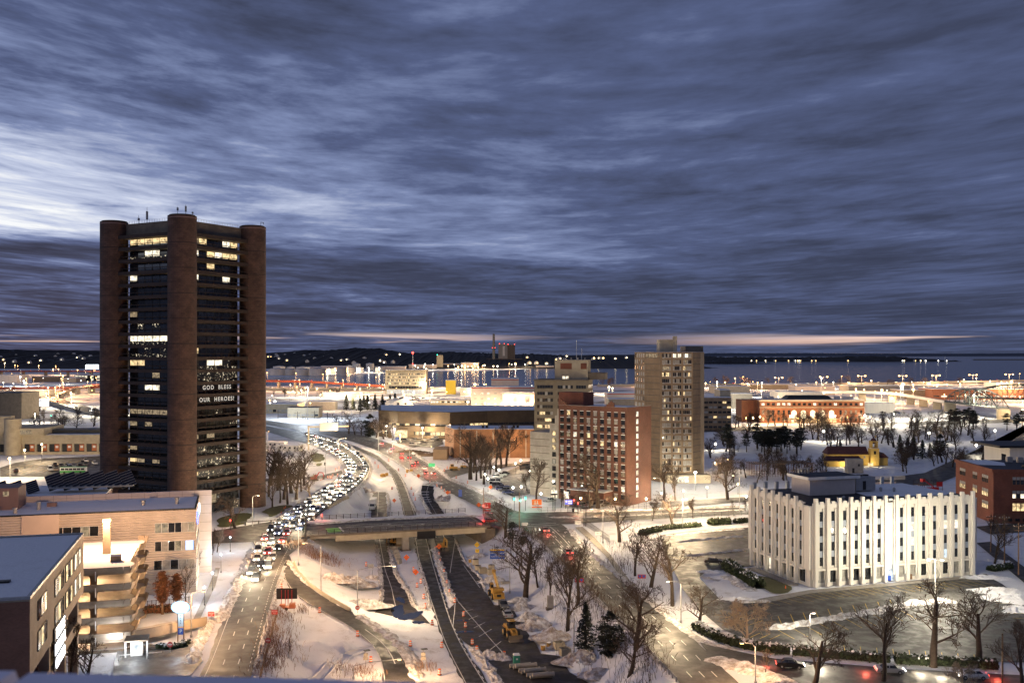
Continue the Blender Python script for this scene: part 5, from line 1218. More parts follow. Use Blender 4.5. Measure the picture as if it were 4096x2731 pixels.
# ---- truss bridges and viaduct over the rail yard
def truss(label, x, y, rz, L, h, hz):
    r = thing('arched_truss_bridge', label, 'bridge', (x,y,hz), rz, None); n = 10; w_ = 9
    prof = [h*math.sin(math.pi*(i+.0)/n)**.55 if 0 < i < n else 0 for i in range(n+1)]
    for s in (-w_/2, w_/2):
        mb = MB()
        for i in range(n): mb.tube([(L*i/n,s,prof[i]),(L*(i+1)/n,s,prof[i+1])], .5, 4); mb.tube([(L*i/n,s,0),(L*(i+1)/n,s,0)], .45, 4)
        side = obj('truss_side', mb, M['darkgreen'], r); wb = MB()
        for i in range(1,n):
            wb.tube([(L*i/n,s,0),(L*i/n,s,prof[i])], .28, 4); j = i+1 if i < n/2 else i-1; wb.tube([(L*i/n,s,prof[i]),(L*j/n,s,0)], .25, 4)
        obj('web_member', wb, M['darkgreen'], side)
    cr = MB()
    for i in range(2,n-1): cr.tube([(L*i/n,-w_/2,prof[i]),(L*i/n,w_/2,prof[i])], .22, 4); cr.tube([(L*i/n,-w_/2,prof[i]),(L*(i+1)/n,w_/2,prof[i+1] if i < n-1 else 0)], .16, 4)
    obj('cross_bracing', cr, M['darkgreen'], r); obj('deck', MB().box(0,L,-w_/2+.5,w_/2-.5,-.9,-.2), M['concrete'], r)
    for x_ in (0, L): obj('pier', MB().box(x_-1.2,x_+1.2,-5,5,-hz,-1), M['tan_concrete'], r)
M['darkgreen'] = mat('green_grey_steel', (.07,.085,.08), .6, .2, .4)
ax, ay = XD(3800,905), 905; bx_, by_ = XD(4013,800), 800
truss('near steel arched truss bridge over the rail yard', ax, ay, math.atan2(by_-ay,bx_-ax), math.hypot(bx_-ax,by_-ay), 13.5, 9)
truss('far steel arched truss bridge half hidden behind the near one', XD(3880,1000), 1000, math.atan2(-75,48), 105, 14, 9)
vd = thing('concrete_viaduct', 'curved pale concrete viaduct rising across the rail yard to the truss bridge', 'bridge', (0,0,0))
vp = resamp(np.array([(*W(3300,1500)[:1],1,1)]) if False else np.array([(XD(3250,1130),1130,8.5),(XD(3445,1120),1120,9.6),(XD(3600,1060),1060,10),(XD(3800,905),905,9)]), 40); mb, me_ = MB(), MB()
for i in range(40):
    a, c = vp[max(0,i-1)], vp[min(39,i+1)]; e = Vector(c-a).normalized(); n_ = Vector((-e.y,e.x,0))
    for o_, z_ in ((-5,0),(5,0),(5,-1.8),(-5,-1.8)): q_ = Vector(vp[i])+n_*o_; mb.v.append((q_.x,q_.y,q_.z+z_))
    for o_, z_ in ((-5.02,-1.4),(-5.3,-1.4),(-5.3,1.1),(-5.02,1.1)): q_ = Vector(vp[i])+n_*o_; me_.v.append((q_.x,q_.y,q_.z+z_))
for i in range(39):
    for j in range(4): k = i*4; mb.f.append((k+j,k+(j+1)%4,k+4+(j+1)%4,k+4+j)); me_.f.append((k+j,k+(j+1)%4,k+4+(j+1)%4,k+4+j))
obj('deck', mb, M['concrete'], vd); obj('parapet', me_, M['panelwhite'], vd)
for i in (8,15,22,28,34): obj('pier', MB().box(-4,4,-1,1,0,vp[i][2]-1.8), M['tan_concrete'], vd, (vp[i][0],vp[i][1],0), -.9)
# ---- elevated highways far out
def viaduct(label, pts, w_, m_side, lamps=0, lw_=9000, col=(1,.5,.18)):
    r = thing('elevated_highway', label, 'highway', (0,0,0)); P = resamp(np.array(pts), 60); mb, sd, ln = MB(), MB(), MB()
    for i in range(60):
        a, c = P[max(0,i-1)], P[min(59,i+1)]; e = Vector(c-a).normalized(); n_ = Vector((-e.y,e.x,0))
        if n_.y > 0: n_ = -n_
        for o_, z_ in ((-w_/2,0),(w_/2,0),(w_/2,-.6),(-w_/2,-.6)): q_ = Vector(P[i])+n_*o_; mb.v.append((q_.x,q_.y,q_.z+z_))
        for o_, z_ in ((w_/2+.02,.8),(w_/2+.4,.8),(w_/2+.4,-2.4),(w_/2+.02,-2.4)): q_ = Vector(P[i])+n_*o_; sd.v.append((q_.x,q_.y,q_.z+z_))
    for i in range(59):
        for j in range(4): k = i*4; mb.f.append((k+j,k+(j+1)%4,k+4+(j+1)%4,k+4+j)); sd.f.append((k+j,k+(j+1)%4,k+4+(j+1)%4,k+4+j))
    obj('roadway', mb, M['asphalt'], r); obj('side_girder', sd, m_side, r)
    if P[:,2].min() > 3:
        for i in range(3,60,7): obj('pier', MB().box(-1.3,1.3,-5,5,0,P[i][2]-.7), M['concrete'], r, (P[i][0],P[i][1],0))
    return r, P
M['rust'] = mat('red_girder', (.22,.05,.03), .7, .2, .1)
VI = []
VI.append(viaduct('far orange lit elevated highway running left of the tower', [(XD(-300,2230),2230,12),(XD(0,2230),2230,12),(XD(450,2230),2230,12)], 24, M['rust']))
VI.append(viaduct('red girdered elevated highway in front of the dark warehouse', [(XD(-200,1308),1308,8),(XD(100,1300),1300,8),(XD(300,1320),1320,8),(XD(450,1330),1330,9)], 20, M['rust']))
VI.append(viaduct('curving white lit interchange ramp left of the office tower', [(XD(-250,1330),1330,4.5),(XD(0,1290),1290,5),(XD(110,1210),1210,5),(XD(200,1080),1080,4),(XD(290,955),955,3),(XD(400,860),860,1),(XD(560,790),790,.3)], 18, M['concrete']))
VI.append(viaduct('red sided ramp splitting off and climbing towards the tower', [(XD(215,1060),1060,4.2),(XD(222,1150),1150,5),(XD(270,1240),1240,7),(XD(340,1300),1300,9),(XD(460,1400),1400,11)], 9, M['rust']))
VI.append(viaduct('red girdered viaduct at the water edge right of the tower', [(XD(1020,1500),1500,12),(XD(1240,1480),1480,11),(XD(1440,1440),1440,8),(XD(1560,1420),1420,6)], 12, M['rust']))
VI.append(viaduct('broad orange lit harbour highway between tower and office slab', [(XD(950,1420),1420,3),(XD(1250,1410),1410,3.2),(XD(1560,1400),1400,3.2),(XD(1800,1440),1440,2.9)], 26, M['concrete']))
VI.append(viaduct('orange lit shore highway along the bay at right', [(XD(2380,1560),1560,2.9),(XD(2850,1600),1600,2.9),(XD(3300,1640),1640,2.9),(XD(3600,1680),1680,2.9),(XD(4250,1760),1760,6)], 24, M['concrete']))
# ---- church, construction frame, odds and ends on the right
def church():
    d = 470; r = thing('mission_church', 'yellow mission style church with maroon roof and domed bell tower', 'church', (XD(3330,d),d+6,0), -.04); L = 19
    obj('nave_wall', MB().box(0,L,0,9,0,5.2), M['ochre'], r); obj('nave_roof', MB().extr([(-.6,0)],0,0) if False else MB().add([(-.6,-.6,5.2),(L,-.6,5.2),(L,9.6,5.2),(-.6,9.6,5.2),(.6,4.5,8.6),(L,4.5,8.6)],[(0,1,5,4),(2,3,4,5),(3,0,4),(1,2,5),(3,2,1,0)]), M['roofred'], r)
    obj('side_wall', MB().box(-2,14,-6,-.02,0,2.6), M['ochre'], r); obj('side_roof', MB().add([(-2.6,-6.6,2.6),(14.4,-6.6,2.6),(14.4,-.02,2.6),(-2.6,-.02,2.6),(-1,-.02,4.4),(14.4,-.02,4.4)],[(0,1,5,4),(3,0,4),(1,2,5),(2,3,4,5)]), M['roofred'], r)
    for i in range(6): win(r, 2+i*3, -.04, 3.3, .8, 1.2, M['dim'], name='arched_window')
    tw = obj('bell_tower', MB().box(19.1,23.1,-2.5,1.5,0,8.3), M['ochre'], r); obj('belfry', MB().box(19.5,20.2,-2.1,1.1,8.4,11.2).box(22,22.7,-2.1,1.1,8.4,11.2).box(20.2,22,-.9,-.1,8.4,8.8).box(19.4,22.8,-2.2,1.2,11.21,11.7), M['ochre'], tw); obj('ledge', MB().box(18.9,23.3,-2.7,1.7,8.301,8.4), M['white'], tw)
    obj('dome', MB().sphere(21.1,-.5,11.7,1.4,12,8), M['roofred'], tw); obj('finial', MB().box(21.8,22.4,-.6,-.4,13,14.2), M['ochre'], tw); win(tw, 21.1, -2.54, 5.5, 1, 1.6, M['pane'])
    obj('right_wing', MB().box(23.2,28,0,8,0,3.6), M['ochre'], r); obj('right_roof', MB().add([(23.2,-.5,3.6),(28.5,-.5,3.6),(28.5,8.5,3.6),(23.2,8.5,3.6),(25.8,-.5,6),(25.8,8.5,6)],[(0,4,5,3),(1,2,5,4),(0,1,4),(2,3,5)]), M['roofred'], r)
    for x in (8,18): win(r, x, -6.05, .3, 2.4, 1.6, M['warm'], name='lit_door')
    point(r, (6,-9,2), 350, (1,.85,.5)); point(r, (19,-6,1.5), 300, (1,.85,.5))
    c = thing('block_shed', 'small grey concrete block shed in front of the yellow church', 'shed', (XD(3391,445),445,0)); obj('wall', MB().box(0,7,0,4,0,6.2), M['concrete'], c); obj('door', MB().box(2,3,-.05,0,0,2.2).box(4.6,5.4,-.05,0,3,4), M['black'], c)
church()
def timber_frame():
    r = thing('timber_frame', 'unfinished timber frame of bare studs and joists on a building site', 'construction', (XD(3016,430),430,0), .12); pl = MB()
    st = MB().box(-.07,.07,-.07,.07,0,5.4).mesh('stud', M['wood'])
    for i in range(24): inst('stud', st, r, (i*1.2,0,0)); inst('stud', st, r, (i*1.2,9,0)); 
    for j in range(8): inst('stud', st, r, (0,1+j*1.1,0)); inst('stud', st, r, (14,1+j*1.1,0)); inst('stud', st, r, (27.6,1+j*1.1,0))
    jo = MB().box(-.06,.06,0,9,5.4,5.62).mesh('joist', M['dark_concrete'])
    for i in range(28): inst('joist', jo, r, (i*1.0,0,0))
    obj('top_plate', MB().box(-.1,27.8,-.1,.1,5.63,5.8).box(-.1,27.8,8.9,9.1,5.63,5.8).box(-.1,27.8,-.1,.1,2.6,2.75), M['wood'], r); obj('lower_frame', MB().box(16,27,-3,-.2,0,.3).box(16,27,-3,-2.8,3,3.2), M['wood'], r)
    w_ = thing('panel_hoarding', 'low pinkish plywood hoarding beside the building site', 'fence', (XD(3460,395),395,0), .2)
    for i in range(9): obj('panel', MB().box(i*1.5,i*1.5+1.46,0,.08,0,2.3), M['pinkwall'], w_)
    f = thing('white_picket_fence', 'long white slatted fence in front of the church', 'fence', (XD(3440,420),420,0), .1); sl = MB().box(-.1,.1,0,.05,0,1.7).mesh('slat', M['panelwhite'])
    for i in range(48): inst('slat', sl, f, (i*.42,0,0))
    obj('rail', MB().box(0,20,.06,.1,.5,.6).box(0,20,.06,.1,1.3,1.4), M['panelwhite'], f)
    k = thing('boom_lift', 'red boom lift folded beside a tarpaulined site frame', 'machine', (XD(3750,372),372,0), .3)
    obj('base', MB().box(-2.2,2.2,-1,1,.6,1.6), M['red'], k); obj('boom', MB().tube([(1,0,1.6),(-3,0,4.6),(-6,0,6.4)], .25), M['red'], k); obj('basket', MB().box(-7.2,-6,-.7,.7,5.9,7.0), M['red'], k)
    for x in (-1.5,1.5):
        for y in (-1.1,.8): obj('wheel', MB().cylx(y,y+.3,x,.55,.55,10,'y'), M['rubber'], k)
    e = thing('site_scaffold', 'dark open site frame hung with red tarpaulin', 'scaffold', (XD(3680,378),378,0), .2); fr = MB()
    for i in range(6): fr.box(i*1.9,i*1.9+.12,0,.12,0,5).box(i*1.9,i*1.9+.12,4,4.12,0,5)
    for z_ in (1.6,3.3,4.9): fr.box(0,9.6,0,.1,z_,z_+.1).box(0,9.6,4,4.1,z_,z_+.1)
    obj('frame', fr, M['brownsteel'], e); obj('tarpaulin', MB().box(2,8,-.06,-.01,.4,2.6).box(7,9.6,-.08,-.02,2.8,4.6), M['red'], e); obj('platform', MB().box(0,9.6,0,4,3.41,3.5), M['wood'], e)
timber_frame()
# ------------------------------------------------------------------ car parks
lot = [(2640,2140),(2760,2122),(2991,2108),(3060,2112),(3010,2262),(2940,2268),(2820,2288),(2795,2308),(2880,2395),(3000,2402),(3100,2398),(3238,2360),(3600,2332),(3945,2300),(4010,2335),(4150,2440),(4170,2650),(3900,2640),(3600,2625),(3350,2598),(3150,2585),(3000,2560),(2890,2515),(2800,2440),(2735,2360),(2690,2270),(2655,2200)]
poly('parking_lot', lot, M['lot_asphalt'], .004)
poly('kerb_walk', [(3238,2358),(3600,2326),(3945,2294),(3960,2304),(3600,2338),(3238,2372),(3100,2402),(3010,2404),(3040,2392)], M['sidewalk'], .06)
poly('lawn_patch', [(2995,2295),(3040,2300),(3170,2340),(3165,2368),(3100,2375),(3055,2352),(3040,2340)], M['grass'], .05)
poly('lawn_patch', [(1060,2030),(1180,2012),(1130,2050),(1060,2075)], M['grass'], .01); poly('lawn_patch', [(870,2065),(1000,2045),(1010,2085),(930,2105),(870,2110)], M['grass'], .01)
pk_ = MB()
def row(mb, a, b, n, off, w=.13):                       # parking bay lines
    for i in range(n):
        f = i/(n-1); x, y = a[0]+(b[0]-a[0])*f, a[1]+(b[1]-a[1])*f; line(mb, (x,y), (x+off[0], y+off[1]), w, .004, .012)
row(pk_, (3240,2372), (3900,2318), 22, (75,22)); row(pk_, (3040,2398), (3220,2378), 5, (80,22))
row(pk_, (3112,2462), (3560,2398), 10, (14,32)); row(pk_, (3112,2518), (3600,2438), 10, (66,36)); row(pk_, (3000,2548), (3080,2556), 3, (40,-18)); row(pk_, (3380,2604), (3900,2640), 9, (-4,-24)); row(pk_, (3960,2392), (4050,2470), 5, (70,2))
row(pk_, (2700,2180), (2985,2150), 14, (-40,-14)); row(pk_, (2720,2235), (2985,2205), 13, (-40,-12)); row(pk_, (2900,2470), (2990,2500), 4, (60,-20))
struct('bay_marking', pk_, M['yellow_paint'], kind='stuff')
bank([(3058,2518),(3180,2500),(3320,2475),(3500,2445),(3650,2415),(3760,2404),(3840,2408)], 4.6, .9, seed=31); bank([(2690,2170),(2790,2160),(2900,2150),(2990,2143)], 3.4, .6, seed=32); bank([(2720,2226),(2850,2213),(2990,2196)], 3.0, .55, seed=33)
bank([(2600,2160),(2700,2140),(2830,2125),(2990,2112)], 4, .5, seed=34); bank([(2900,2400),(2980,2408),(3060,2404),(3100,2395)], 3.5, .55, seed=35); bank([(2800,2300),(2830,2312),(2880,2318)], 2.5, .5, seed=36); bank([(2910,2300),(2960,2330),(3010,2362)], 5, .8, seed=37)
for i, (x, y, a, b_, h) in enumerate(((4000,2365,10,5,1.0),(4060,2395,10,6,1.3),(4085,2440,6,5,.9),(3940,2310,9,3,.8),(2830,2285,5,2.4,.6),(2950,2395,7,2.6,.6),(3990,2250,6,5,.9))): heap(x, y, a, b_, h, M['snow'], seed=60+i)
poly('parking_lot', [(0,1905),(0,1870),(60,1850),(180,1832),(300,1828),(420,1822),(420,1905)], M['lot_asphalt'], .004)
pk_ = MB(); row(pk_, (60,1862), (380,1838), 12, (-34,12), .2); row(pk_, (60,1885), (380,1858), 12, (-34,12), .2); struct('bay_marking', pk_, M['yellow_paint'], kind='stuff')
poly('parking_lot', [(1580,1752),(1760,1748),(1775,1775),(1740,1790),(1650,1788),(1590,1772)], M['lot_asphalt'], .004)
poly('parking_lot', [(1990,1900),(2080,1862),(2150,1855),(2150,1930),(2120,1975),(2050,1985),(1985,1955)], M['lot_asphalt'], .004)
poly('side_street', [(1770,1880),(1850,1868),(1960,1862),(2140,1842),(2140,1852),(1960,1876),(1870,1890),(1800,1912)], M['asphalt'], .004)
poly('side_street', [(2600,2010),(3000,1985),(3400,1930),(3700,1890),(3900,1800),(4096,1700),(4160,1720),(3960,1850),(3760,1930),(3400,1960),(3000,2005),(2620,2030)], M['asphalt'], .004)
poly('side_street', [(3900,2105),(4160,2085),(4160,2120),(3960,2135)], M['asphalt'], .004); poly('side_street', [(3905,2170),(3960,2165),(4170,2320),(4170,2390)], M['asphalt'], .005)
poly('side_street', [(1370,1893),(1300,1912),(1120,1918),(1060,1925),(1060,1915),(1280,1902),(1368,1880)], M['brown_asphalt'], .004)
poly('footpath', [(760,2500),(790,2440),(840,2330),(862,2270),(880,2270),(862,2340),(815,2440),(785,2510)], M['sidewalk'], .01); poly('footpath', [(2300,2108),(2330,2105),(2380,2150),(2440,2215),(2520,2320),(2640,2430),(2780,2560),(2760,2562),(2620,2440),(2500,2330),(2420,2220),(2370,2170)], M['sidewalk'], .01)
M['yard'] = snow_mat('rail_yard_ballast', .5, .04, .3, (.05,.045,.04))
poly('rail_yard', [(1064,1690),(1064,1620),(1500,1640),(1560,1690),(1480,1728),(1300,1712)], M['yard'], .005); poly('rail_yard', [(3300,1690),(3300,1632),(4160,1612),(4160,1690)], M['yard'], .005)
tr = MB()
for k in range(5): line(tr, (1064,1655+k*8), (1540,1672+k*8), .5, .02); line(tr, (3300,1640+k*9), (4160,1630+k*10), .5, .02)
struct('rail_tracks', tr, M['brownsteel'], kind='stuff')
poly('park_snowfield', [(2800,1830),(2830,1725),(3300,1700),(4160,1690),(4000,1790),(3700,1850),(3300,1850)], M['snow'], .004)
poly('station_road', [(2810,1712),(3470,1692),(4160,1672),(4160,1686),(3470,1706),(2810,1728)], M['asphalt'], .008)
# ------------------------------------------------------------------ vehicles
PAINT = {'white':(.70,.70,.69),'silver':(.38,.39,.40),'black':(.015,.015,.017),'grey':(.12,.125,.13),'red':(.33,.02,.02),'blue':(.03,.06,.20),'dark green':(.02,.05,.04),'beige':(.42,.36,.27)}
def paint(c):
    k = 'paint_'+c.replace(' ','_')
    if k not in M: M[k] = mat(k, PAINT[c], .28, .08, 1.0, spec=.6)
    return M[k]
def cm(key, f, m):
    k = (key, m.name)
    if k not in _cache: _cache[k] = f().mesh(key.split('/')[0], m, False)
    return _cache[k]
BODY = {'sedan':([(-2.3,.32),(-2.35,.7),(-2.2,.95),(-1.45,1.02),(.95,1.0),(2.05,.84),(2.32,.62),(2.32,.32)], (-1.55,1.15,-.95,.4,.98,1.43)),
        'suv':([(-2.25,.38),(-2.32,.8),(-2.2,1.08),(.9,1.08),(2.05,.98),(2.28,.75),(2.28,.38)], (-2.15,1.0,-1.95,.35,1.06,1.74)),
        'pickup':([(-2.75,.5),(-2.78,1.12),(-.55,1.12),(-.5,1.15),(1.2,1.14),(2.45,1.06),(2.7,.8),(2.7,.5)], (-.6,1.3,-.4,.75,1.12,1.85)),
        'van':([(-2.7,.4),(-2.75,1.1),(1.7,1.15),(2.5,1.0),(2.7,.7),(2.7,.4)], (-2.7,1.75,-2.6,1.1,1.1,2.2))}
def car(loc, rz, kind, col, label, group, lights=True, detail=True):
    r = thing({'sedan':'car','suv':'suv','pickup':'pickup_truck','van':'van'}[kind], label, {'sedan':'car','suv':'car','pickup':'pickup','van':'van'}[kind], loc, rz, group)
    prof, (a, b, c, d, z0, z1) = BODY[kind]; p = paint(col)
    def body():
        m_ = MB(); n = len(prof)
        # sides tuck in towards the sills and the bonnet edges
        rows = [(-.90,0),(-.86,.0),(.86,0),(.90,0)]
        for y, s in ((-.84,.03),(-.92,0),(.92,0),(.84,.03)):
            zt = [q[1]+(s if q[1] > .75 else 0) for q in prof]; m_.v += [(q[0]*(1 if abs(y) > .9 else .995), y, zt[i]) for i, q in enumerate(prof)]
        for k in range(3):
            for i in range(n): m_.f.append((k*n+i, (k+1)*n+i, (k+1)*n+(i+1)%n, k*n+(i+1)%n))
        m_.f += [tuple(range(n-1,-1,-1)), tuple(range(3*n,4*n))]; return m_
    bo = inst('body', cm('body/'+kind, body, p), r)
    def glass(): return MB().add([(a,-.82,z0),(b,-.82,z0),(b,.82,z0),(a,.82,z0),(c,-.62,z1),(d,-.62,z1),(d,.62,z1),(c,.62,z1)],[(0,1,5,4),(1,2,6,5),(2,3,7,6),(3,0,4,7),(4,5,6,7)])
    inst('window', cm('window/'+kind, glass, M['pane']), r)
    inst('roof', cm('roof/'+kind, lambda: MB().box(c-.06,d+.06,-.66,.66,z1+.002,z1+.05).box((c+d)/2-.06,(c+d)/2+.06,-.80,.80,z0,z1-.02,.1,0), p), r)
    xf, xr = prof[-1][0], prof[0][0]; hz = .66 if kind == 'sedan' else .82
    hl = cm('headlight/%d' % lights, lambda: MB().box(0,.05,-.17,.17,-.09,.09), M['head'] if lights else M['dhead']); tl = cm('taillight/%d' % lights, lambda: MB().box(-.05,0,-.17,.17,-.10,.10), M['tail'] if lights else M['dtail'])
    for s in (-1, 1): inst('headlight', hl, r, (xf,s*.64,hz)); inst('taillight', tl, r, (xr-.02,s*.66,hz+.1))
    if detail:
        wm_ = cm('wheel', lambda: MB().cylx(-.12,.12,0,0,.34,12,'y'), M['rubber']); hub = cm('hub', lambda: MB().cylx(-.13,.13,0,0,.18,10,'y'), M['steel'])
        for x in (-1.42 if kind != 'pickup' else -1.75, 1.42 if kind != 'pickup' else 1.7):
            for s in (-1, 1): w_ = inst('wheel', wm_, r, (x,s*.82,.34)); inst('hub', hub, w_)
    return r
CW = [('white',5),('silver',5),('black',5),('grey',5),('red',2),('blue',2),('beige',1)]
def rcol(): return R.choices([c for c,_ in CW],[w for _,w in CW])[0]
def rkind(): return R.choice(['sedan','sedan','sedan','suv','suv','van','pickup'])
KW = {'sedan':'car','suv':'estate car','pickup':'pickup truck','van':'van'}
lanes = [(.14,'outer left lane',a0-30,a0+330,14),(.37,'second lane from left',a0-38,a0+360,13),(.62,'third lane from left',a0-26,a0+150,11.5),(.85,'right queueing lane',a0+26,a0+380,8.2)]
for f_, ln, m0, m1, sp in lanes:
    m_ = m0; i = 0
    while m_ < min(m1, LRD.len-3):
        f2 = f_ if m_ > a0-5 else .12+f_*.82
        p = LRD.at(m_, f2); c_, k_ = rcol(), rkind(); d_ = p[1] < 480
        r = car(tuple(p), LRD.head(m_, f2, True)+R.uniform(-.03,.03), k_, c_, '%s %s with headlights on, %s from the front in %s' % (c_, KW[k_], nth(i), ln), 'cars streaming in on the frontage road', True, d_)
        if i % 3 == 0: point(r, (4.6,0,1.2), 1300 if p[1] < 560 else 2100, (1.0,.80,.52), .25)
        m_ += sp*R.uniform(.85,1.25); i += 1
i = 0; m_ = 20
for road, f_, s0, s1, sp, lab, grp in ((FRD,.42,FRD.len-250,FRD.len-75,26,'outbound %s %s in the farther connector road lane, %s in line','outbound cars on the connector road'),(FRD,.68,FRD.len-210,FRD.len-90,31,'outbound %s %s in the nearer lane of the connector road, %s in line','outbound cars on the connector road'),(RRD,.40,42,112,34,'%s %s driving away up the avenue with tail lights on, %s from the junction','cars on the avenue')):
    m_, i = s0, 0
    while m_ < s1:
        p = road.at(m_, f_); c_, k_ = rcol(), R.choice(['sedan','suv']); h_ = road.head(m_, f_, True)
        r = car(tuple(p), h_, k_, c_, lab % (c_, KW[k_], nth(i)), grp); point(r, (-4,0,.8), 80, (1,.12,.08)); point(r, (5,0,.9), 260, (1,.85,.62)); m_ += sp*R.uniform(.8,1.2); i += 1
for i, (px, py, rz, c_) in enumerate(((3160,2668,-.15,'black'),(3560,2690,-.1,'silver'),(3890,2712,math.pi-.1,'white'))):
    p = W(px, py); r = car((p[0],p[1],.02), rz, 'sedan', c_, '%s car with lights on passing along the branch road at the bottom right' % c_, 'cars on the branch road'); point(r, (5,0,.9), 300, (1,.85,.62)); point(r, (-4,0,.8), 90, (1,.14,.08))
p = W(1961,2090); r = car((p[0],p[1],.03), math.atan2(17,52), 'sedan', 'red', 'red car waiting at the right hand end of the road bridge', None); point(r, (-3.5,0,.7), 90, (1,.1,.08))
p = W(2854,2252); car((p[0],p[1],.02), -.12, 'sedan', 'black', 'shiny black saloon car stopped in the car park left of the white building', None, False)
p = W(2014,2430,-6); car((p[0],p[1],-5.96), -1.42, 'pickup', 'grey', 'grey pickup truck with roof lamps parked behind the yellow crane', None, False)
p = W(2030,2465,-6); car((p[0],p[1],-5.96), 1.75, 'sedan', 'silver', 'silver saloon car parked between the pickup and the wheel loader', None, False)
def parked(pts, where, grp, rz, det):
    for i, (px, py) in enumerate(sorted(pts)):
        p = W(px, py); c_, k_ = rcol(), R.choice(['sedan','sedan','suv','suv','van','pickup']); car((p[0],p[1],.02), rz+R.choice([0,math.pi])+R.uniform(-.08,.08), k_, c_, 'parked %s %s, %s from left %s' % (c_, KW[k_], nth(i), where), grp, False, det)
parked([(2094,1869),(2116,1866),(2017,1897),(2003,1905),(1990,1911),(1981,1921),(1975,1935),(1984,1946),(1995,1950),(2009,1953),(2006,1961),(2017,1966),(2031,1974),(1972,1928)], 'in lamplit lot by brick tower', 'cars in the lamplit lot', .1, True)
parked([(1616,1766),(1657,1763),(1681,1763),(1713,1766),(1732,1766),(1754,1766),(1695,1774),(1652,1781),(1693,1751),(1740,1756),(1760,1751),(1594,1759)], 'in lot before dark banded building', 'cars before the dark banded building', .1, False)
parked([(65,1888),(201,1882),(223,1882),(220,1866),(244,1868),(268,1866),(295,1864),(319,1864),(330,1855),(343,1847),(343,1862),(266,1883),(279,1877),(298,1879),(317,1879),(379,1857)], 'in snowy lot left of office tower', 'cars in the lot left of the office tower', -1.0, False)
parked([(2200,2010),(2278,2026),(2300,2027),(2330,2027),(2352,2026),(2376,2026),(2402,2025),(2424,2024)], 'at the brick tower fence', 'cars by the brick tower', .9, False)
parked([(1070+i*11,1640+R.uniform(-6,6)) for i in range(14)], 'beside rail yard depots', 'cars by the depots', .2, False)
parked([(R.uniform(1420,1850),R.uniform(1592,1612)) for i in range(26)], 'in bright lots before office slab', 'cars before the office slab', .2, False)
parked([(R.uniform(3350,3900),R.uniform(1652,1664)) for i in range(26)], 'in floodlit yard before the viaduct', 'cars in the floodlit yard', .1, False)
for k, (r_, P) in enumerate(VI):
    w_ = ('far highway left of the tower','red girdered highway','interchange ramp','climbing ramp','water edge viaduct','harbour highway','shore highway')[k]; n = (16,10,22,7,8,18,24)[k]
    for i in range(n):
        q = P[int(3+i*(54/n))]; q2 = P[int(4+i*(54/n))]; h = math.atan2(q2[1]-q[1], q2[0]-q[0]); off = Vector((-math.sin(h),math.cos(h),0))*R.choice([-4,-1.5,2,5] if k not in (3,4) else [-2,2]); c_ = rcol()
        r = car((q[0]+off.x,q[1]+off.y,q[2]+.02), h+R.choice([0,math.pi]), 'sedan', c_, '%s car with lights on the %s, %s from its start' % (c_, w_, nth(i)), 'cars on the '+w_, True, False)
    for i in range(5, 58, 12 if k != 3 else 20):
        q = P[i]; o = thing('highway_lamp', 'sodium highway lamp beside the %s, %s along it' % (w_, nth((i-5)//(12 if k != 3 else 20))), 'street lamp', tuple(q), 0, 'highway lamps')
        obj('pole', MB().cyl(0,3,0,11,.16,.1,6), M['steel'], o); obj('lamp_head', MB().sphere(0,2,11.2,.75,8,5,.6), M['bulb_o' if k != 2 else 'bulb_y'], o); point(o, (0,0,10), 30000 if k != 2 else 26000, (1,.50,.20) if k != 2 else (1,.85,.6), .5)
def bus():
    p = W(294,1893); r = thing('shuttle_bus', 'green and white bus parked in the lot beside the solar panels', 'bus', (p[0],p[1],0), .1); obj('body', MB().box(-5.5,5.5,-1.2,1.2,.4,2.9), paint('white'), r); obj('stripe', MB().box(-5.52,5.52,-1.22,-1.2,.5,1.4), mat('bus_green',(.05,.30,.06),.4,.1), r); obj('roof_panel', MB().box(-5.4,5.4,-1.15,1.15,2.91,3.0), M['bus_green'] if 'bus_green' in M else bpy.data.materials['bus_green'], r)
    for i in range(6): obj('window', MB().box(-5+i*1.7,-3.5+i*1.7,-1.23,-1.2,1.6,2.5), M['pane'], r)
    for x in (-3.6,3.4):
        for s in (-1.1,1.1): obj('wheel', MB().cylx(s-.15,s+.15,x,.5,.5,12,'y'), M['rubber'], r)
bus()
def box_truck():
    p = W(1491,2034,-5.6); r = thing('box_truck', 'white box truck parked with snow on its roof beyond the bridge', 'truck', (p[0],p[1],T(p[0],p[1])+.1), -1.50)
    c_ = obj('cargo_box', MB().box(-5.6,1.6,-1.25,1.25,1.0,3.7), M['white'], r); obj('roof_snow', MB().prism([(-4.5,-1.1),(1,-.6),(1.3,1.0),(-2,1.15),(-5,.6)],3.701,3.8), M['snow'], c_)
    obj('cab', MB().extr([(1.7,.5),(1.7,2.5),(2.9,2.45),(3.4,1.5),(4.2,1.3),(4.3,.5)],-1.05,1.05), M['white'], r); obj('windscreen', MB().add([(2.98,-.9,2.36),(2.98,.9,2.36),(3.46,.9,1.52),(3.46,-.9,1.52)],[(0,1,2,3)]), M['pane'], r); obj('chassis', MB().box(-5.5,4,-.5,.5,.5,.99), M['black'], r)
    for x in (-3.6,3.2):
        for s in (-1.0,1.0): obj('wheel', MB().cylx(s-.16,s+.16,x,.5,.5,12,'y'), M['rubber'], r)
    for s in (-.8,.8): obj('headlight', MB().box(4.3,4.36,s-.18,s+.18,.8,1.0), M['dhead'], r); obj('mirror', MB().box(2.8,2.9,s*1.6-.1,s*1.6+.1,1.6,2.3), M['black'], r)
box_truck()
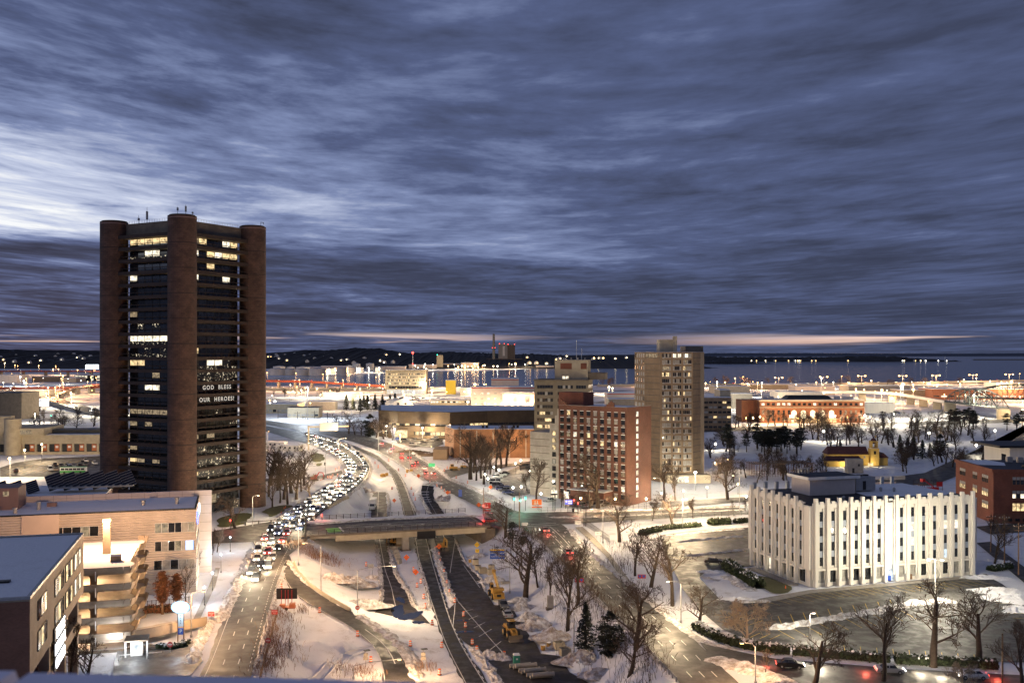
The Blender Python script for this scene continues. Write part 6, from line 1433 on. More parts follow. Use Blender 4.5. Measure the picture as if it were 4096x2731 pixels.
def wheelset(r, xs_, y, rad, w_=.5):
    for x in xs_:
        for s in (-1, 1): a = obj('wheel', MB().cylx(s*y-w_/2,s*y+w_/2,x,rad,rad,18,'y'), M['rubber'], r); obj('rim', MB().cylx(s*y-w_/2-.02,s*y+w_/2+.02,x,rad,rad*.5,14,'y'), M['yellow'], a)
def loader():
    p = W(2045,2545,-6); r = thing('wheel_loader', 'yellow wheel loader with cab and wide front bucket on the tarmac', 'loader', (p[0],p[1],-5.97), -1.30); wheelset(r, (-1.7,1.5), 1.05, .82, .62)
    obj('rear_body', MB().extr([(-3.2,.9),(-3.2,1.9),(-2.8,2.2),(-.6,2.2),(-.4,1.0)],-.85,.85), M['yellow'], r); cb = obj('cab_frame', MB().box(-.9,.6,-.75,.75,1.6,1.9).box(-.95,.65,-.8,.8,3.35,3.5), M['yellow'], r); obj('window', MB().box(-.88,.58,-.74,.74,1.9,3.35,.06), M['pane'], cb)
    obj('front_frame', MB().extr([(.4,.8),(.4,1.7),(2.0,1.5),(2.2,.8)],-.5,.5), M['yellow'], r)
    for s in (-.55,.4): obj('lift_arm', MB().extr([(1.2,1.7),(1.3,2.1),(2.6,1.9),(3.5,.7),(3.3,.5),(2.4,1.5)],s,s+.16), M['yellow'], r)
    obj('bucket', MB().extr([(3.3,.1),(3.35,1.1),(3.6,1.25),(3.55,.35),(4.5,.12),(4.5,.05)],-1.5,1.5), M['dark_concrete'], r); obj('exhaust', MB().cyl(-2,.3,2.2,3.0,.08), M['black'], r)
    for s in (-.9,.9): obj('fender', MB().box(-2.5,-.9,s-.35,s+.35,1.72,1.85), M['yellow'], r); obj('work_lamp', MB().box(.6,.7,s*.7-.1,s*.7+.1,3.5,3.65), M['dhead'], r)
loader()
def crane():
    p = W(1985,2392,-6); r = thing('mobile_crane', 'yellow rough terrain crane with short boom standing on snow', 'crane', (p[0],p[1],-5.9), -1.36); wheelset(r, (-2.2,1.7), 1.25, .8, .6)
    obj('chassis', MB().box(-3.4,3.3,-1.0,1.0,.7,1.4).box(2.2,3.5,-1.3,1.3,.9,1.9).box(-3.5,-2.6,-1.3,1.3,.9,1.5), M['yellow'], r); obj('engine_cover', MB().box(.4,2.19,-.9,.9,1.41,2.2), M['yellow'], r); obj('grille', MB().box(3.5,3.53,-.5,.5,1.1,1.7), M['black'], r)
    t_ = obj('turntable', MB().cyl(-.6,0,1.41,1.7,.9).box(-2.0,2.0,-1.2,1.2,1.71,2.3), M['yellow'], r); cb = obj('cab', MB().box(-1.4,.1,-1.45,-.6,2.31,3.6,.05), M['yellow'], t_); obj('window', MB().box(.1,.14,-1.35,-.7,2.6,3.4).box(-1.3,.0,-1.5,-1.46,2.7,3.4), M['pane'], cb)
    b_ = obj('boom', MB().tube([(1.6,.3,2.5),(-1.2,.3,3.8),(-4.6,.3,5.4)],[.42,.40,.36],4), M['yellow'], r); obj('boom_tip', MB().box(-5.1,-4.4,-.1,.7,5.0,5.9), M['yellow'], b_); obj('counterweight', MB().box(1.3,2.9,-1.35,1.35,2.31,2.9), M['yellow'], t_)
    obj('bumper', MB().box(3.5,3.75,-1.4,1.4,.6,1.1), M['yellow'], r)
crane()
def excavator(px, py, rz, m_, label, s=1.0, z=None):
    p = PT(px, py); r = thing('excavator', label, 'excavator', p, rz)
    for sd in (-1,1): obj('track', MB().extr([(-1.9*s,.15*s),(-1.6*s,0),(1.6*s,0),(1.9*s,.15*s),(1.9*s,.65*s),(1.6*s,.8*s),(-1.6*s,.8*s),(-1.9*s,.65*s)],sd*1.1*s-.3*s,sd*1.1*s+.3*s), M['rubber'], r)
    h = obj('house', MB().box(-2.1*s,1.0*s,-1.2*s,1.2*s,.9*s,1.9*s), m_, r); c_ = obj('cab', MB().box(-.2*s,1.2*s,.2*s,1.2*s,1.91*s,2.9*s), m_, h); obj('window', MB().box(1.2*s,1.23*s,.3*s,1.1*s,1.5*s,2.8*s).box(-.1*s,1.1*s,1.2*s,1.23*s,2.0*s,2.8*s), M['pane'], c_)
    b_ = obj('boom', MB().tube([(.8*s,-.2*s,1.6*s),(2.4*s,-.2*s,4.2*s),(4.4*s,-.2*s,3.9*s)],[.3*s,.3*s,.24*s],4), m_, r); obj('dipper', MB().tube([(4.4*s,-.2*s,4.1*s),(4.9*s,-.2*s,1.6*s)],[.24*s,.18*s],4), m_, b_); obj('bucket', MB().extr([(4.7*s,1.6*s),(5.3*s,1.3*s),(5.2*s,.5*s),(4.4*s,.4*s),(4.5*s,.9*s)],-.7*s,.3*s), M['dark_concrete'], b_)
excavator(1772,2196,-1.2,M['yellow'],'yellow excavator with raised arm in the shade under the bridge',.95); excavator(1575,2176,-2.0,M['yellow'],'dark yellow excavator parked against the bridge pier',.8); excavator(1764,1824,-.8,mat('salmon_enamel',(.55,.18,.12),.5,.1),'salmon red excavator digging beside the windowless brick building',1.0); excavator(1258,1920,.4,M['red'],'small red mini excavator on the snow below the trees',.8)
def dozer():
    p = PT(1814,1880); r = thing('bulldozer', 'yellow bulldozer with blade on the snowy verge under the bare trees', 'bulldozer', p, .15)
    for s in (-1,1): obj('track', MB().extr([(-1.8,.2),(-1.5,0),(1.5,0),(1.8,.2),(1.6,.9),(-1.6,.9)],s-.3,s+.3), M['rubber'], r)
    obj('hull', MB().box(-1.9,1.9,-.65,.65,.6,1.7), M['yellow'], r); c_ = obj('cab', MB().box(-1.4,.1,-.7,.7,1.71,2.9), M['yellow'], r); obj('window', MB().box(-1.3,.0,-.73,.73,2.0,2.7), M['pane'], c_); obj('blade', MB().extr([(2.4,.1),(2.6,.6),(2.4,1.2),(2.55,1.2),(2.75,.6),(2.55,.1)],-1.8,1.8), M['yellow'], r); obj('push_arm', MB().box(-.5,2.4,-1.45,-1.32,.4,.6).box(-.5,2.4,1.32,1.45,.4,.6), M['yellow'], r)
    p = PT(1858,1872); d = thing('road_roller', 'small yellow roller parked right behind the bulldozer', 'roller', p, .2); obj('drum', MB().cylx(-.9,.9,1.2,.6,.6,16,'y'), M['dark_concrete'], d); obj('body', MB().box(-1.8,.7,-.8,.8,.5,1.4), M['yellow'], d); obj('canopy', MB().box(-1.2,.4,-.8,.8,2.4,2.5), M['yellow'], d); obj('canopy_post', MB().box(-1.1,-1,-.7,-.6,1.4,2.4).box(.2,.3,.6,.7,1.4,2.4), M['black'], d); obj('wheel', MB().cylx(-.9,-.5,-1.3,.55,.55,14,'y').cylx(.5,.9,-1.3,.55,.55,14,'y'), M['rubber'], d)
dozer()
# ------------------------------------------------------------------ street lamps
def lamp(kind, px, py, ty, bm, watt, label, group=None, arm=0.0, rz=0.0, gz=None, r=None, d=None):
    dd_ = F*CZ/max(30, py-HY); watt = watt*(.55 if kind == 'post' and dd_ < 600 else 1.0)*(1.15 if dd_ > 600 else 1.25 if kind in ('cobra','flood','mast') else 1)
    p = PT(px, py) if gz is None else W(px, py, gz); h = max(3, ZD(ty, p[1])-p[2]); o = thing('street_lamp', label, 'street lamp', (p[0],p[1],p[2]), rz, group)
    rr = r or (.30 if p[1] < 420 else .42 if p[1] < 800 else .75 if p[1] < 1400 else 1.1); thick = .11 if p[1] < 500 else .2
    if kind == 'cobra':
        obj('pole', MB().cyl(0,0,0,h-.6,thick*1.1,thick*.7,8).cyl(0,0,0,.5,thick*2.2,thick*2,8), M['steel'], o); obj('arm', MB().tube([(0,0,h-.62),(arm*.35,0,h-.15),(arm,0,h)],thick*.55,5), M['steel'], o); hd = obj('lamp_head', MB().box(arm-.1 if arm > 0 else arm-.6,arm+.6 if arm > 0 else arm+.1,-.16,.16,h-.1,h+.1), M['steel'], o)
        if watt: obj('lens', MB().box(arm-.05 if arm > 0 else arm-.5,arm+.5 if arm > 0 else arm+.05,-.14,.14,h-.2,h-.101), M[bm], hd); point(o, (arm+(.25 if arm > 0 else -.25),0,h-.45), watt, COLS[bm], .2)
    elif kind == 'post':
        obj('pole', MB().cyl(0,0,0,h-rr,.07 if p[1] < 420 else .12,.05 if p[1] < 420 else .1,8).cyl(0,0,0,.5,.16,.12,8), M['black'], o); obj('globe', MB().sphere(0,0,h,rr,10,7,1.15), M[bm], o); obj('cap', MB().cyl(0,0,h+rr*1.12,h+rr*1.4,rr*.7,rr*.15,8), M['black'], o); point(o, (0,-rr-.25,h), watt, COLS[bm], .3)
    elif kind == 'mast':
        obj('pole', MB().cyl(0,0,0,h,thick*1.2,thick*.8,8).cyl(0,0,0,.9,thick*2.4,n=8), M['white'], o)
        for s in (-1,1): obj('arm', MB().tube([(0,0,h-.1),(s*.7,0,h+.15),(s*1.5,0,h)],thick*.5,5), M['black'], o); obj('lamp_head', MB().box(s*1.5-.35,s*1.5+.35,-.2,.2,h-.1,h+.12), M['black'], o); obj('lens', MB().box(s*1.5-.3,s*1.5+.3,-.22,.18,h-.22,h-.101), M[bm], o)
        point(o, (-1.2,-1.4,h+.3), watt*.5, COLS[bm], .4); point(o, (1.2,1.4,h+.3), watt*.5, COLS[bm], .4)
    elif kind == 'double':
        obj('pole', MB().cyl(0,0,0,h,thick*1.3,thick,6), M['steel'], o); sp_ = max(2.2, p[1]*.0036)
        for s in (-1,1): obj('arm', MB().tube([(0,0,h-.2),(s*sp_,0,h)],thick*.6,4), M['steel'], o); obj('lamp_head', MB().sphere(s*sp_,0,h,rr,8,5,.7), M[bm], o)
        point(o, (0,-2,h-1), watt, COLS[bm], .5)
    else:                                               # bare floodlight on a plain mast
        obj('pole', MB().cyl(0,0,0,h,thick,thick*.8,6), M['steel'], o); obj('lamp_head', MB().sphere(0,-.3,h,rr,8,6,.8), M[bm], o); point(o, (0,-rr-.5,h-rr), watt, COLS[bm], .4)
    return o
# pavement lamps by the left road
for i, (x, b_, t_) in enumerate(((921,2204,2148),(884,2288,2216),(850,2360,2290),(818,2420,2347))): lamp('post', x, b_, t_, 'bulb_b', 520, 'black post lamp with white globe on the snowy pavement, %s from the junction' % nth(i), 'pavement lamps by the left road', r=.2)
lamp('cobra', 765, 2545, 2363, 'bulb_o', 2600, 'tall cobra head lamp beside the oval garage sign', None, 2.0, .2)
lamp('cobra', 1010, 2105, 1980, 'bulb_y', 1600, 'lit street lamp among trees at the foot of the office tower', None, 1.6)
lamp('cobra', 1194, 2258, 2100, 'bulb_o', 2400, 'slender lamp at the left end of the bridge railing', None, -3.0)
lamp('cobra', 1284, 2364, 2172, 'bulb_o', 2600, 'tall lamp standing on the dirt heap beside the ramp', None, -4.0, -.15)
lamp('cobra', 1430, 2430, 2268, 'bulb_y', 2200, 'lamp with long right hand arm beside the flooded carriageway', None, 8.0, .22)
lamp('cobra', 1414, 2715, 2676, 'bulb_o', 1500, 'short lamp with long arm at the lower edge of the ramp', None, 8.0, .25, gz=-4.5)
lamp('cobra', 2039, 2370, 2222, 'bulb_y', 0, 'unlit lamp pole on the snow slope behind the crane', None, -2.0)
lamp('cobra', 2296, 2620, 2430, 'bulb_y', 0, 'bare brown lamp pole between the dark spruces', None, -1.6)
lamp('cobra', 2412, 2170, 2034, 'bulb_y', 3000, 'pale lamp pole at the end of the iron fence', None, -3.0)
lamp('cobra', 2724, 2488, 2322, 'bulb_y', 3000, 'pale lamp with curved arm over the avenue verge', None, -2.4)
lamp('cobra', 3022, 2735, 2568, 'bulb_o', 1500, 'pale lamp pole beside the branch road at bottom right', None, -2.0, gz=0)
lamp('mast', 3741, 2398, 2236, 'bulb_w', 5200, 'twin headed white lamp mast in the car park before the white building')
lamp('cobra', 3239, 2560, 2448, 'bulb_w', 1500, 'dark slim lamp pole standing in the ploughed snow strip', None, .5)
lamp('flood', 2731, 2112, 1996, 'bulb_y', 9500, 'very bright floodlight on a pale mast above the rear car park')
lamp('cobra', 2645, 2060, 1910, 'bulb_y', 3000, 'tan lamp pole on the verge of the cross street', None, -2.0)
lamp('cobra', 2958, 2045, 1900, 'bulb_y', 2600, 'tan lamp pole left of the white building on the cross street', None, -2.0)
for i, (x, b_, t_) in enumerate(((1940,1945,1897),(1952,1965,1914),(1975,1905,1867),(1996,1915,1878),(2052,1998,1949),(2062,1895,1853),(2083,1880,1841),(2085,1994,1946),(2120,1925,1882))): lamp('post', x, b_, t_, 'bulb_w', 1500, 'post lamp in lamplit lot by brick tower, %s from the left' % nth(i), 'post lamps of the lamplit lot', r=.36)
for i, (x, b_, t_, bm, w_) in enumerate(((2164,2010,1974,'bulb_w',900),(2215,1985,1941,'bulb_w',1500),(2323,2040,1992,'bulb_y',1500),(2461,2040,1995,'bulb_y',1800),(2507,2020,1966,'bulb_y',2400),(2585,2040,1994,'bulb_y',2000),(2645,2010,1972,'bulb_w',1500),(2734,2000,1962,'bulb_y',2200),(2744,2030,1996,'bulb_y',2200),(2828,1990,1948,'bulb_y',3000),(2860,1895,1850,'bulb_y',2600),(2912,1885,1838,'bulb_y',2600),(2952,1975,1936,'bulb_y',2600),(2985,2020,1985,'bulb_w',1800))): lamp('post', x, b_, t_, bm, w_, 'post lamp around the two apartment towers, %s from the left' % nth(i), 'post lamps by the apartment towers', r=.36)
lamp('flood', 2781, 1960, 1888, 'bulb_w', 9000, 'dazzling white floodlight at the right foot of the beige tower', None, r=.6)
lamp('flood', 1690, 1757, 1710, 'bulb_y', 9000, 'dazzling floodlight in lot before dark banded building', None, r=.6)
lamp('cobra', 1514, 1806, 1724, 'bulb_y', 4200, 'tall lamp nearest the dark trees on the connector road verge', None, 4.0, .3)
lamp('cobra', 1570, 1832, 1765, 'bulb_y', 4200, 'middle tall lamp on the snowy verge of the connector road', None, 4.0, .3)
lamp('cobra', 1638, 1879, 1787, 'bulb_y', 4600, 'tall lamp with long arm over the connector road beside yellow plant', None, 10.0, .3)
lamp('cobra', 1302, 1902, 1811, 'bulb_o', 2600, 'grey lamp pole on the snow inside the sharp road bend', None, 3.0, .2)
lamp('cobra', 1217, 1850, 1770, 'bulb_y', 4000, 'lamp beside the trailers near the office tower', None, 2.0); lamp('cobra', 1069, 1790, 1724, 'bulb_o', 5000, 'orange lamp half hidden by the right edge of the office tower', None, .6)
lamp('cobra', 1355, 1808, 1752, 'bulb_y', 4200, 'lamp on the inner kerb where the traffic queue begins', None, 3.5, .2); lamp('cobra', 1480, 1905, 1830, 'bulb_y', 3600, 'lamp on the outer kerb of the sharp road bend', None, -3.0)
for i, (x, b_, t_, bm) in enumerate(((1546,1750,1703,'bulb_w'),(1579,1760,1715,'bulb_b'),(1601,1775,1738,'bulb_o'))): lamp('flood', x, b_, t_, bm, 2600, 'lot lamp among bare trees left of the dark banded building, %s from the left' % nth(i), 'lot lamps among the trees')
lamp('cobra', 2033, 1840, 1758, 'bulb_o', 2400, 'orange lamp in front of the windowless brick building', None, 3.0)
for i, (x, b_, t_) in enumerate(((40,1911,1832),(100,1874,1799),(168,1846,1776))): lamp('flood', x, b_, t_, 'bulb_y', 5200, 'bright lot lamp on a pale pole, %s from the left edge of the photo' % nth(i), 'lot lamps at far left', r=.5)
for i, (x, b_, t_, bm, w_) in enumerate(((19,1500,1452,'bulb_y',20000),(60,1498,1460,'bulb_o',9000),(82,1545,1507,'bulb_b',12000),(96,1555,1523,'bulb_b',9000),(140,1690,1654,'bulb_w',6000),(155,1500,1462,'bulb_o',9000),(213,1510,1476,'bulb_o',9000),(234,1500,1476,'bulb_o',12000),(252,1560,1504,'bulb_o',6000),(310,1500,1480,'bulb_o',9000))): lamp('flood', x, b_, t_, bm, w_, 'distant lamp left of the office tower, %s from the left edge' % nth(i), 'distant lamps left of the tower')
lamp('flood', 1100, 1636, 1605, 'bulb_w', 34000, 'dazzling floodlight over the depots just right of the office tower', None, r=1.1)
lamp('flood', 1230, 1680, 1548, 'bulb_b', 26000, 'very tall pale mast rising out of the rail yard', None, r=.4)
fl_ = [(1205,1590,1560),(1232,1588,1556),(1345,1592,1585),(1385,1590,1583),(1420,1590,1556),(1475,1588,1584),(1440,1575,1555),(1612,1590,1565),(1655,1590,1568),(1727,1592,1560),(1870,1632,1607),(1702,1575,1530),(1795,1560,1526),(1845,1550,1520)]
for i, (x, b_, t_) in enumerate(fl_): lamp('flood', x, b_, t_, R.choice(['bulb_w','bulb_y']), 20000, 'yard lamp on bright snow before the office slab, %s in the row' % nth(i), 'yard lamps before the office slab', r=.8)
lamp('flood', 1900, 1600, 1537, 'bulb_o', 26000, 'big orange starlike floodlight above the stucco industrial block', None, r=1.6)
lamp('flood', 2436, 1575, 1548, 'bulb_y', 30000, 'big yellow floodlight between the concrete office and the beige tower', None, r=1.4); lamp('flood', 2450, 1580, 1552, 'bulb_y', 9000, 'smaller yellow floodlight right beside the big one', None, r=1.0)
for i, x in enumerate((1940,2005,2060,2110)): lamp('flood', x, 1640, 1612, 'bulb_y', 9000, 'lamp at the foot of the stucco industrial block, %s from the left' % nth(i), 'lamps at the stucco block', r=.6)
xs_ = sorted([R.uniform(1640,2140) for _ in range(34)]+[R.uniform(2180,2420) for _ in range(10)]+[R.uniform(1290,1540) for _ in range(14)]+[1080,1103,1160,1210,1345])
for i, x in enumerate(xs_):
    by = np.interp(x, [1064,1300,1500,1700,1950,2100,2250,2420], [1503,1500,1492,1484,1481,1475,1466,1465])-R.uniform(0,8 if x < 2150 else 1)
    o = lamp('flood', x, by, by-R.uniform(7,22), R.choice(['bulb_o','bulb_o','bulb_w','bulb_y']), R.choice([4000,9000,20000]), 'quayside lamp across the harbour, %s from the left' % nth(i), 'quayside lamps', r=R.uniform(1.0,2.4))
for i, (x, b_, t_) in enumerate(((3115,1540,1510),(3295,1538,1507),(3447,1540,1503),(3611,1537,1503),(3744,1537,1501),(3892,1535,1499),(4037,1536,1497))): lamp('double', x, b_, t_, 'bulb_o', 20000, 'tall twin headed orange highway lamp along the bay, %s from the left' % nth(i), 'twin highway lamps along the bay', r=1.4)
rg = [(2822,1550,1532),(2900,1560,1528),(2940,1552,1512),(3030,1560,1530),(3183,1562,1537),(3232,1575,1546),(3310,1576,1548),(3423,1590,1555),(3456,1596,1558),(3527,1610,1560),(3653,1608,1558),(3607,1560,1535),(3719,1560,1534),(3748,1562,1542),(3788,1560,1537),(3855,1550,1518),(3905,1545,1512),(3840,1562,1535),(3960,1556,1524),(4005,1552,1526),(4045,1600,1526),(4075,1560,1532),(4090,1620,1602),(2990,1556,1534),(3485,1560,1522),(3265,1560,1528),(3395,1560,1530)]
for i, (x, b_, t_) in enumerate(sorted(rg)): lamp('flood', x, b_, t_, R.choice(['bulb_o','bulb_o','bulb_y']), 30000 if x in (3527,3653,4045) else 11000, 'lamp between the station and the bay, %s from the left' % nth(i), 'lamps between station and bay', r=1.5 if x in (3527,3653,4045) else .85)
for i, (x, b_, t_, bm, w_) in enumerate(((2985,1700,1672,'bulb_o',5000),(3012,1705,1671,'bulb_y',5000),(3040,1695,1666,'bulb_y',6000),(3162,1698,1664,'bulb_w',6000),(3190,1700,1672,'bulb_o',4000),(3295,1765,1724,'bulb_w',3600),(3340,1700,1663,'bulb_w',11000),(3390,1700,1668,'bulb_o',5000),(3459,1700,1661,'bulb_w',11000),(3480,1690,1668,'bulb_y',6000),(3576,1695,1656,'bulb_w',7000),(3716,1775,1731,'bulb_w',5200),(3980,1770,1722,'bulb_w',4000),(3905,1820,1780,'bulb_w',2500),(4090,1680,1640,'bulb_y',8000),(2862,1800,1775,'bulb_w',2400))): lamp('post', x, b_, t_, bm, w_, 'lamp in the park and station forecourt, %s from the left' % nth(i), 'park and station lamps', r=.6)
for i, (x, b_, t_) in enumerate(((3603,1680,1545),(3612,1686,1536),(2868,1640,1527),(3047,1600,1530),(3286,1600,1512),(3895,1665,1580))): lamp('flood', x, b_, t_, 'bulb_w', 22000 if i != 4 else 12000, 'very tall white mast near the station, %s counted from the viaduct' % nth(i), 'tall rail yard masts', r=.7)
xl = sorted([(R.uniform(1070,1540), R.uniform(1560,1650)) for _ in range(26)]+[(R.uniform(1540,2140), R.uniform(1560,1620)) for _ in range(16)]+[(R.uniform(2830,4090), R.uniform(1548,1640)) for _ in range(44)]+[(R.uniform(0,390), R.uniform(1500,1640)) for _ in range(20)])
for i, (x, y) in enumerate(xl):
    p = W(x, y); h = R.uniform(7,11); o = thing('street_lamp', 'small distant street lamp in the city glow, %s from the left' % nth(i), 'street lamp', (p[0],p[1],0), 0, 'small distant street lamps'); bm = R.choice(['bulb_o','bulb_o','bulb_y','bulb_w'])
    obj('pole', MB().cyl(0,0,0,h,.16,.1,5), M['steel'], o); obj('lamp_head', MB().sphere(0,0,h,R.uniform(.45,.8),6,4,.7), M[bm], o)
    if i % 3 == 0: point(o, (0,-1.2,h-1), 7000, COLS[bm], .4)
# unlit rail yard catenary poles and power poles
cp_ = [(1112,1672,1640),(1153,1668,1634),(1190,1676,1645),(1222,1680,1650),(1258,1672,1642),(1292,1690,1648),(1310,1695,1648),(1336,1672,1640),(1368,1678,1642),(1408,1668,1638),(1440,1668,1640),(1490,1660,1636),(1212,1690,1660)]
for i, (x, b_, t_) in enumerate(cp_):
    p = W(x, b_); o = thing('catenary_pole', 'slim rail yard pole right of the office tower, %s in the list from front' % nth(i), 'pole', (p[0],p[1],0), 0, 'rail yard poles'); obj('pole', MB().cyl(0,0,0,ZD(t_,p[1]),.28,.2,6), M['white' if i % 2 else 'black'], o)
    if i % 2 == 0: obj('cross_arm', MB().box(-2.5,2.5,-.1,.1,ZD(t_,p[1])-1.4,ZD(t_,p[1])-1.2), M['black'], o)
for i, (x, b_, t_, tr_) in enumerate(((3964,2205,2055,1),(4018,2256,2058,0),(4074,2298,2090,0))):
    p = W(x, b_); h = ZD(t_, p[1]); o = thing('utility_pole', 'wooden utility pole with cross arms right of the white building, %s from the left' % nth(i), 'utility pole', (p[0],p[1],0), .1, 'utility poles on the right'); obj('pole', MB().cyl(0,0,0,h,.17,.12,8), M['wood'], o); obj('cross_arm', MB().box(-1.4,1.4,-.07,.07,h-.9,h-.75).box(-1.1,1.1,-.07,.07,h-1.9,h-1.75), M['wood'], o)
    for s in (-1.2,-.5,.5,1.2): obj('insulator', MB().cyl(s,0,h-.75,h-.5,.06), M['steel'], o)
    if tr_: obj('transformer', MB().cyl(.35,-.2,h-3.2,h-2.2,.3), M['steel'], o)
for px, py, ty, lb in ((4010,2731,2532,'thick wooden pole at the bottom right among bare trees'),(2077,2118,1968,'plain wooden pole at the left side of the junction'),(1934,2050,1950,'wooden pole at the right hand end of the bridge')):
    p = W(px,py); o = thing('wooden_pole', lb, 'utility pole', (p[0],p[1],0)); obj('pole', MB().cyl(0,0,0,ZD(ty,p[1]),.17,.13,8), M['wood'], o)
# traffic signals
def signal(px, py, top, bm, label, rz=0.0, arm=0.0):
    p = PT(px, py); h = ZD(top, p[1])-p[2]; o = thing('traffic_light', label, 'traffic light', p, rz, 'traffic lights'); obj('post', MB().cyl(0,0,0,h+.6,.1,.09,8), M['black'], o)
    if arm: obj('mast_arm', MB().tube([(0,0,h+.5),(arm,0,h+.8)],.07,5), M['black'], o)
    hd = obj('signal_head', MB().box(arm-.2,arm+.2,-.2,.1,h-.6,h+.6), M['black'], o); obj('lens', MB().sphere(arm,-.25,h+(.35 if bm == 'bulb_r' else -.35),.24,8,6), M[bm], hd); point(o, (arm,-.8,h), 60 if bm == 'bulb_r' else 90, COLS[bm], .15)
for a in ((1933,2060,2025,'bulb_r','red traffic light at the right end of the bridge'),(1288,2090,2062,'bulb_r','red traffic light at the left end of the bridge'),(922,2120,2084,'bulb_r','red traffic light on the verge below the office tower'),(2057,2040,1991,'bulb_g','green traffic light left of the junction'),(2080,2045,1997,'bulb_g','green traffic light in the middle of the row of greens'),(2102,2040,1989,'bulb_g','green traffic light nearest the iron fence corner'),(2296,2050,2003,'bulb_r','upper red traffic light by the blue hospital sign'),(2312,2056,2014,'bulb_r','lower red traffic light by the blue hospital sign'),(86,1640,1610,'bulb_g','green traffic light beside the billboard at far left'),(205,1705,1660,'bulb_g','green traffic light above the brutalist hall')): signal(*a)
g_ = W(1222,2160); o = thing('signal_gantry', 'black signal gantry arching over the incoming lanes at the junction', 'traffic light', (g_[0],g_[1],0), math.atan2(17,52)+.02); obj('post', MB().box(-.25,.25,-.25,.25,0,6.6), M['black'], o); obj('mast_arm', MB().box(-18,-.26,-.12,.12,6.1,6.35), M['black'], o)
for i in range(5): hd = obj('signal_head', MB().box(-17+i*3.6,-16.5+i*3.6,-.3,-.13,5.3,6.5), M['black'], o); obj('lens', MB().sphere(-16.75+i*3.6,.25,6.2,.16,8,6), M['bulb_r'], hd)
# ------------------------------------------------------------------ site clutter
bl = MB()
brl_o = MB().cyl(0,0,.0,.22,.32,.31,12).cyl(0,0,.44,.64,.30,.29,12).cyl(0,0,.86,1.05,.27,.25,12).mesh('orange_band', M['orange']); brl_w = MB().cyl(0,0,.221,.439,.31,.30,12).cyl(0,0,.641,.859,.29,.27,12).mesh('white_band', M['white']); brl_b = MB().cyl(0,0,-.04,-.001,.42,.42,12).mesh('base', M['rubber'])
bp = [(1000+.498*x, 1950+.498*y) for x, y in ((933,628),(1313,667),(1342,797),(1372,765),(1396,888),(1408,965),(1463,1100),(1287,1270),(970,1398),(865,1190),(560,1000),(253,808),(1540,1280),(1522,1500),(1490,500),(1526,600),(1559,685),(1580,777),(1602,850),(1646,920),(1717,1030),(1731,1118),(1785,1255),(1822,1312),(2043,1355),(1518,545))]
bp += [(1500+.2764*x, 1700+.2764*y) for x, y in ((895,900),(960,920),(1005,945),(1085,990),(200,520),(340,660),(440,745),(245,930),(525,930),(555,1015),(583,1085),(795,845),(1045,630),(1005,665),(45,620),(1175,770),(1340,845))]
bp += [(1060+.2126*x, 1800+.2126*y) for x, y in ((1390,350),(1330,385),(1180,530),(1220,525),(1255,530),(1365,490),(1275,495),(2070,255),(2330,200),(2130,320))]
bp.sort()
for i, (x, y) in enumerate(bp):
    p = PT(x, y); zt = p[2]+.16; o = thing('traffic_barrel', 'orange and white barrel in the roadworks, %s from the left' % nth(i), 'traffic barrel', (p[0],p[1],zt), 0, 'traffic barrels in the roadworks'); inst('orange_band', brl_o, o); inst('white_band', brl_w, o); inst('base', brl_b, o)
cone = MB().cyl(0,0,0,.7,.16,.03,8).box(-.2,.2,-.2,.2,-.03,0).mesh('traffic_cone', M['orange'])
for i, (x, y) in enumerate(((1136,2034),(1142,2030),(1125,2052),(1290,1918),(1283,1921),(3142,2353))): p = PT(x, y); o = inst('traffic_cone', cone, None, (p[0],p[1],p[2]+.15)); tag(o, 'small orange traffic cone on the snow, %s counted from the office tower side' % nth(i), 'traffic cone', 'traffic cones')
def post_sign(px, py, ty, w_, h_, face, label, shape='rect', lines=(), tm='white', size=.3, legs=1, rz=0.0, backing=None, z=None):
    p = PT(px, py) if z is None else W(px, py, z); H = max(h_+.3, ZD(ty, p[1])-p[2]); o = thing('road_sign', label, 'sign', p, rz, None); zc = H-h_/2
    if shape == 'diamond': mb = MB().prism([(0,0)],0,0) if False else MB().add([(0,-.03,zc-h_/2),(w_/2,-.03,zc),(0,-.03,zc+h_/2),(-w_/2,-.03,zc),(0,0,zc-h_/2),(w_/2,0,zc),(0,0,zc+h_/2),(-w_/2,0,zc)],[(0,1,2,3),(7,6,5,4),(0,4,5,1),(1,5,6,2),(2,6,7,3),(3,7,4,0)])
    elif shape == 'round': mb = MB().cylx(-.03,0,0,zc,w_/2,20,'y')
    else: mb = MB().box(-w_/2,w_/2,-.03,0,zc-h_/2,zc+h_/2)
    pl = obj('panel', mb, face, o)
    for i in range(legs): x = 0 if legs == 1 else -w_*.3+i*w_*.6; obj('post', MB().box(x-.05,x+.05,.01,.1,-.2,zc+h_/2-.05), M['steel'], o)
    n = len(lines)
    for i, s_ in enumerate(lines): text('lettering', s_, size, M[tm], pl, (0,-.045,zc+(n/2-i-.5)*size*1.15), (math.pi/2,0,0), .005)
    return o, pl, zc
RWA = ('ROAD','WORK','AHEAD')
for px, py, ty, lb in ((1577,2012,1992,'orange diamond sign on the snow beyond the bridge beside the inner highway'),(1756,2205,2173,'orange diamond sign under the bridge next to the excavator'),(1663,2305,2274,'tilted orange diamond sign on the median before the dark highway'),(1626,2255,2216,'orange diamond sign with barricade at the foot of the bridge pier'),(1790,1980,1960,'orange diamond sign on the heap beside the closed ramp'),(1674,1915,1896,'orange diamond sign on the verge of the connector road'),(1962,1958,1942,'orange diamond sign at the edge of the lamplit lot'),(1915,2030,2011,'orange diamond sign at the right end of the far railing')):
    post_sign(px, py, ty, 1.7, 1.7, M['orange'], lb, 'diamond', RWA if ty > 2170 else (), 'black', .27)
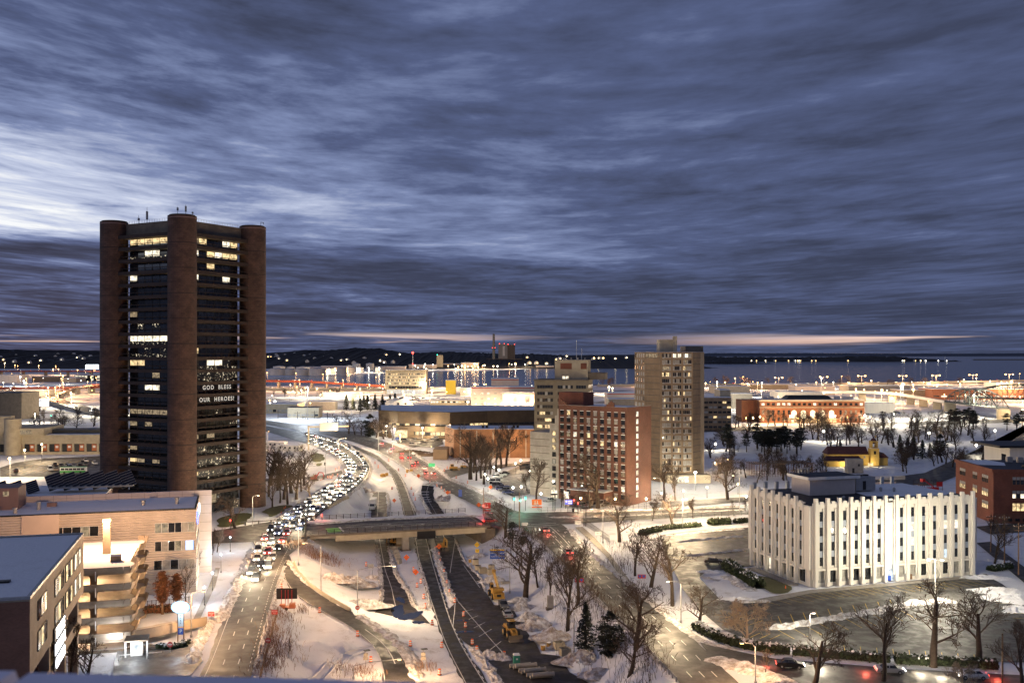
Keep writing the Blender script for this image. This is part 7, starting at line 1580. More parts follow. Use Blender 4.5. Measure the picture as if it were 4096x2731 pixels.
post_sign(1908,2232,2166,1.7,1.7,M['signyellow'],'yellow diamond clearance sign beside the bridge abutment','diamond',("14'-0\"",),'black',.5); post_sign(1909,2236,2195,1.1,1.0,M['signyellow'],'small yellow plate below the clearance sign','rect',('RIGHT','LANE'),'black',.28)
o, pl, zc = post_sign(1989,2290,2202,4.0,2.2,mat('motorist_blue',(.02,.08,.36),.5,.05),'blue highway radio advisory sign with flashing lamp panel on two posts','rect',('HIGHWAY ADVISORY','RADIO','TUNE TO 1670 AM'),'white',.42,2); obj('top_plate', MB().box(-2,2,-.04,0,zc+1.15,zc+1.5), M['signyellow'], o); obj('solar_panel', MB().box(-.5,.5,-.4,.4,zc+2.0,zc+2.1), M['black'], o)
for px, py, ty, lb in ((1098,2472,2438,'red wrong way sign on the left road verge beside the dark message board'),(845,2490,2445,'red wrong way sign in the snow bank beyond the oval garage sign')): post_sign(px, py, ty, 1.25, .9, M['red'], lb, 'rect', ('WRONG','WAY'), 'white', .30)
for px, py, ty, lb in ((1072,2590,2549,'round do not enter sign low on the left road verge'),(680,2610,2565,'round do not enter sign at the garage entrance'),(1430,2450,2420,'round do not enter sign at the foot of the long armed lamp')): o, pl, zc = post_sign(px, py, ty, 1.0, 1.0, M['red'], lb, 'round', (), 'white'); obj('bar', MB().box(-.38,.38,-.05,-.031,zc-.08,zc+.08), M['white'], pl); text('lettering','DO NOT',.14,M['white'],pl,(0,-.045,zc+.25),(math.pi/2,0,0),.005); text('lettering','ENTER',.14,M['white'],pl,(0,-.045,zc-.25),(math.pi/2,0,0),.005)
for px, py, ty, lb in ((2099,2112,2089,'white lane arrow sign left of the avenue'),(2312,2120,2083,'white lane arrow sign on the corner by the round shelter'),(2393,2165,2126,'white lane arrow sign in front of the iron fence')):
    o, pl, zc = post_sign(px, py, ty, 1.9, .95, M['white'], lb, 'rect', (), 'black', .3, 2)
    for i in range(4): obj('arrow_print', MB().box(-.62+i*.4-.04,-.62+i*.4+.04,-.045,-.031,zc-.28,zc+.15).add([(-.78+i*.4,-.045,zc+.12),(-.46+i*.4,-.045,zc+.12),(-.62+i*.4,-.045,zc+.34)],[(0,1,2)]), M['black'], pl)
for px, py, ty, lb in ((2567,2325,2296,'red and blue route shield sign under the roadside trees'),(2318,2345,2311,'red and blue route shield sign on the guard rail side of the avenue')):
    o, pl, zc = post_sign(px, py, ty, 1.9, .95, M['red'], lb, 'rect', (), 'white', .3, 2)
    for s in (-.45,.45): obj('route_shield', MB().prism([(s-.3,0)],0,0) if False else MB().add([(s-.32,-.045,zc+.3),(s+.32,-.045,zc+.3),(s+.32,-.045,zc),(s,-.045,zc-.36),(s-.32,-.045,zc)],[(0,1,2,3,4)]), M['blue'], pl)
o, pl, zc = post_sign(2275,2035,1998,2.6,1.6,mat('hospital_blue',(.05,.07,.40),.5,.1,emit=.5,ecol=(.12,.16,.9)),'blue lit hospital direction sign beside the flag pole','rect',(),'white',.3,1); obj('sign_print', MB().box(-.2,1.1,-.045,-.031,zc+.1,zc+.45).box(-.2,1.1,-.045,-.031,zc-.5,zc-.2).box(-1.1,-.5,-.045,-.031,zc-.1,zc+.5), M['white'], pl)
post_sign(1841,1988,1960,1.3,2.6,mat('lane_blue',(.10,.16,.5),.5,.1),'tall blue and white lane sign on the connector road','rect',(),'white',.7,1)
post_sign(1300,1888,1848,.8,1.4,M['black'],'back of a small sign on the snow inside the bend','rect',()); post_sign(1483,2295,2255,1.5,1.1,M['steel'],'back of a grey road sign in the snow drift','rect',(),legs=2); post_sign(1727,1868,1856,3.0,1.6,M['green'],'green road name sign at the side street corner','rect',(),'white',.8,2)
for px, py, ty, lb in ((1463,2665,2600,'solar powered signal cabinet pole on the snow field beside the ramp'),(1693,2670,2595,'solar powered signal cabinet pole on the median snow')):
    p = PT(px,py); h = ZD(ty,p[1])-p[2]; o = thing('sensor_pole', lb, 'pole', p, .1); obj('pole', MB().cyl(0,0,0,h,.08,.06,8), M['steel'], o); obj('cabinet', MB().box(-.45,.45,-.2,.2,h*.45,h*.62).box(-.4,.4,-.2,.2,h*.66,h*.84), M['concrete'], o); obj('solar_panel', MB().box(-.7,.5,-.45,.45,h+.0,h+.08), M['black'], o, (.3,0,0), .3)
# variable message board, porta-loo, oval garage sign
p = PT(1147,2435); o = thing('message_board', 'dark portable message board on a red trailer beside the ramp', 'sign', p, .1); obj('display', MB().box(-2.2,2.2,0,.25,2.3,4.6), M['black'], o); fr = MB()
for x in (-1.1,-.3,.3,1.1): fr.box(x-.05,x+.05,-.2,-.01,1.0,4.3)
obj('lift_frame', fr, M['red'], o); obj('trailer', MB().box(-1.9,1.9,-1,1,.45,.7).box(.6,1.8,-.8,.6,.71,1.4).box(-1.5,-.3,-.6,.6,.71,1.2), mat('primer_orange',(.45,.14,.06),.6,.2), o)
for s in (-1.0,1.0): obj('wheel', MB().cylx(s-.1,s+.1,0,.35,.35,12,'y'), M['rubber'], o)
p = PT(2066,2662); o = thing('portable_toilet', 'green portable toilet with white roof on the yard edge', 'toilet', (p[0],p[1],-5.95), .15); obj('cabin', MB().box(-.6,.6,-.6,.6,0,2.1), mat('toilet_green',(.03,.24,.17),.5,.1), o); obj('roof', MB().box(-.66,.66,-.66,.66,2.1,2.3,.12), M['white'], o); dr = obj('door', MB().box(-.42,.42,-.65,-.61,.1,1.95), bpy.data.materials['toilet_green'], o); obj('notice', MB().box(-.18,.18,-.67,-.651,1.3,1.6), M['white'], dr)
p = PT(723,2566); o = thing('garage_sign', 'blue lit oval garage sign above a vertical park panel and parking symbol', 'sign', p, -.05)
for s in (-.62,.52): obj('post', MB().box(s,s+.14,-.1,.1,0,5.6), M['wood'], o)
ov = [(1.75*math.cos(a*math.pi/12), 6.6+1.12*math.sin(a*math.pi/12)) for a in range(24)]; rim_ = obj('oval_frame', MB().extr([(q[0]*1.09,6.6+(q[1]-6.6)*1.1) for q in ov],-.12,.2), M['wood'], o); pl = obj('oval_panel', MB().extr(ov,-.16,-.121), bulb('oval_blue_lit',(.30,.60,1.0),.95), rim_)
for i, s_ in enumerate(('TEMPLE','STREET','GARAGE')): text('lettering', s_, .60, bulb('oval_letters_lit',(1,1,1),1.5) if i == 0 else bpy.data.materials['oval_letters_lit'], pl, (0,-.18,7.15-i*.56), (math.pi/2,0,0), .01, bold=.02)
pp = obj('park_panel', MB().box(-.46,.5,-.06,.06,3.0,5.3), M['white'], o); obj('symbol_panel', MB().box(-.46,.5,-.06,.06,1.5,2.7), M['blue'], o)
for i, s_ in enumerate('PARK'): text('lettering', s_, .48, M['black'], pp, (.02,-.075,4.98-i*.46), (math.pi/2,0,0), .006)
text('lettering', 'P', .95, M['white'], o, (.02,-.075,2.1), (math.pi/2,0,0), .006, bold=.02); point(o, (0,-1.6,6.6), 160, (.5,.75,1.0))
# concrete pipes, rings, chambers
for i in range(9):
    p = W(2078+i*11.5+(i%2)*2, 2668+i*6.2, -6); o = thing('concrete_pipe', 'concrete pipe stacked beside the green toilet, %s from the front' % nth(8-i), 'pipe', (p[0],p[1],-5.55+(.55 if i%3 == 2 else 0)), .22, 'stacked concrete pipes'); obj('barrel', MB().cylx(-1.9,1.9,0,0,.38,14), M['concrete'], o); obj('socket', MB().cylx(1.9,2.2,0,0,.46,14), M['concrete'], o)
for i, (x, y, kind) in enumerate(((1902,2258,'c'),(1912,2278,'c'),(1966,2275,'c'),(1931,2290,'b'),(1966,2296,'b'),(1880,2248,'y'),(2236,2592,'b'),(2260,2618,'b'),(2172,2598,'y'),(2196,2588,'y'),(2022,2330,'f'))):
    p = PT(x, y); lb = ('tall concrete ring nearest the yellow clearance sign','smaller concrete ring just below the tall one','concrete ring on top of a square chamber','square concrete chamber with a round hole on yellow timbers','square concrete chamber under the rings','yellow plastic drum behind the concrete rings','open square concrete box, upper of two beside the spoil heaps','open square concrete box, lower of two beside the spoil heaps','yellow drum with snow lid nearest the tarmac','yellow drum with white lid beside the open boxes','flat concrete slab cover on the snow slope')[i]
    o = thing({'c':'concrete_ring','b':'concrete_chamber','y':'site_drum','f':'concrete_cover'}[kind], lb, {'c':'concrete ring','b':'concrete box','y':'drum','f':'slab'}[kind], (p[0],p[1],p[2]+.1), .3)
    if kind == 'c': obj('ring_wall', MB().cyl(0,0,0,1.6 if i < 1 else 1.2,.9,n=20), M['tan_concrete'], o); obj('opening', MB().cyl(0,0,1.61 if i < 1 else 1.21,1.63 if i < 1 else 1.23,.74,n=20), M['black'], o)
    elif kind == 'b': obj('box_wall', MB().box(-1,1,-.9,-.7,0,1.4).box(-1,1,.7,.9,0,1.4).box(-1,-.8,-.7,.7,0,1.4).box(.8,1,-.7,.7,0,1.4), M['tan_concrete'], o); obj('floor', MB().box(-.8,.8,-.7,.7,0,.2), M['black'], o)
    elif kind == 'y': obj('drum', MB().cyl(0,0,0,1.0,.45,n=16), M['yellow'], o); obj('lid', MB().cyl(0,0,1.001,1.1,.47,.4,16), M['snow'], o)
    else: obj('slab', MB().box(-1.1,1.1,-.7,.7,0,.35), M['concrete'], o)
p = PT(2201,2432); o = thing('control_cabinet', 'upright concrete control cabinet on the snow slope', 'cabinet', p, .1); obj('cabinet', MB().box(-.7,.7,-.5,.5,.3,3.0), M['concrete'], o); obj('plinth', MB().box(-1.0,1.0,-.7,.7,-.2,.3), M['dark_concrete'], o)
for i in range(5):
    p = PT(1578+i*5, 2200+i*13); o = obj('concrete_block', MB().box(-.9,.9,-.35,.35,0,.7).box(-.8,.8,-.3,.3,.701,1.3), M['concrete']); o.location = p; o.rotation_euler[2] = .4+i*.2; tag(o, 'snow dusted barrier block below the bridge, %s from the pier' % nth(i), 'barrier block', 'barrier blocks below the bridge')
for i, (x, y) in enumerate(((1527,1906),(1531,1904),(1537,1905),(1547,1901),(1630,1886),(1645,1886))): p = PT(x, y); o = obj('site_drum', MB().cyl(0,0,0,1.3,.7,n=12), M['yellow']); o.location = p; tag(o, 'yellow drum on snow beside the inner highway, %s from the left' % nth(i), 'drum', 'drums beside the inner highway')
# trailers by the tower, flag pole, round shelters
for i, (x, y) in enumerate(((1100,1792),(1160,1806))):
    p = W(x, y); o = thing('site_trailer', '%s white site office trailer beside the office tower' % ('left' if i == 0 else 'right'), 'trailer', (p[0],p[1],0), -.35); obj('box', MB().box(-7,7,-1.8,1.8,.6,3.6), M['panelwhite'], o); obj('roof', MB().box(-7.1,7.1,-1.9,1.9,3.601,3.8), M['roof_snow'], o)
    for k in range(4): obj('window', MB().box(-5.5+k*3,-4.4+k*3,-1.84,-1.8,1.8,2.8), M['pane'], o)
    obj('door', MB().box(5.2,6.1,-1.84,-1.8,.7,2.7), M['steel'], o)
for i, (x, b_, t_) in enumerate(((2341,2104,2034),(2216,2042,1978))):
    p = W(x, b_); h = ZD(t_, p[1]); o = thing('disc_canopy', 'tall dark lattice column topped by a round disc, %s' % ('near the corner fence' if i == 0 else 'across the street by the lobby'), 'street canopy', (p[0],p[1],0)); 
    for a in range(4): obj('column', MB().box(.45*math.cos(a*1.57)-.08,.45*math.cos(a*1.57)+.08,.45*math.sin(a*1.57)-.08,.45*math.sin(a*1.57)+.08,0,h), M['black'], o)
    obj('disc', MB().cyl(0,0,h,h+.25,1.2,1.25,24), M['brownsteel'], o); obj('disc_lip', MB().cyl(0,0,h+.251,h+.35,1.1,1.0,24), M['brownsteel'], o)
p = W(2257,2035); o = thing('flag_pole', 'white flag pole in front of the brick tower annex', 'flag pole', (p[0],p[1],0)); obj('pole', MB().cyl(0,0,0,ZD(1962,p[1]),.08,.05,8), M['white'], o); obj('finial', MB().sphere(0,0,ZD(1962,p[1]),.16,8,6), M['white'], o)
o = thing('overhead_sign_frame', 'olive cantilever sign frame over the incoming highway lanes', 'sign', (*W(1234,1800)[:2],0), .25); obj('post', MB().box(-.4,.4,-.4,.4,0,13.5), M['tan_concrete'], o); obj('beam', MB().box(.41,22,-.3,.3,12.5,13.2), M['tan_concrete'], o); obj('sign_back', MB().box(6,16,-.7,-.4,10.5,15), M['steel'], o)
# fences, guard rails
def fence(pts, h, sp, label, cat='fence', rails=2, m=None, z=None, name='fence', w_=.05, solid=False):
    P = np.array([W(p[0],p[1],z) if z is not None else PT(p[0],p[1]) for p in pts]); d = np.r_[0,np.cumsum(np.linalg.norm(np.diff(P,axis=0),axis=1))]; n = int(d[-1]/sp); o = thing(name, label, cat, tuple(P[0])); pm = MB().box(-w_,w_,-w_,w_,-.1,h).mesh('post', m or M['black']); rb = MB(); Q = [Vector([np.interp(d[-1]*i/n,d,P[:,k]) for k in range(3)])-Vector(P[0]) for i in range(n+1)]
    for i, q in enumerate(Q): inst('post', pm, o, tuple(q)) if i < 290 else None
    for i in range(n):
        for k in range(rails):
            zz_ = h*(k+1)/rails-.12; rb.tube([Q[i]+Vector((0,0,zz_)),Q[i+1]+Vector((0,0,zz_))],.04 if not solid else .14,4)
    obj('rail', rb, m or M['black'], o); return o
fence([(2331,2094),(2360,2112),(2400,2140),(2437,2166)], 1.9, .9, 'black iron fence running down from the junction corner'); fence([(2340,2080),(2560,2074),(2800,2066),(2992,2056)], 1.6, 2.4, 'long thin black fence along the cross street'); fence([(2130,2020),(2165,2048),(2330,2048),(2600,2030)], 1.8, 2.2, 'black fence in front of the brick tower lot'); fence([(572,2442),(640,2436),(720,2432),(768,2420)], 2.2, .8, 'black iron fence behind the garage shrubs'); fence([(1120,2080),(1170,2045),(1200,2010)], 1.2, 2.0, 'low post fence beneath the trees by the tower')
fence([(2085,2118),(2155,2163),(2245,2253),(2345,2353),(2444,2453),(2560,2563),(2640,2655),(2705,2722)], .8, 1.9, 'snow crusted guard rail down the left side of the avenue', 'guard rail', 1, M['steel'], name='guard_rail', w_=.12, solid=True)
fence([(1112,2440),(1095,2500),(1078,2570),(1056,2650),(1040,2720)], .8, 2.0, 'guard rail with dark posts along the left road verge', 'guard rail', 1, M['wood'], name='guard_rail', w_=.12, solid=True)
fence([(3100,2618),(3400,2636),(3700,2654),(3980,2668)], 1.0, 3, 'low post and rail fence behind the front hedge', rails=1)
cb = MB(); P = resamp(np.array([PT(*q) for q in ((1176,2255),(1190,2290),(1240,2345),(1310,2392),(1400,2444))]), 40)
o = thing('concrete_barrier', 'curved concrete barrier along the outer edge of the ramp', 'barrier', (0,0,0))
for i in range(39):
    a, c_ = Vector(P[i]), Vector(P[i+1]); e = (c_-a).normalized(); n_ = Vector((-e.y,e.x,0)); k = len(cb.v)
    for q in (a, c_): 
        for s, z_ in ((-.3,0),(.3,0),(.12,.9),(-.12,.9)): v_ = q+n_*s; cb.v.append((v_.x,v_.y,v_.z+z_))
    for j in range(4): cb.f.append((k+j,k+(j+1)%4,k+4+(j+1)%4,k+4+j))
obj('barrier_wall', cb, M['tan_concrete'], o)
cb = MB(); P = resamp(np.array([PT(*q) for q in ((1308,2036),(1383,1992),(1436,1949),(1469,1913),(1484,1883),(1477,1855),(1453,1826))]), 60); o = thing('concrete_barrier', 'long concrete barrier on the outside of the traffic bend', 'barrier', (0,0,0))
for i in range(59):
    a, c_ = Vector(P[i]), Vector(P[i+1]); e = (c_-a).normalized(); n_ = Vector((-e.y,e.x,0)); k = len(cb.v)
    for q in (a, c_):
        for s, z_ in ((-.3,-.2),(.3,-.2),(.12,1.0),(-.12,1.0)): v_ = q+n_*s; cb.v.append((v_.x,v_.y,v_.z+z_))
    for j in range(4): cb.f.append((k+j,k+(j+1)%4,k+4+(j+1)%4,k+4+j))
obj('barrier_wall', cb, M['tan_concrete'], o)
for i, (px, py, lb) in enumerate(((3555,2322,'blue mail collection box by the white building entrance'),(3640,2315,'tan newspaper box by the white building entrance'))):
    p = W(px,py); o = thing('mail_box' if i == 0 else 'paper_box', lb, 'box', (p[0],p[1],.06)); obj('cabinet', MB().box(-.4,.4,-.35,.35,.1,1.2), M['blue'] if i == 0 else M['wood'], o); obj('foot', MB().box(-.35,.35,-.3,.3,0,.1), M['black'], o)
p = W(2310,2050); o = thing('litter_bin', 'dark litter bin on the pavement by the blue hospital sign', 'bin', (*W(2293,2046)[:2],0)); obj('can', MB().cyl(0,0,0,1.1,.38,.42,12), M['black'], o); obj('rim', MB().cyl(0,0,1.101,1.16,.45,n=12), M['black'], o)
for i, (px, py) in enumerate(((2155,2040),(2330,2040))): pass
for px, py, w_, lb, m_ in ((2147,2032,3.4,'orange lit message trailer at the junction corner','orange'),(1947,2046,2.6,'red illuminated work sign at the right end of the bridge','red')):
    p = W(px,py); o = thing('work_sign_trailer', lb, 'sign', (p[0],p[1],0), .1); obj('panel', MB().box(-w_/2,w_/2,-.1,.1,1.1,3.1), M[m_], o); obj('trailer', MB().box(-w_/2,w_/2,-.6,.6,.3,.6), M[m_], o); obj('arrow_print', MB().box(-1,.6,-.13,-.101,1.5,1.7).box(-.7,-.5,-.13,-.101,1.7,2.6).box(.1,.3,-.13,-.101,1.7,2.6), M['white'], o)
# ------------------------------------------------------------------ trees, shrubs, hedges
def bare_tree(seed, h, spread, levels=4, trunk=.45, kids=(5,6,5,4), up=.55, droop=0.0, twig=.022, t0=.30, lean=0.0):
    q = random.Random(seed); tk, cr = MB(), MB()
    def limb(p, d, L, rad, lv, mb):
        n = 4 if lv == 0 else 3; pts, rr = [p.copy()], [rad]; dd = d.copy(); cur = p.copy()
        for i in range(n):
            dd = (dd+Vector((q.gauss(0,.13),q.gauss(0,.13),q.gauss(0,.08)+(.06 if lv else .02)-droop*lv*.06))*(1 if lv else .45)).normalized(); cur = cur+dd*L/n; pts.append(cur.copy()); rr.append(max(twig, rad*(1-.62*(i+1)/n)))
        mb.tube(pts, rr, 7 if lv == 0 else 4 if lv == 1 else 3, cap=False)
        if lv >= levels: return
        k = kids[min(lv, len(kids)-1)]
        for i in range(k):
            f = (t0 if lv == 0 else .22)+(1-(t0 if lv == 0 else .22))*(i+q.uniform(.15,.95))/k; j = min(n-1, int(f*n)); g = f*n-j; o = pts[j].lerp(pts[j+1], g); base = (pts[j+1]-pts[j]).normalized()
            a = q.uniform(0,2*math.pi)+i*2.4; side = base.cross(Vector((math.cos(a),math.sin(a),.3))).normalized(); ang = q.uniform(.45,.95)*spread
            nd = (base*math.cos(ang)+side*math.sin(ang)+Vector((0,0,up*.35*(1 if lv < 2 else .3)))).normalized()
            limb(o, nd, L*(q.uniform(.42,.66) if lv == 0 else q.uniform(.45,.72))*(1.1-.4*f), max(twig, rr[j]*q.uniform(.42,.62)), lv+1, cr)
    limb(Vector((0,0,-.3)), Vector((lean,0,1)).normalized(), h*.78, trunk, 0, tk)
    return tk, cr
def conifer(seed, h, w_, m_needle, tiers=16, open_=.0, base=.12, flat=False, n_per=14):
    q = random.Random(seed); tk, cr = MB().cyl(0,0,-.2,h*.95,h*.018+.1,.04,7), MB()
    for i in range(tiers):
        f = i/(tiers-1); z = h*(base+(1-base)*f); rad = (w_*(1-f)**.8+.15) if not flat else w_*math.sin(math.pi*min(1,max(.08,f*.86+.12)))**.7
        if flat and q.random() < .15: continue
        for k in range(n_per):
            a = q.uniform(0,2*math.pi); L = rad*q.uniform(.55,1.12)
            if q.random() < open_: continue
            ca, sa = math.cos(a), math.sin(a); dz_ = -.18*L if not flat else q.uniform(-.1,.25)*L; cr.tube([(0,0,z),(ca*L,sa*L,z+dz_)],[.04,.02],3,False)
            for m_ in range(7):
                g = .3+.7*q.random(); x, y, zz_ = ca*L*g+q.gauss(0,.16)*L*.5, sa*L*g+q.gauss(0,.16)*L*.5, z+dz_*g+q.gauss(0,.10)*(1+L*.2); s = q.uniform(.16,.42)*(.6+w_*.12); b = len(cr.v)
                e1 = Vector((q.gauss(0,1),q.gauss(0,1),q.gauss(0,.45))).normalized()*s; e2 = Vector((q.gauss(0,1),q.gauss(0,1),q.gauss(0,.45))).normalized()*s*.7
                cr.v += [(x-e1.x,y-e1.y,zz_-e1.z),(x+e2.x,y+e2.y,zz_+e2.z),(x+e1.x,y+e1.y,zz_+e1.z),(x-e2.x,y-e2.y,zz_-e2.z)]; cr.f.append((b,b+1,b+2,b+3))
    return tk, cr
PROTO = {}
def proto(key, tk, cr, mt, mc): PROTO[key] = (tk.mesh('trunk', mt, True), cr.mesh('crown', mc))
proto('oak', *bare_tree(11,12,1.25,4,.42,(9,5,4,4),.5,twig=.026,t0=.28), M['bark'], M['twig'])
proto('oak2', *bare_tree(23,12,1.15,4,.40,(8,5,4,4),.6,twig=.026,t0=.22,lean=.05), M['bark'], M['twig'])
proto('tall', *bare_tree(37,14,.85,4,.34,(10,5,4,4),.9,twig=.026,t0=.25), M['bark'], M['twig'])
proto('tall2', *bare_tree(41,14,.95,4,.36,(9,5,4,4),.8,twig=.026,t0=.32,lean=-.04), M['bark'], M['twig'])
proto('vase', *bare_tree(53,7,.72,4,.16,(9,5,4,4),1.0,twig=.018,t0=.25), M['bark'], M['twig'])
proto('pale', *bare_tree(67,9,1.2,4,.24,(9,6,6,4),.4,twig=.03,t0=.22), M['paletwig'], M['paletwig'])
proto('wide', *bare_tree(97,11,1.45,4,.44,(7,5,4,4),.35,twig=.026,t0=.34,lean=.08), M['bark'], M['twig'])
proto('old', *bare_tree(131,12,1.0,4,.5,(6,6,5,3),.7,droop=.05,twig=.028,t0=.4,lean=-.1), M['bark'], M['twig'])
proto('lean', *bare_tree(71,12,1.1,4,.40,(8,5,4,4),.6,twig=.026,t0=.35,lean=-.35), M['bark'], M['twig'])
proto('slim', *bare_tree(83,6,.7,3,.08,(8,5,4),1.0,twig=.016,t0=.2), M['bark'], M['twig'])
proto('spruce', *conifer(5,11,2.6,None,24,.12,.10), M['bark'], M['needle']); proto('darkpine', *conifer(9,11,3.6,None,16,.1,.38,True,20), M['bark'], M['needle']); proto('yew', *conifer(15,7,2.4,None,16,.05,.03,True,18), M['bark'], M['needle'])
proto('russet', *conifer(19,8,1.5,None,18,.05,.28,True,16), M['wood'], M['rustneedle']); proto('cedar', *conifer(25,9,2.4,None,18,.1,.12,False,14), M['bark'], M['needle2'])
PH = {'oak':12,'oak2':12,'tall':14,'tall2':14,'vase':7,'pale':9,'lean':12,'wide':11,'old':12,'slim':6,'spruce':11,'darkpine':11,'yew':7,'russet':8,'cedar':9}
def tree(kind, px, py, ty, label, group=None, rz=None, z=None, wide=1.0):
    p = PT(px, py) if z is None else W(px, py, z); H = max(1.2, ZD(ty, p[1])-p[2]); a, b_ = PROTO[kind]; s = H/PH[kind]*1.0
    nmz = {'spruce':'spruce_tree','darkpine':'pine_tree','yew':'yew_tree','russet':'russet_cedar','cedar':'cedar_tree'}.get(kind,'bare_tree')
    r = thing(nmz, label, 'tree', (p[0],p[1],p[2]+.05), R.uniform(0,6.28) if rz is None else rz, group); wide = wide*(1.38 if nmz == 'bare_tree' else 1.15); r.scale = (s*wide, s*wide, s); inst('trunk', a, r); inst('crown', b_, r); return r
NT = [('oak2',2102,2388,2120,'tall bare tree with crooked trunk on the slope above the crane'),('vase',2152,2345,2198,'small vase shaped bare tree next to the crooked one'),('vase',2202,2388,2270,'smaller vase shaped bare tree left of the control cabinet'),('tall',2270,2520,2250,'many stemmed bare tree between the control cabinet and the spruce'),('spruce',2343,2605,2410,'dark spruce standing alone before the avenue guard rail'),('yew',2440,2620,2450,'broad dark evergreen right of the spruce'),('oak',2545,2590,2330,'large bare tree spreading over the lower avenue'),('lean',2518,2702,2470,'leaning bare tree at the bottom beside the avenue'),('tall2',2310,2420,2190,'bare tree right behind the route sign on the slope'),
 ('oak',2478,2165,1995,'bare tree beside the iron fence above the rear hedge'),('tall',2540,2300,2130,'bare tree left of the route shield sign'),('oak2',2603,2345,2150,'wide bare tree overhanging the avenue footpath'),('tall2',2690,2420,2175,'bare tree beside the curved lamp'),('oak',2797,2505,2345,'bare tree at the start of the front hedge'),('pale',2988,2585,2400,'pale floodlit bare tree rounded like a ball in the car park edge'),('darkpine',2050,2188,2090,'flat topped dark pine at the right bridge abutment'),('oak2',2022,2150,1998,'bushy bare tree over the right end of the bridge'),('yew',2090,2180,2130,'low dark shrub pine next to the abutment'),
 ('oak2',3257,2745,2480,'bare tree at the bottom left of the branch road row'),('tall2',3534,2722,2420,'forked bare tree second in the branch road row'),('wide',3733,2662,2350,'biggest bare tree, in front of the car park lamp mast'),('old',3915,2648,2400,'bare tree right of the biggest one'),('tall',4088,2740,2500,'bare tree cut by the right edge of the photo'),('pale',3850,2760,2650,'low pale bush at the bottom of the branch road'),('vase',3977,2256,2090,'small bare street tree right of the white building'),('slim',3060,2700,2600,'thin sapling beside the branch road lamp'),
 ('oak2',2692,2100,1965,'bare street tree left of the very bright floodlight'),('vase',2610,2080,2010,'small bare tree on the cross street, first from the junction'),('vase',2772,2070,2000,'small bare tree on the cross street right of the floodlight'),('slim',2935,2060,2005,'small bare tree on the cross street nearest the white building'),('slim',2985,2050,1995,'slim street tree hidden against the white building'),('oak',2361,2032,1935,'bare tree standing right of the disc canopy'),('oak2',2393,2030,1815,'huge bare tree silhouetted before the brick tower'),('tall',2145,1998,1846,'tall bare tree in front of the grey wing of the brick tower'),('tall2',2655,1995,1850,'bare tree at the left foot of the beige tower'),('vase',2700,1998,1880,'bare tree at the middle foot of the beige tower'),('oak',2910,1998,1850,'bare tree right of the beige tower'),
 ('oak',1882,1915,1719,'very tall bare tree left of the windowless building front'),('oak2',2071,1828,1718,'tall bare tree against the right side of the windowless building'),('oak2',941,2112,1975,'lit bare tree at the foot of the office tower'),('tall',284,2712,2493,'dark bare tree beside the medical building sign'),('oak2',345,2735,2560,'bushy bare tree right of the medical building'),('russet',650,2452,2284,'taller russet evergreen behind the iron fence'),('russet',705,2437,2292,'shorter russet evergreen behind the iron fence'),('slim',748,2425,2270,'thin bare sapling right of the russet evergreens'),('slim',1152,2630,2560,'thin sapling on the snow field by the left road'),('lean',1240,2000,1890,'leaning bare tree at the right end of the tower grove')]
for a in NT: tree(*a)
def grove(pts, kinds, desc, group, ty):
    for i, (x, y) in enumerate(sorted(pts)): tree(R.choice(kinds), x, y, y-ty*R.uniform(.8,1.2), desc % nth(i), group)
grove([(1075,1985),(1090,2030),(1110,1960),(1120,2010),(1135,1995),(1150,2015),(1165,1970),(1185,1995),(1205,1965),(1082,1940),(1218,1940)], ['oak','tall','tall2','oak2'], 'bare tree in the grove beside the office tower, %s from the left', 'grove beside the office tower', 140)
grove([(1905,1920),(1925,1912),(1945,1905),(1962,1895),(1985,1885),(1895,1890),(2005,1872),(2025,1862),(1935,1935)], ['tall','tall2','slim'], 'slender bare tree in the belt before the windowless building, %s from the left', 'tree belt before the windowless building', 140)
grove([(1345,1728),(1395,1735),(1420,1738),(1445,1740),(1480,1745),(1505,1750),(1535,1755),(1570,1760)], ['oak','oak2','yew'], 'dark tree in the row behind the connector road, %s from the left', 'row behind the connector road', 75)
grove([(1385,1640),(1412,1642),(1442,1645),(1470,1640),(1500,1640),(1530,1640),(1560,1625),(1580,1622),(1455,1630)], ['cedar','spruce','cedar'], 'dark conifer in the clump left of the barrel vaulted shed, %s from the left', 'conifer clump by the vaulted shed', 55)
grove([(745,2345),(757,2330),(775,2320),(790,2290),(805,2280),(822,2262),(838,2240),(850,2215),(868,2205)], ['vase','slim'], 'small bare pavement tree along the metal sided building, %s from the left', 'pavement trees', 78)
grove([(2240+i*26+R.uniform(-6,6), 2030+R.uniform(-4,8)) for i in range(9)], ['vase','slim'], 'bare shrub tree before the brick tower, %s from the left', 'shrub trees before the brick tower', 50)
grove([(R.uniform(2100,2620), R.uniform(1940,1965)) for i in range(4)], ['vase'], 'small bare tree around the brick tower walls, %s from the left', 'trees around the brick tower', 60)
pk1 = [(R.uniform(2905,3215), R.uniform(1792,1822)) for i in range(26)]; grove(pk1, ['darkpine'], 'tall dark park pine in the dense clump, %s from the left', 'dense pine clump in the park', 84)
pk2 = [(R.uniform(2820,3000), R.uniform(1745,1840)) for i in range(10)]+[(R.uniform(3180,3960), R.uniform(1712,1800)) for i in range(66)]; grove(pk2, ['oak','oak2','wide','tall2','old'], 'bare park tree on the snow before the station, %s from the left', 'bare park trees', 66)
grove([(R.uniform(3790,4090), R.uniform(1700,1722)) for i in range(13)], ['darkpine'], 'dark pine by the truss bridges, %s from the left', 'pines by the truss bridges', 62)
grove([(3360,1822),(3630,1832),(3655,1826),(3690,1835),(3720,1830),(3760,1822),(3600,1815)], ['spruce','yew','cedar'], 'dark evergreen near the yellow church, %s from the left', 'evergreens near the church', 70)
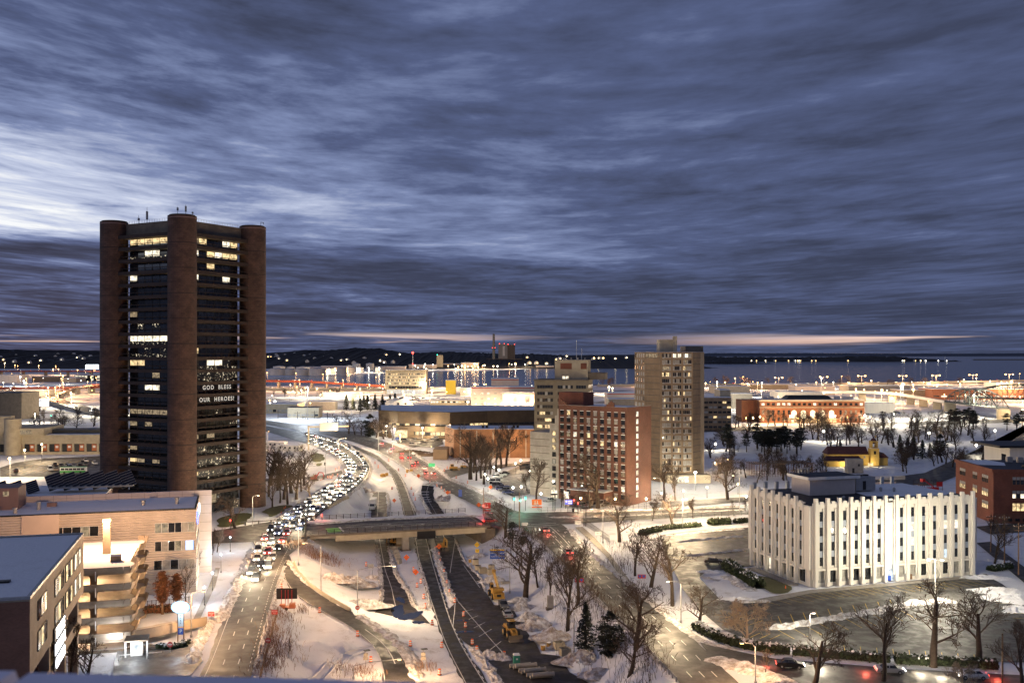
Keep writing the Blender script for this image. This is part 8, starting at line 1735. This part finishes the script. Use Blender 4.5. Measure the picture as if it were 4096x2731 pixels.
grove([(R.uniform(2830,3330), R.uniform(1850,1935)) for i in range(42)], ['oak','wide','vase','oak2','old'], 'bare tree between the cross street and the park, %s from the left', 'bare trees behind the white building', 60)
grove([(R.uniform(3600,3990), R.uniform(1830,1900)) for i in range(22)], ['wide','vase','old','oak2'], 'bare tree along the diagonal street, %s from the left', 'bare trees on the diagonal street', 70)
grove([(R.uniform(2820,3000), R.uniform(1700,1722)) for i in range(9)]+[(R.uniform(3020,3460), R.uniform(1694,1712)) for i in range(20)], ['oak2','tall','oak'], 'bare forecourt tree before the station, %s from the left', 'forecourt trees', 55)
grove([(R.uniform(2840,3900), R.uniform(1536,1544)) for i in range(16)], ['oak','oak2'], 'bare tree on the bay shore beyond the station, %s from the left', 'bay shore trees', 30)
grove([(R.uniform(2400,2530), R.uniform(1536,1542)) for i in range(5)], ['oak'], 'bare shore tree seen between the two towers, %s from the left', 'shore trees between the towers', 24)
grove([(R.uniform(120,390), R.uniform(1690,1722)) for i in range(11)], ['oak','oak2','vase'], 'bare tree behind the brutalist hall, %s from the left', 'trees behind the brutalist hall', 60)
grove([(R.uniform(1070,1380), R.uniform(1578,1590)) for i in range(14)], ['oak','vase'], 'small bare tree on the bank below the harbour highway, %s from the left', 'trees on the harbour bank', 26)
# scrub on the slopes: uncountable dry stems and brush
def scrub(spots, m_, n, h, name='dry_scrub'):
    mb = MB()
    for px, py, rx, ry, k in spots:
        c_ = PT(px, py)
        for _ in range(int(n*k)):
            x, y = c_[0]+R.gauss(0,rx), c_[1]+R.gauss(0,ry); z = c_[2]-.1 if name == 'grass_tuft' else None
            mb_pts.append((x,y,h,mb))
    return mb
mb_pts = []
s1 = scrub([(1225,2190,4,4,1),(1260,2210,4,3,1),(1290,2235,3,2.5,.8),(1130,2470,1.6,3,.5),(1110,2520,1.4,3,.5),(1095,2570,1.4,3,.6),(1085,2620,1.5,4,.7),(1065,2670,1.2,3,.6),(1210,2440,1,1,.2),(1430,2680,2.2,1.6,.5),(1695,2670,1.2,1.2,.25),(1160,2610,2,2,.3)], None, 230, 1.2)
s2 = scrub([(2140,2210,4,4,.8),(2200,2245,3,5,1),(2250,2300,3,6,1.2),(2300,2360,3,6,1.2),(2350,2420,3,6,1.2),(2420,2480,3,5,1),(2120,2160,4,4,.8),(2060,2165,5,4,.8),(2480,2560,3,4,.9),(2560,2640,2.5,4,.8),(2600,2690,2,3,.5),(2480,2260,2,5,.6),(2500,2200,3,4,.5),(2560,2380,1.5,4,.5)], None, 130, 2.0)
XS, YS = np.array([p[0] for p in mb_pts]), np.array([p[1] for p in mb_pts]); ZS, _, _ = terr(XS, YS)
for (x, y, h, mb), z in zip(mb_pts, ZS):
    hh = h*R.uniform(.4,1.3); a = R.uniform(0,6.28); l = hh*R.uniform(.1,.45)
    for k in range(2): b_ = a+R.uniform(-1.2,1.2); mb.tube([(x,y,z-.1),(x+math.cos(a)*l*.5,y+math.sin(a)*l*.5,z+hh*.6),(x+math.cos(b_)*l*1.3,y+math.sin(b_)*l*1.3,z+hh)],[.04,.03,.018],3,False)
struct('dry_scrub', s1, M['dry'], kind='stuff'); struct('brushwood', s2, M['twig'], kind='stuff')
def hedge(pts, w_, h, label, snow=.3, m=None):
    P = resamp(np.array([W(p[0],p[1]) for p in pts]), 40); o = thing('hedge', label, 'hedge', tuple(P[0])); lf, sn, co = MB(), MB(), MB(); ln = np.linalg.norm(np.diff(P,axis=0),axis=1).sum(); n = int(ln*w_*55)
    for _ in range(n):
        f = R.random()*39; i = min(38,int(f)); p = P[i]+(P[i+1]-P[i])*(f-i)-P[0]; e = Vector(P[i+1]-P[i]).normalized(); nn = Vector((-e.y,e.x,0)); a = R.uniform(0,math.pi); rr = R.uniform(.75,1.05); bump = 1+.22*mnoise.noise(Vector((f*.9,0,0)))
        q = Vector(p)+nn*math.cos(a)*w_/2*rr; z = abs(math.sin(a))**.6*h*rr*bump*R.uniform(.6,1); s = R.uniform(.12,.26); b_ = (sn if z > h*.72 and R.random() < snow*1.6*(.5+mnoise.noise(Vector((f*.5,3,0)))) else lf); k = len(b_.v)
        e1 = Vector((R.gauss(0,1),R.gauss(0,1),R.gauss(0,.6))).normalized()*s; e2 = e1.cross(Vector((R.gauss(0,1),R.gauss(0,1),R.gauss(0,1)))).normalized()*s*.8
        for v_ in (q-e1-e2, q+e1-e2, q+e1+e2, q-e1+e2): b_.v.append((v_.x,v_.y,v_.z+z))
        b_.f.append((k,k+1,k+2,k+3))
    for i in range(39):
        a, c_ = Vector(P[i]-P[0]), Vector(P[i+1]-P[0]); e = (c_-a).normalized(); nn = Vector((-e.y,e.x,0))*w_*.36; k = len(co.v)
        for q in (a,c_): co.v += [tuple(q-nn),tuple(q+nn),tuple(q+nn*.8+Vector((0,0,h*.8))),tuple(q-nn*.8+Vector((0,0,h*.8)))]
        for j in range(4): co.f.append((k+j,k+(j+1)%4,k+4+(j+1)%4,k+4+j))
    obj('foliage', lf, m or M['leaf'], o)['kind'] = 'stuff'; obj('inner_mass', co, M['needle'], o)
    if sn.v: obj('snow_cap', sn, M['snow'], o)['kind'] = 'stuff'
hedge([(2785,2512),(2850,2548),(2950,2582),(3050,2602),(3160,2612)],2.2,1.7,'left stretch of the snow dusted hedge along the branch road',.9); hedge([(3170,2614),(3300,2624),(3400,2632),(3560,2646)],2.2,1.6,'middle stretch of the snow dusted hedge along the branch road',.6); hedge([(3580,2648),(3700,2654),(3820,2660),(3990,2672)],2.2,1.6,'right stretch of the hedge along the branch road',.25)
hedge([(2562,2140),(2600,2130),(2640,2122)],2.2,1.6,'short clipped hedge beside the trees in the rear car park',.1); hedge([(2650,2116),(2720,2110),(2800,2103)],2.0,1.3,'long low clipped hedge behind the rear car park',.1); hedge([(2838,2098),(2880,2094),(2920,2093)],3.2,2.0,'rounded clipped bush in the rear car park hedge',.1); hedge([(2938,2091),(2992,2086)],2.2,1.4,'clipped hedge end touching the white building',.1)
hedge([(2908,2272),(2960,2305),(3000,2332),(3036,2352)],3.4,2.6,'thick dark hedge with snow spots at the white building corner',.35); hedge([(3960,2282),(4000,2276),(4040,2268)],2.4,1.2,'yellowish low hedge right of the white building',.2); hedge([(578,2450),(640,2446),(705,2440),(742,2432)],2.0,1.6,'russet shrub row behind the iron fence',.25,M['rustneedle'])
hedge([(632,2588),(680,2592),(730,2584),(745,2568)],1.6,.8,'low shrubs round the foot of the oval garage sign',.9)
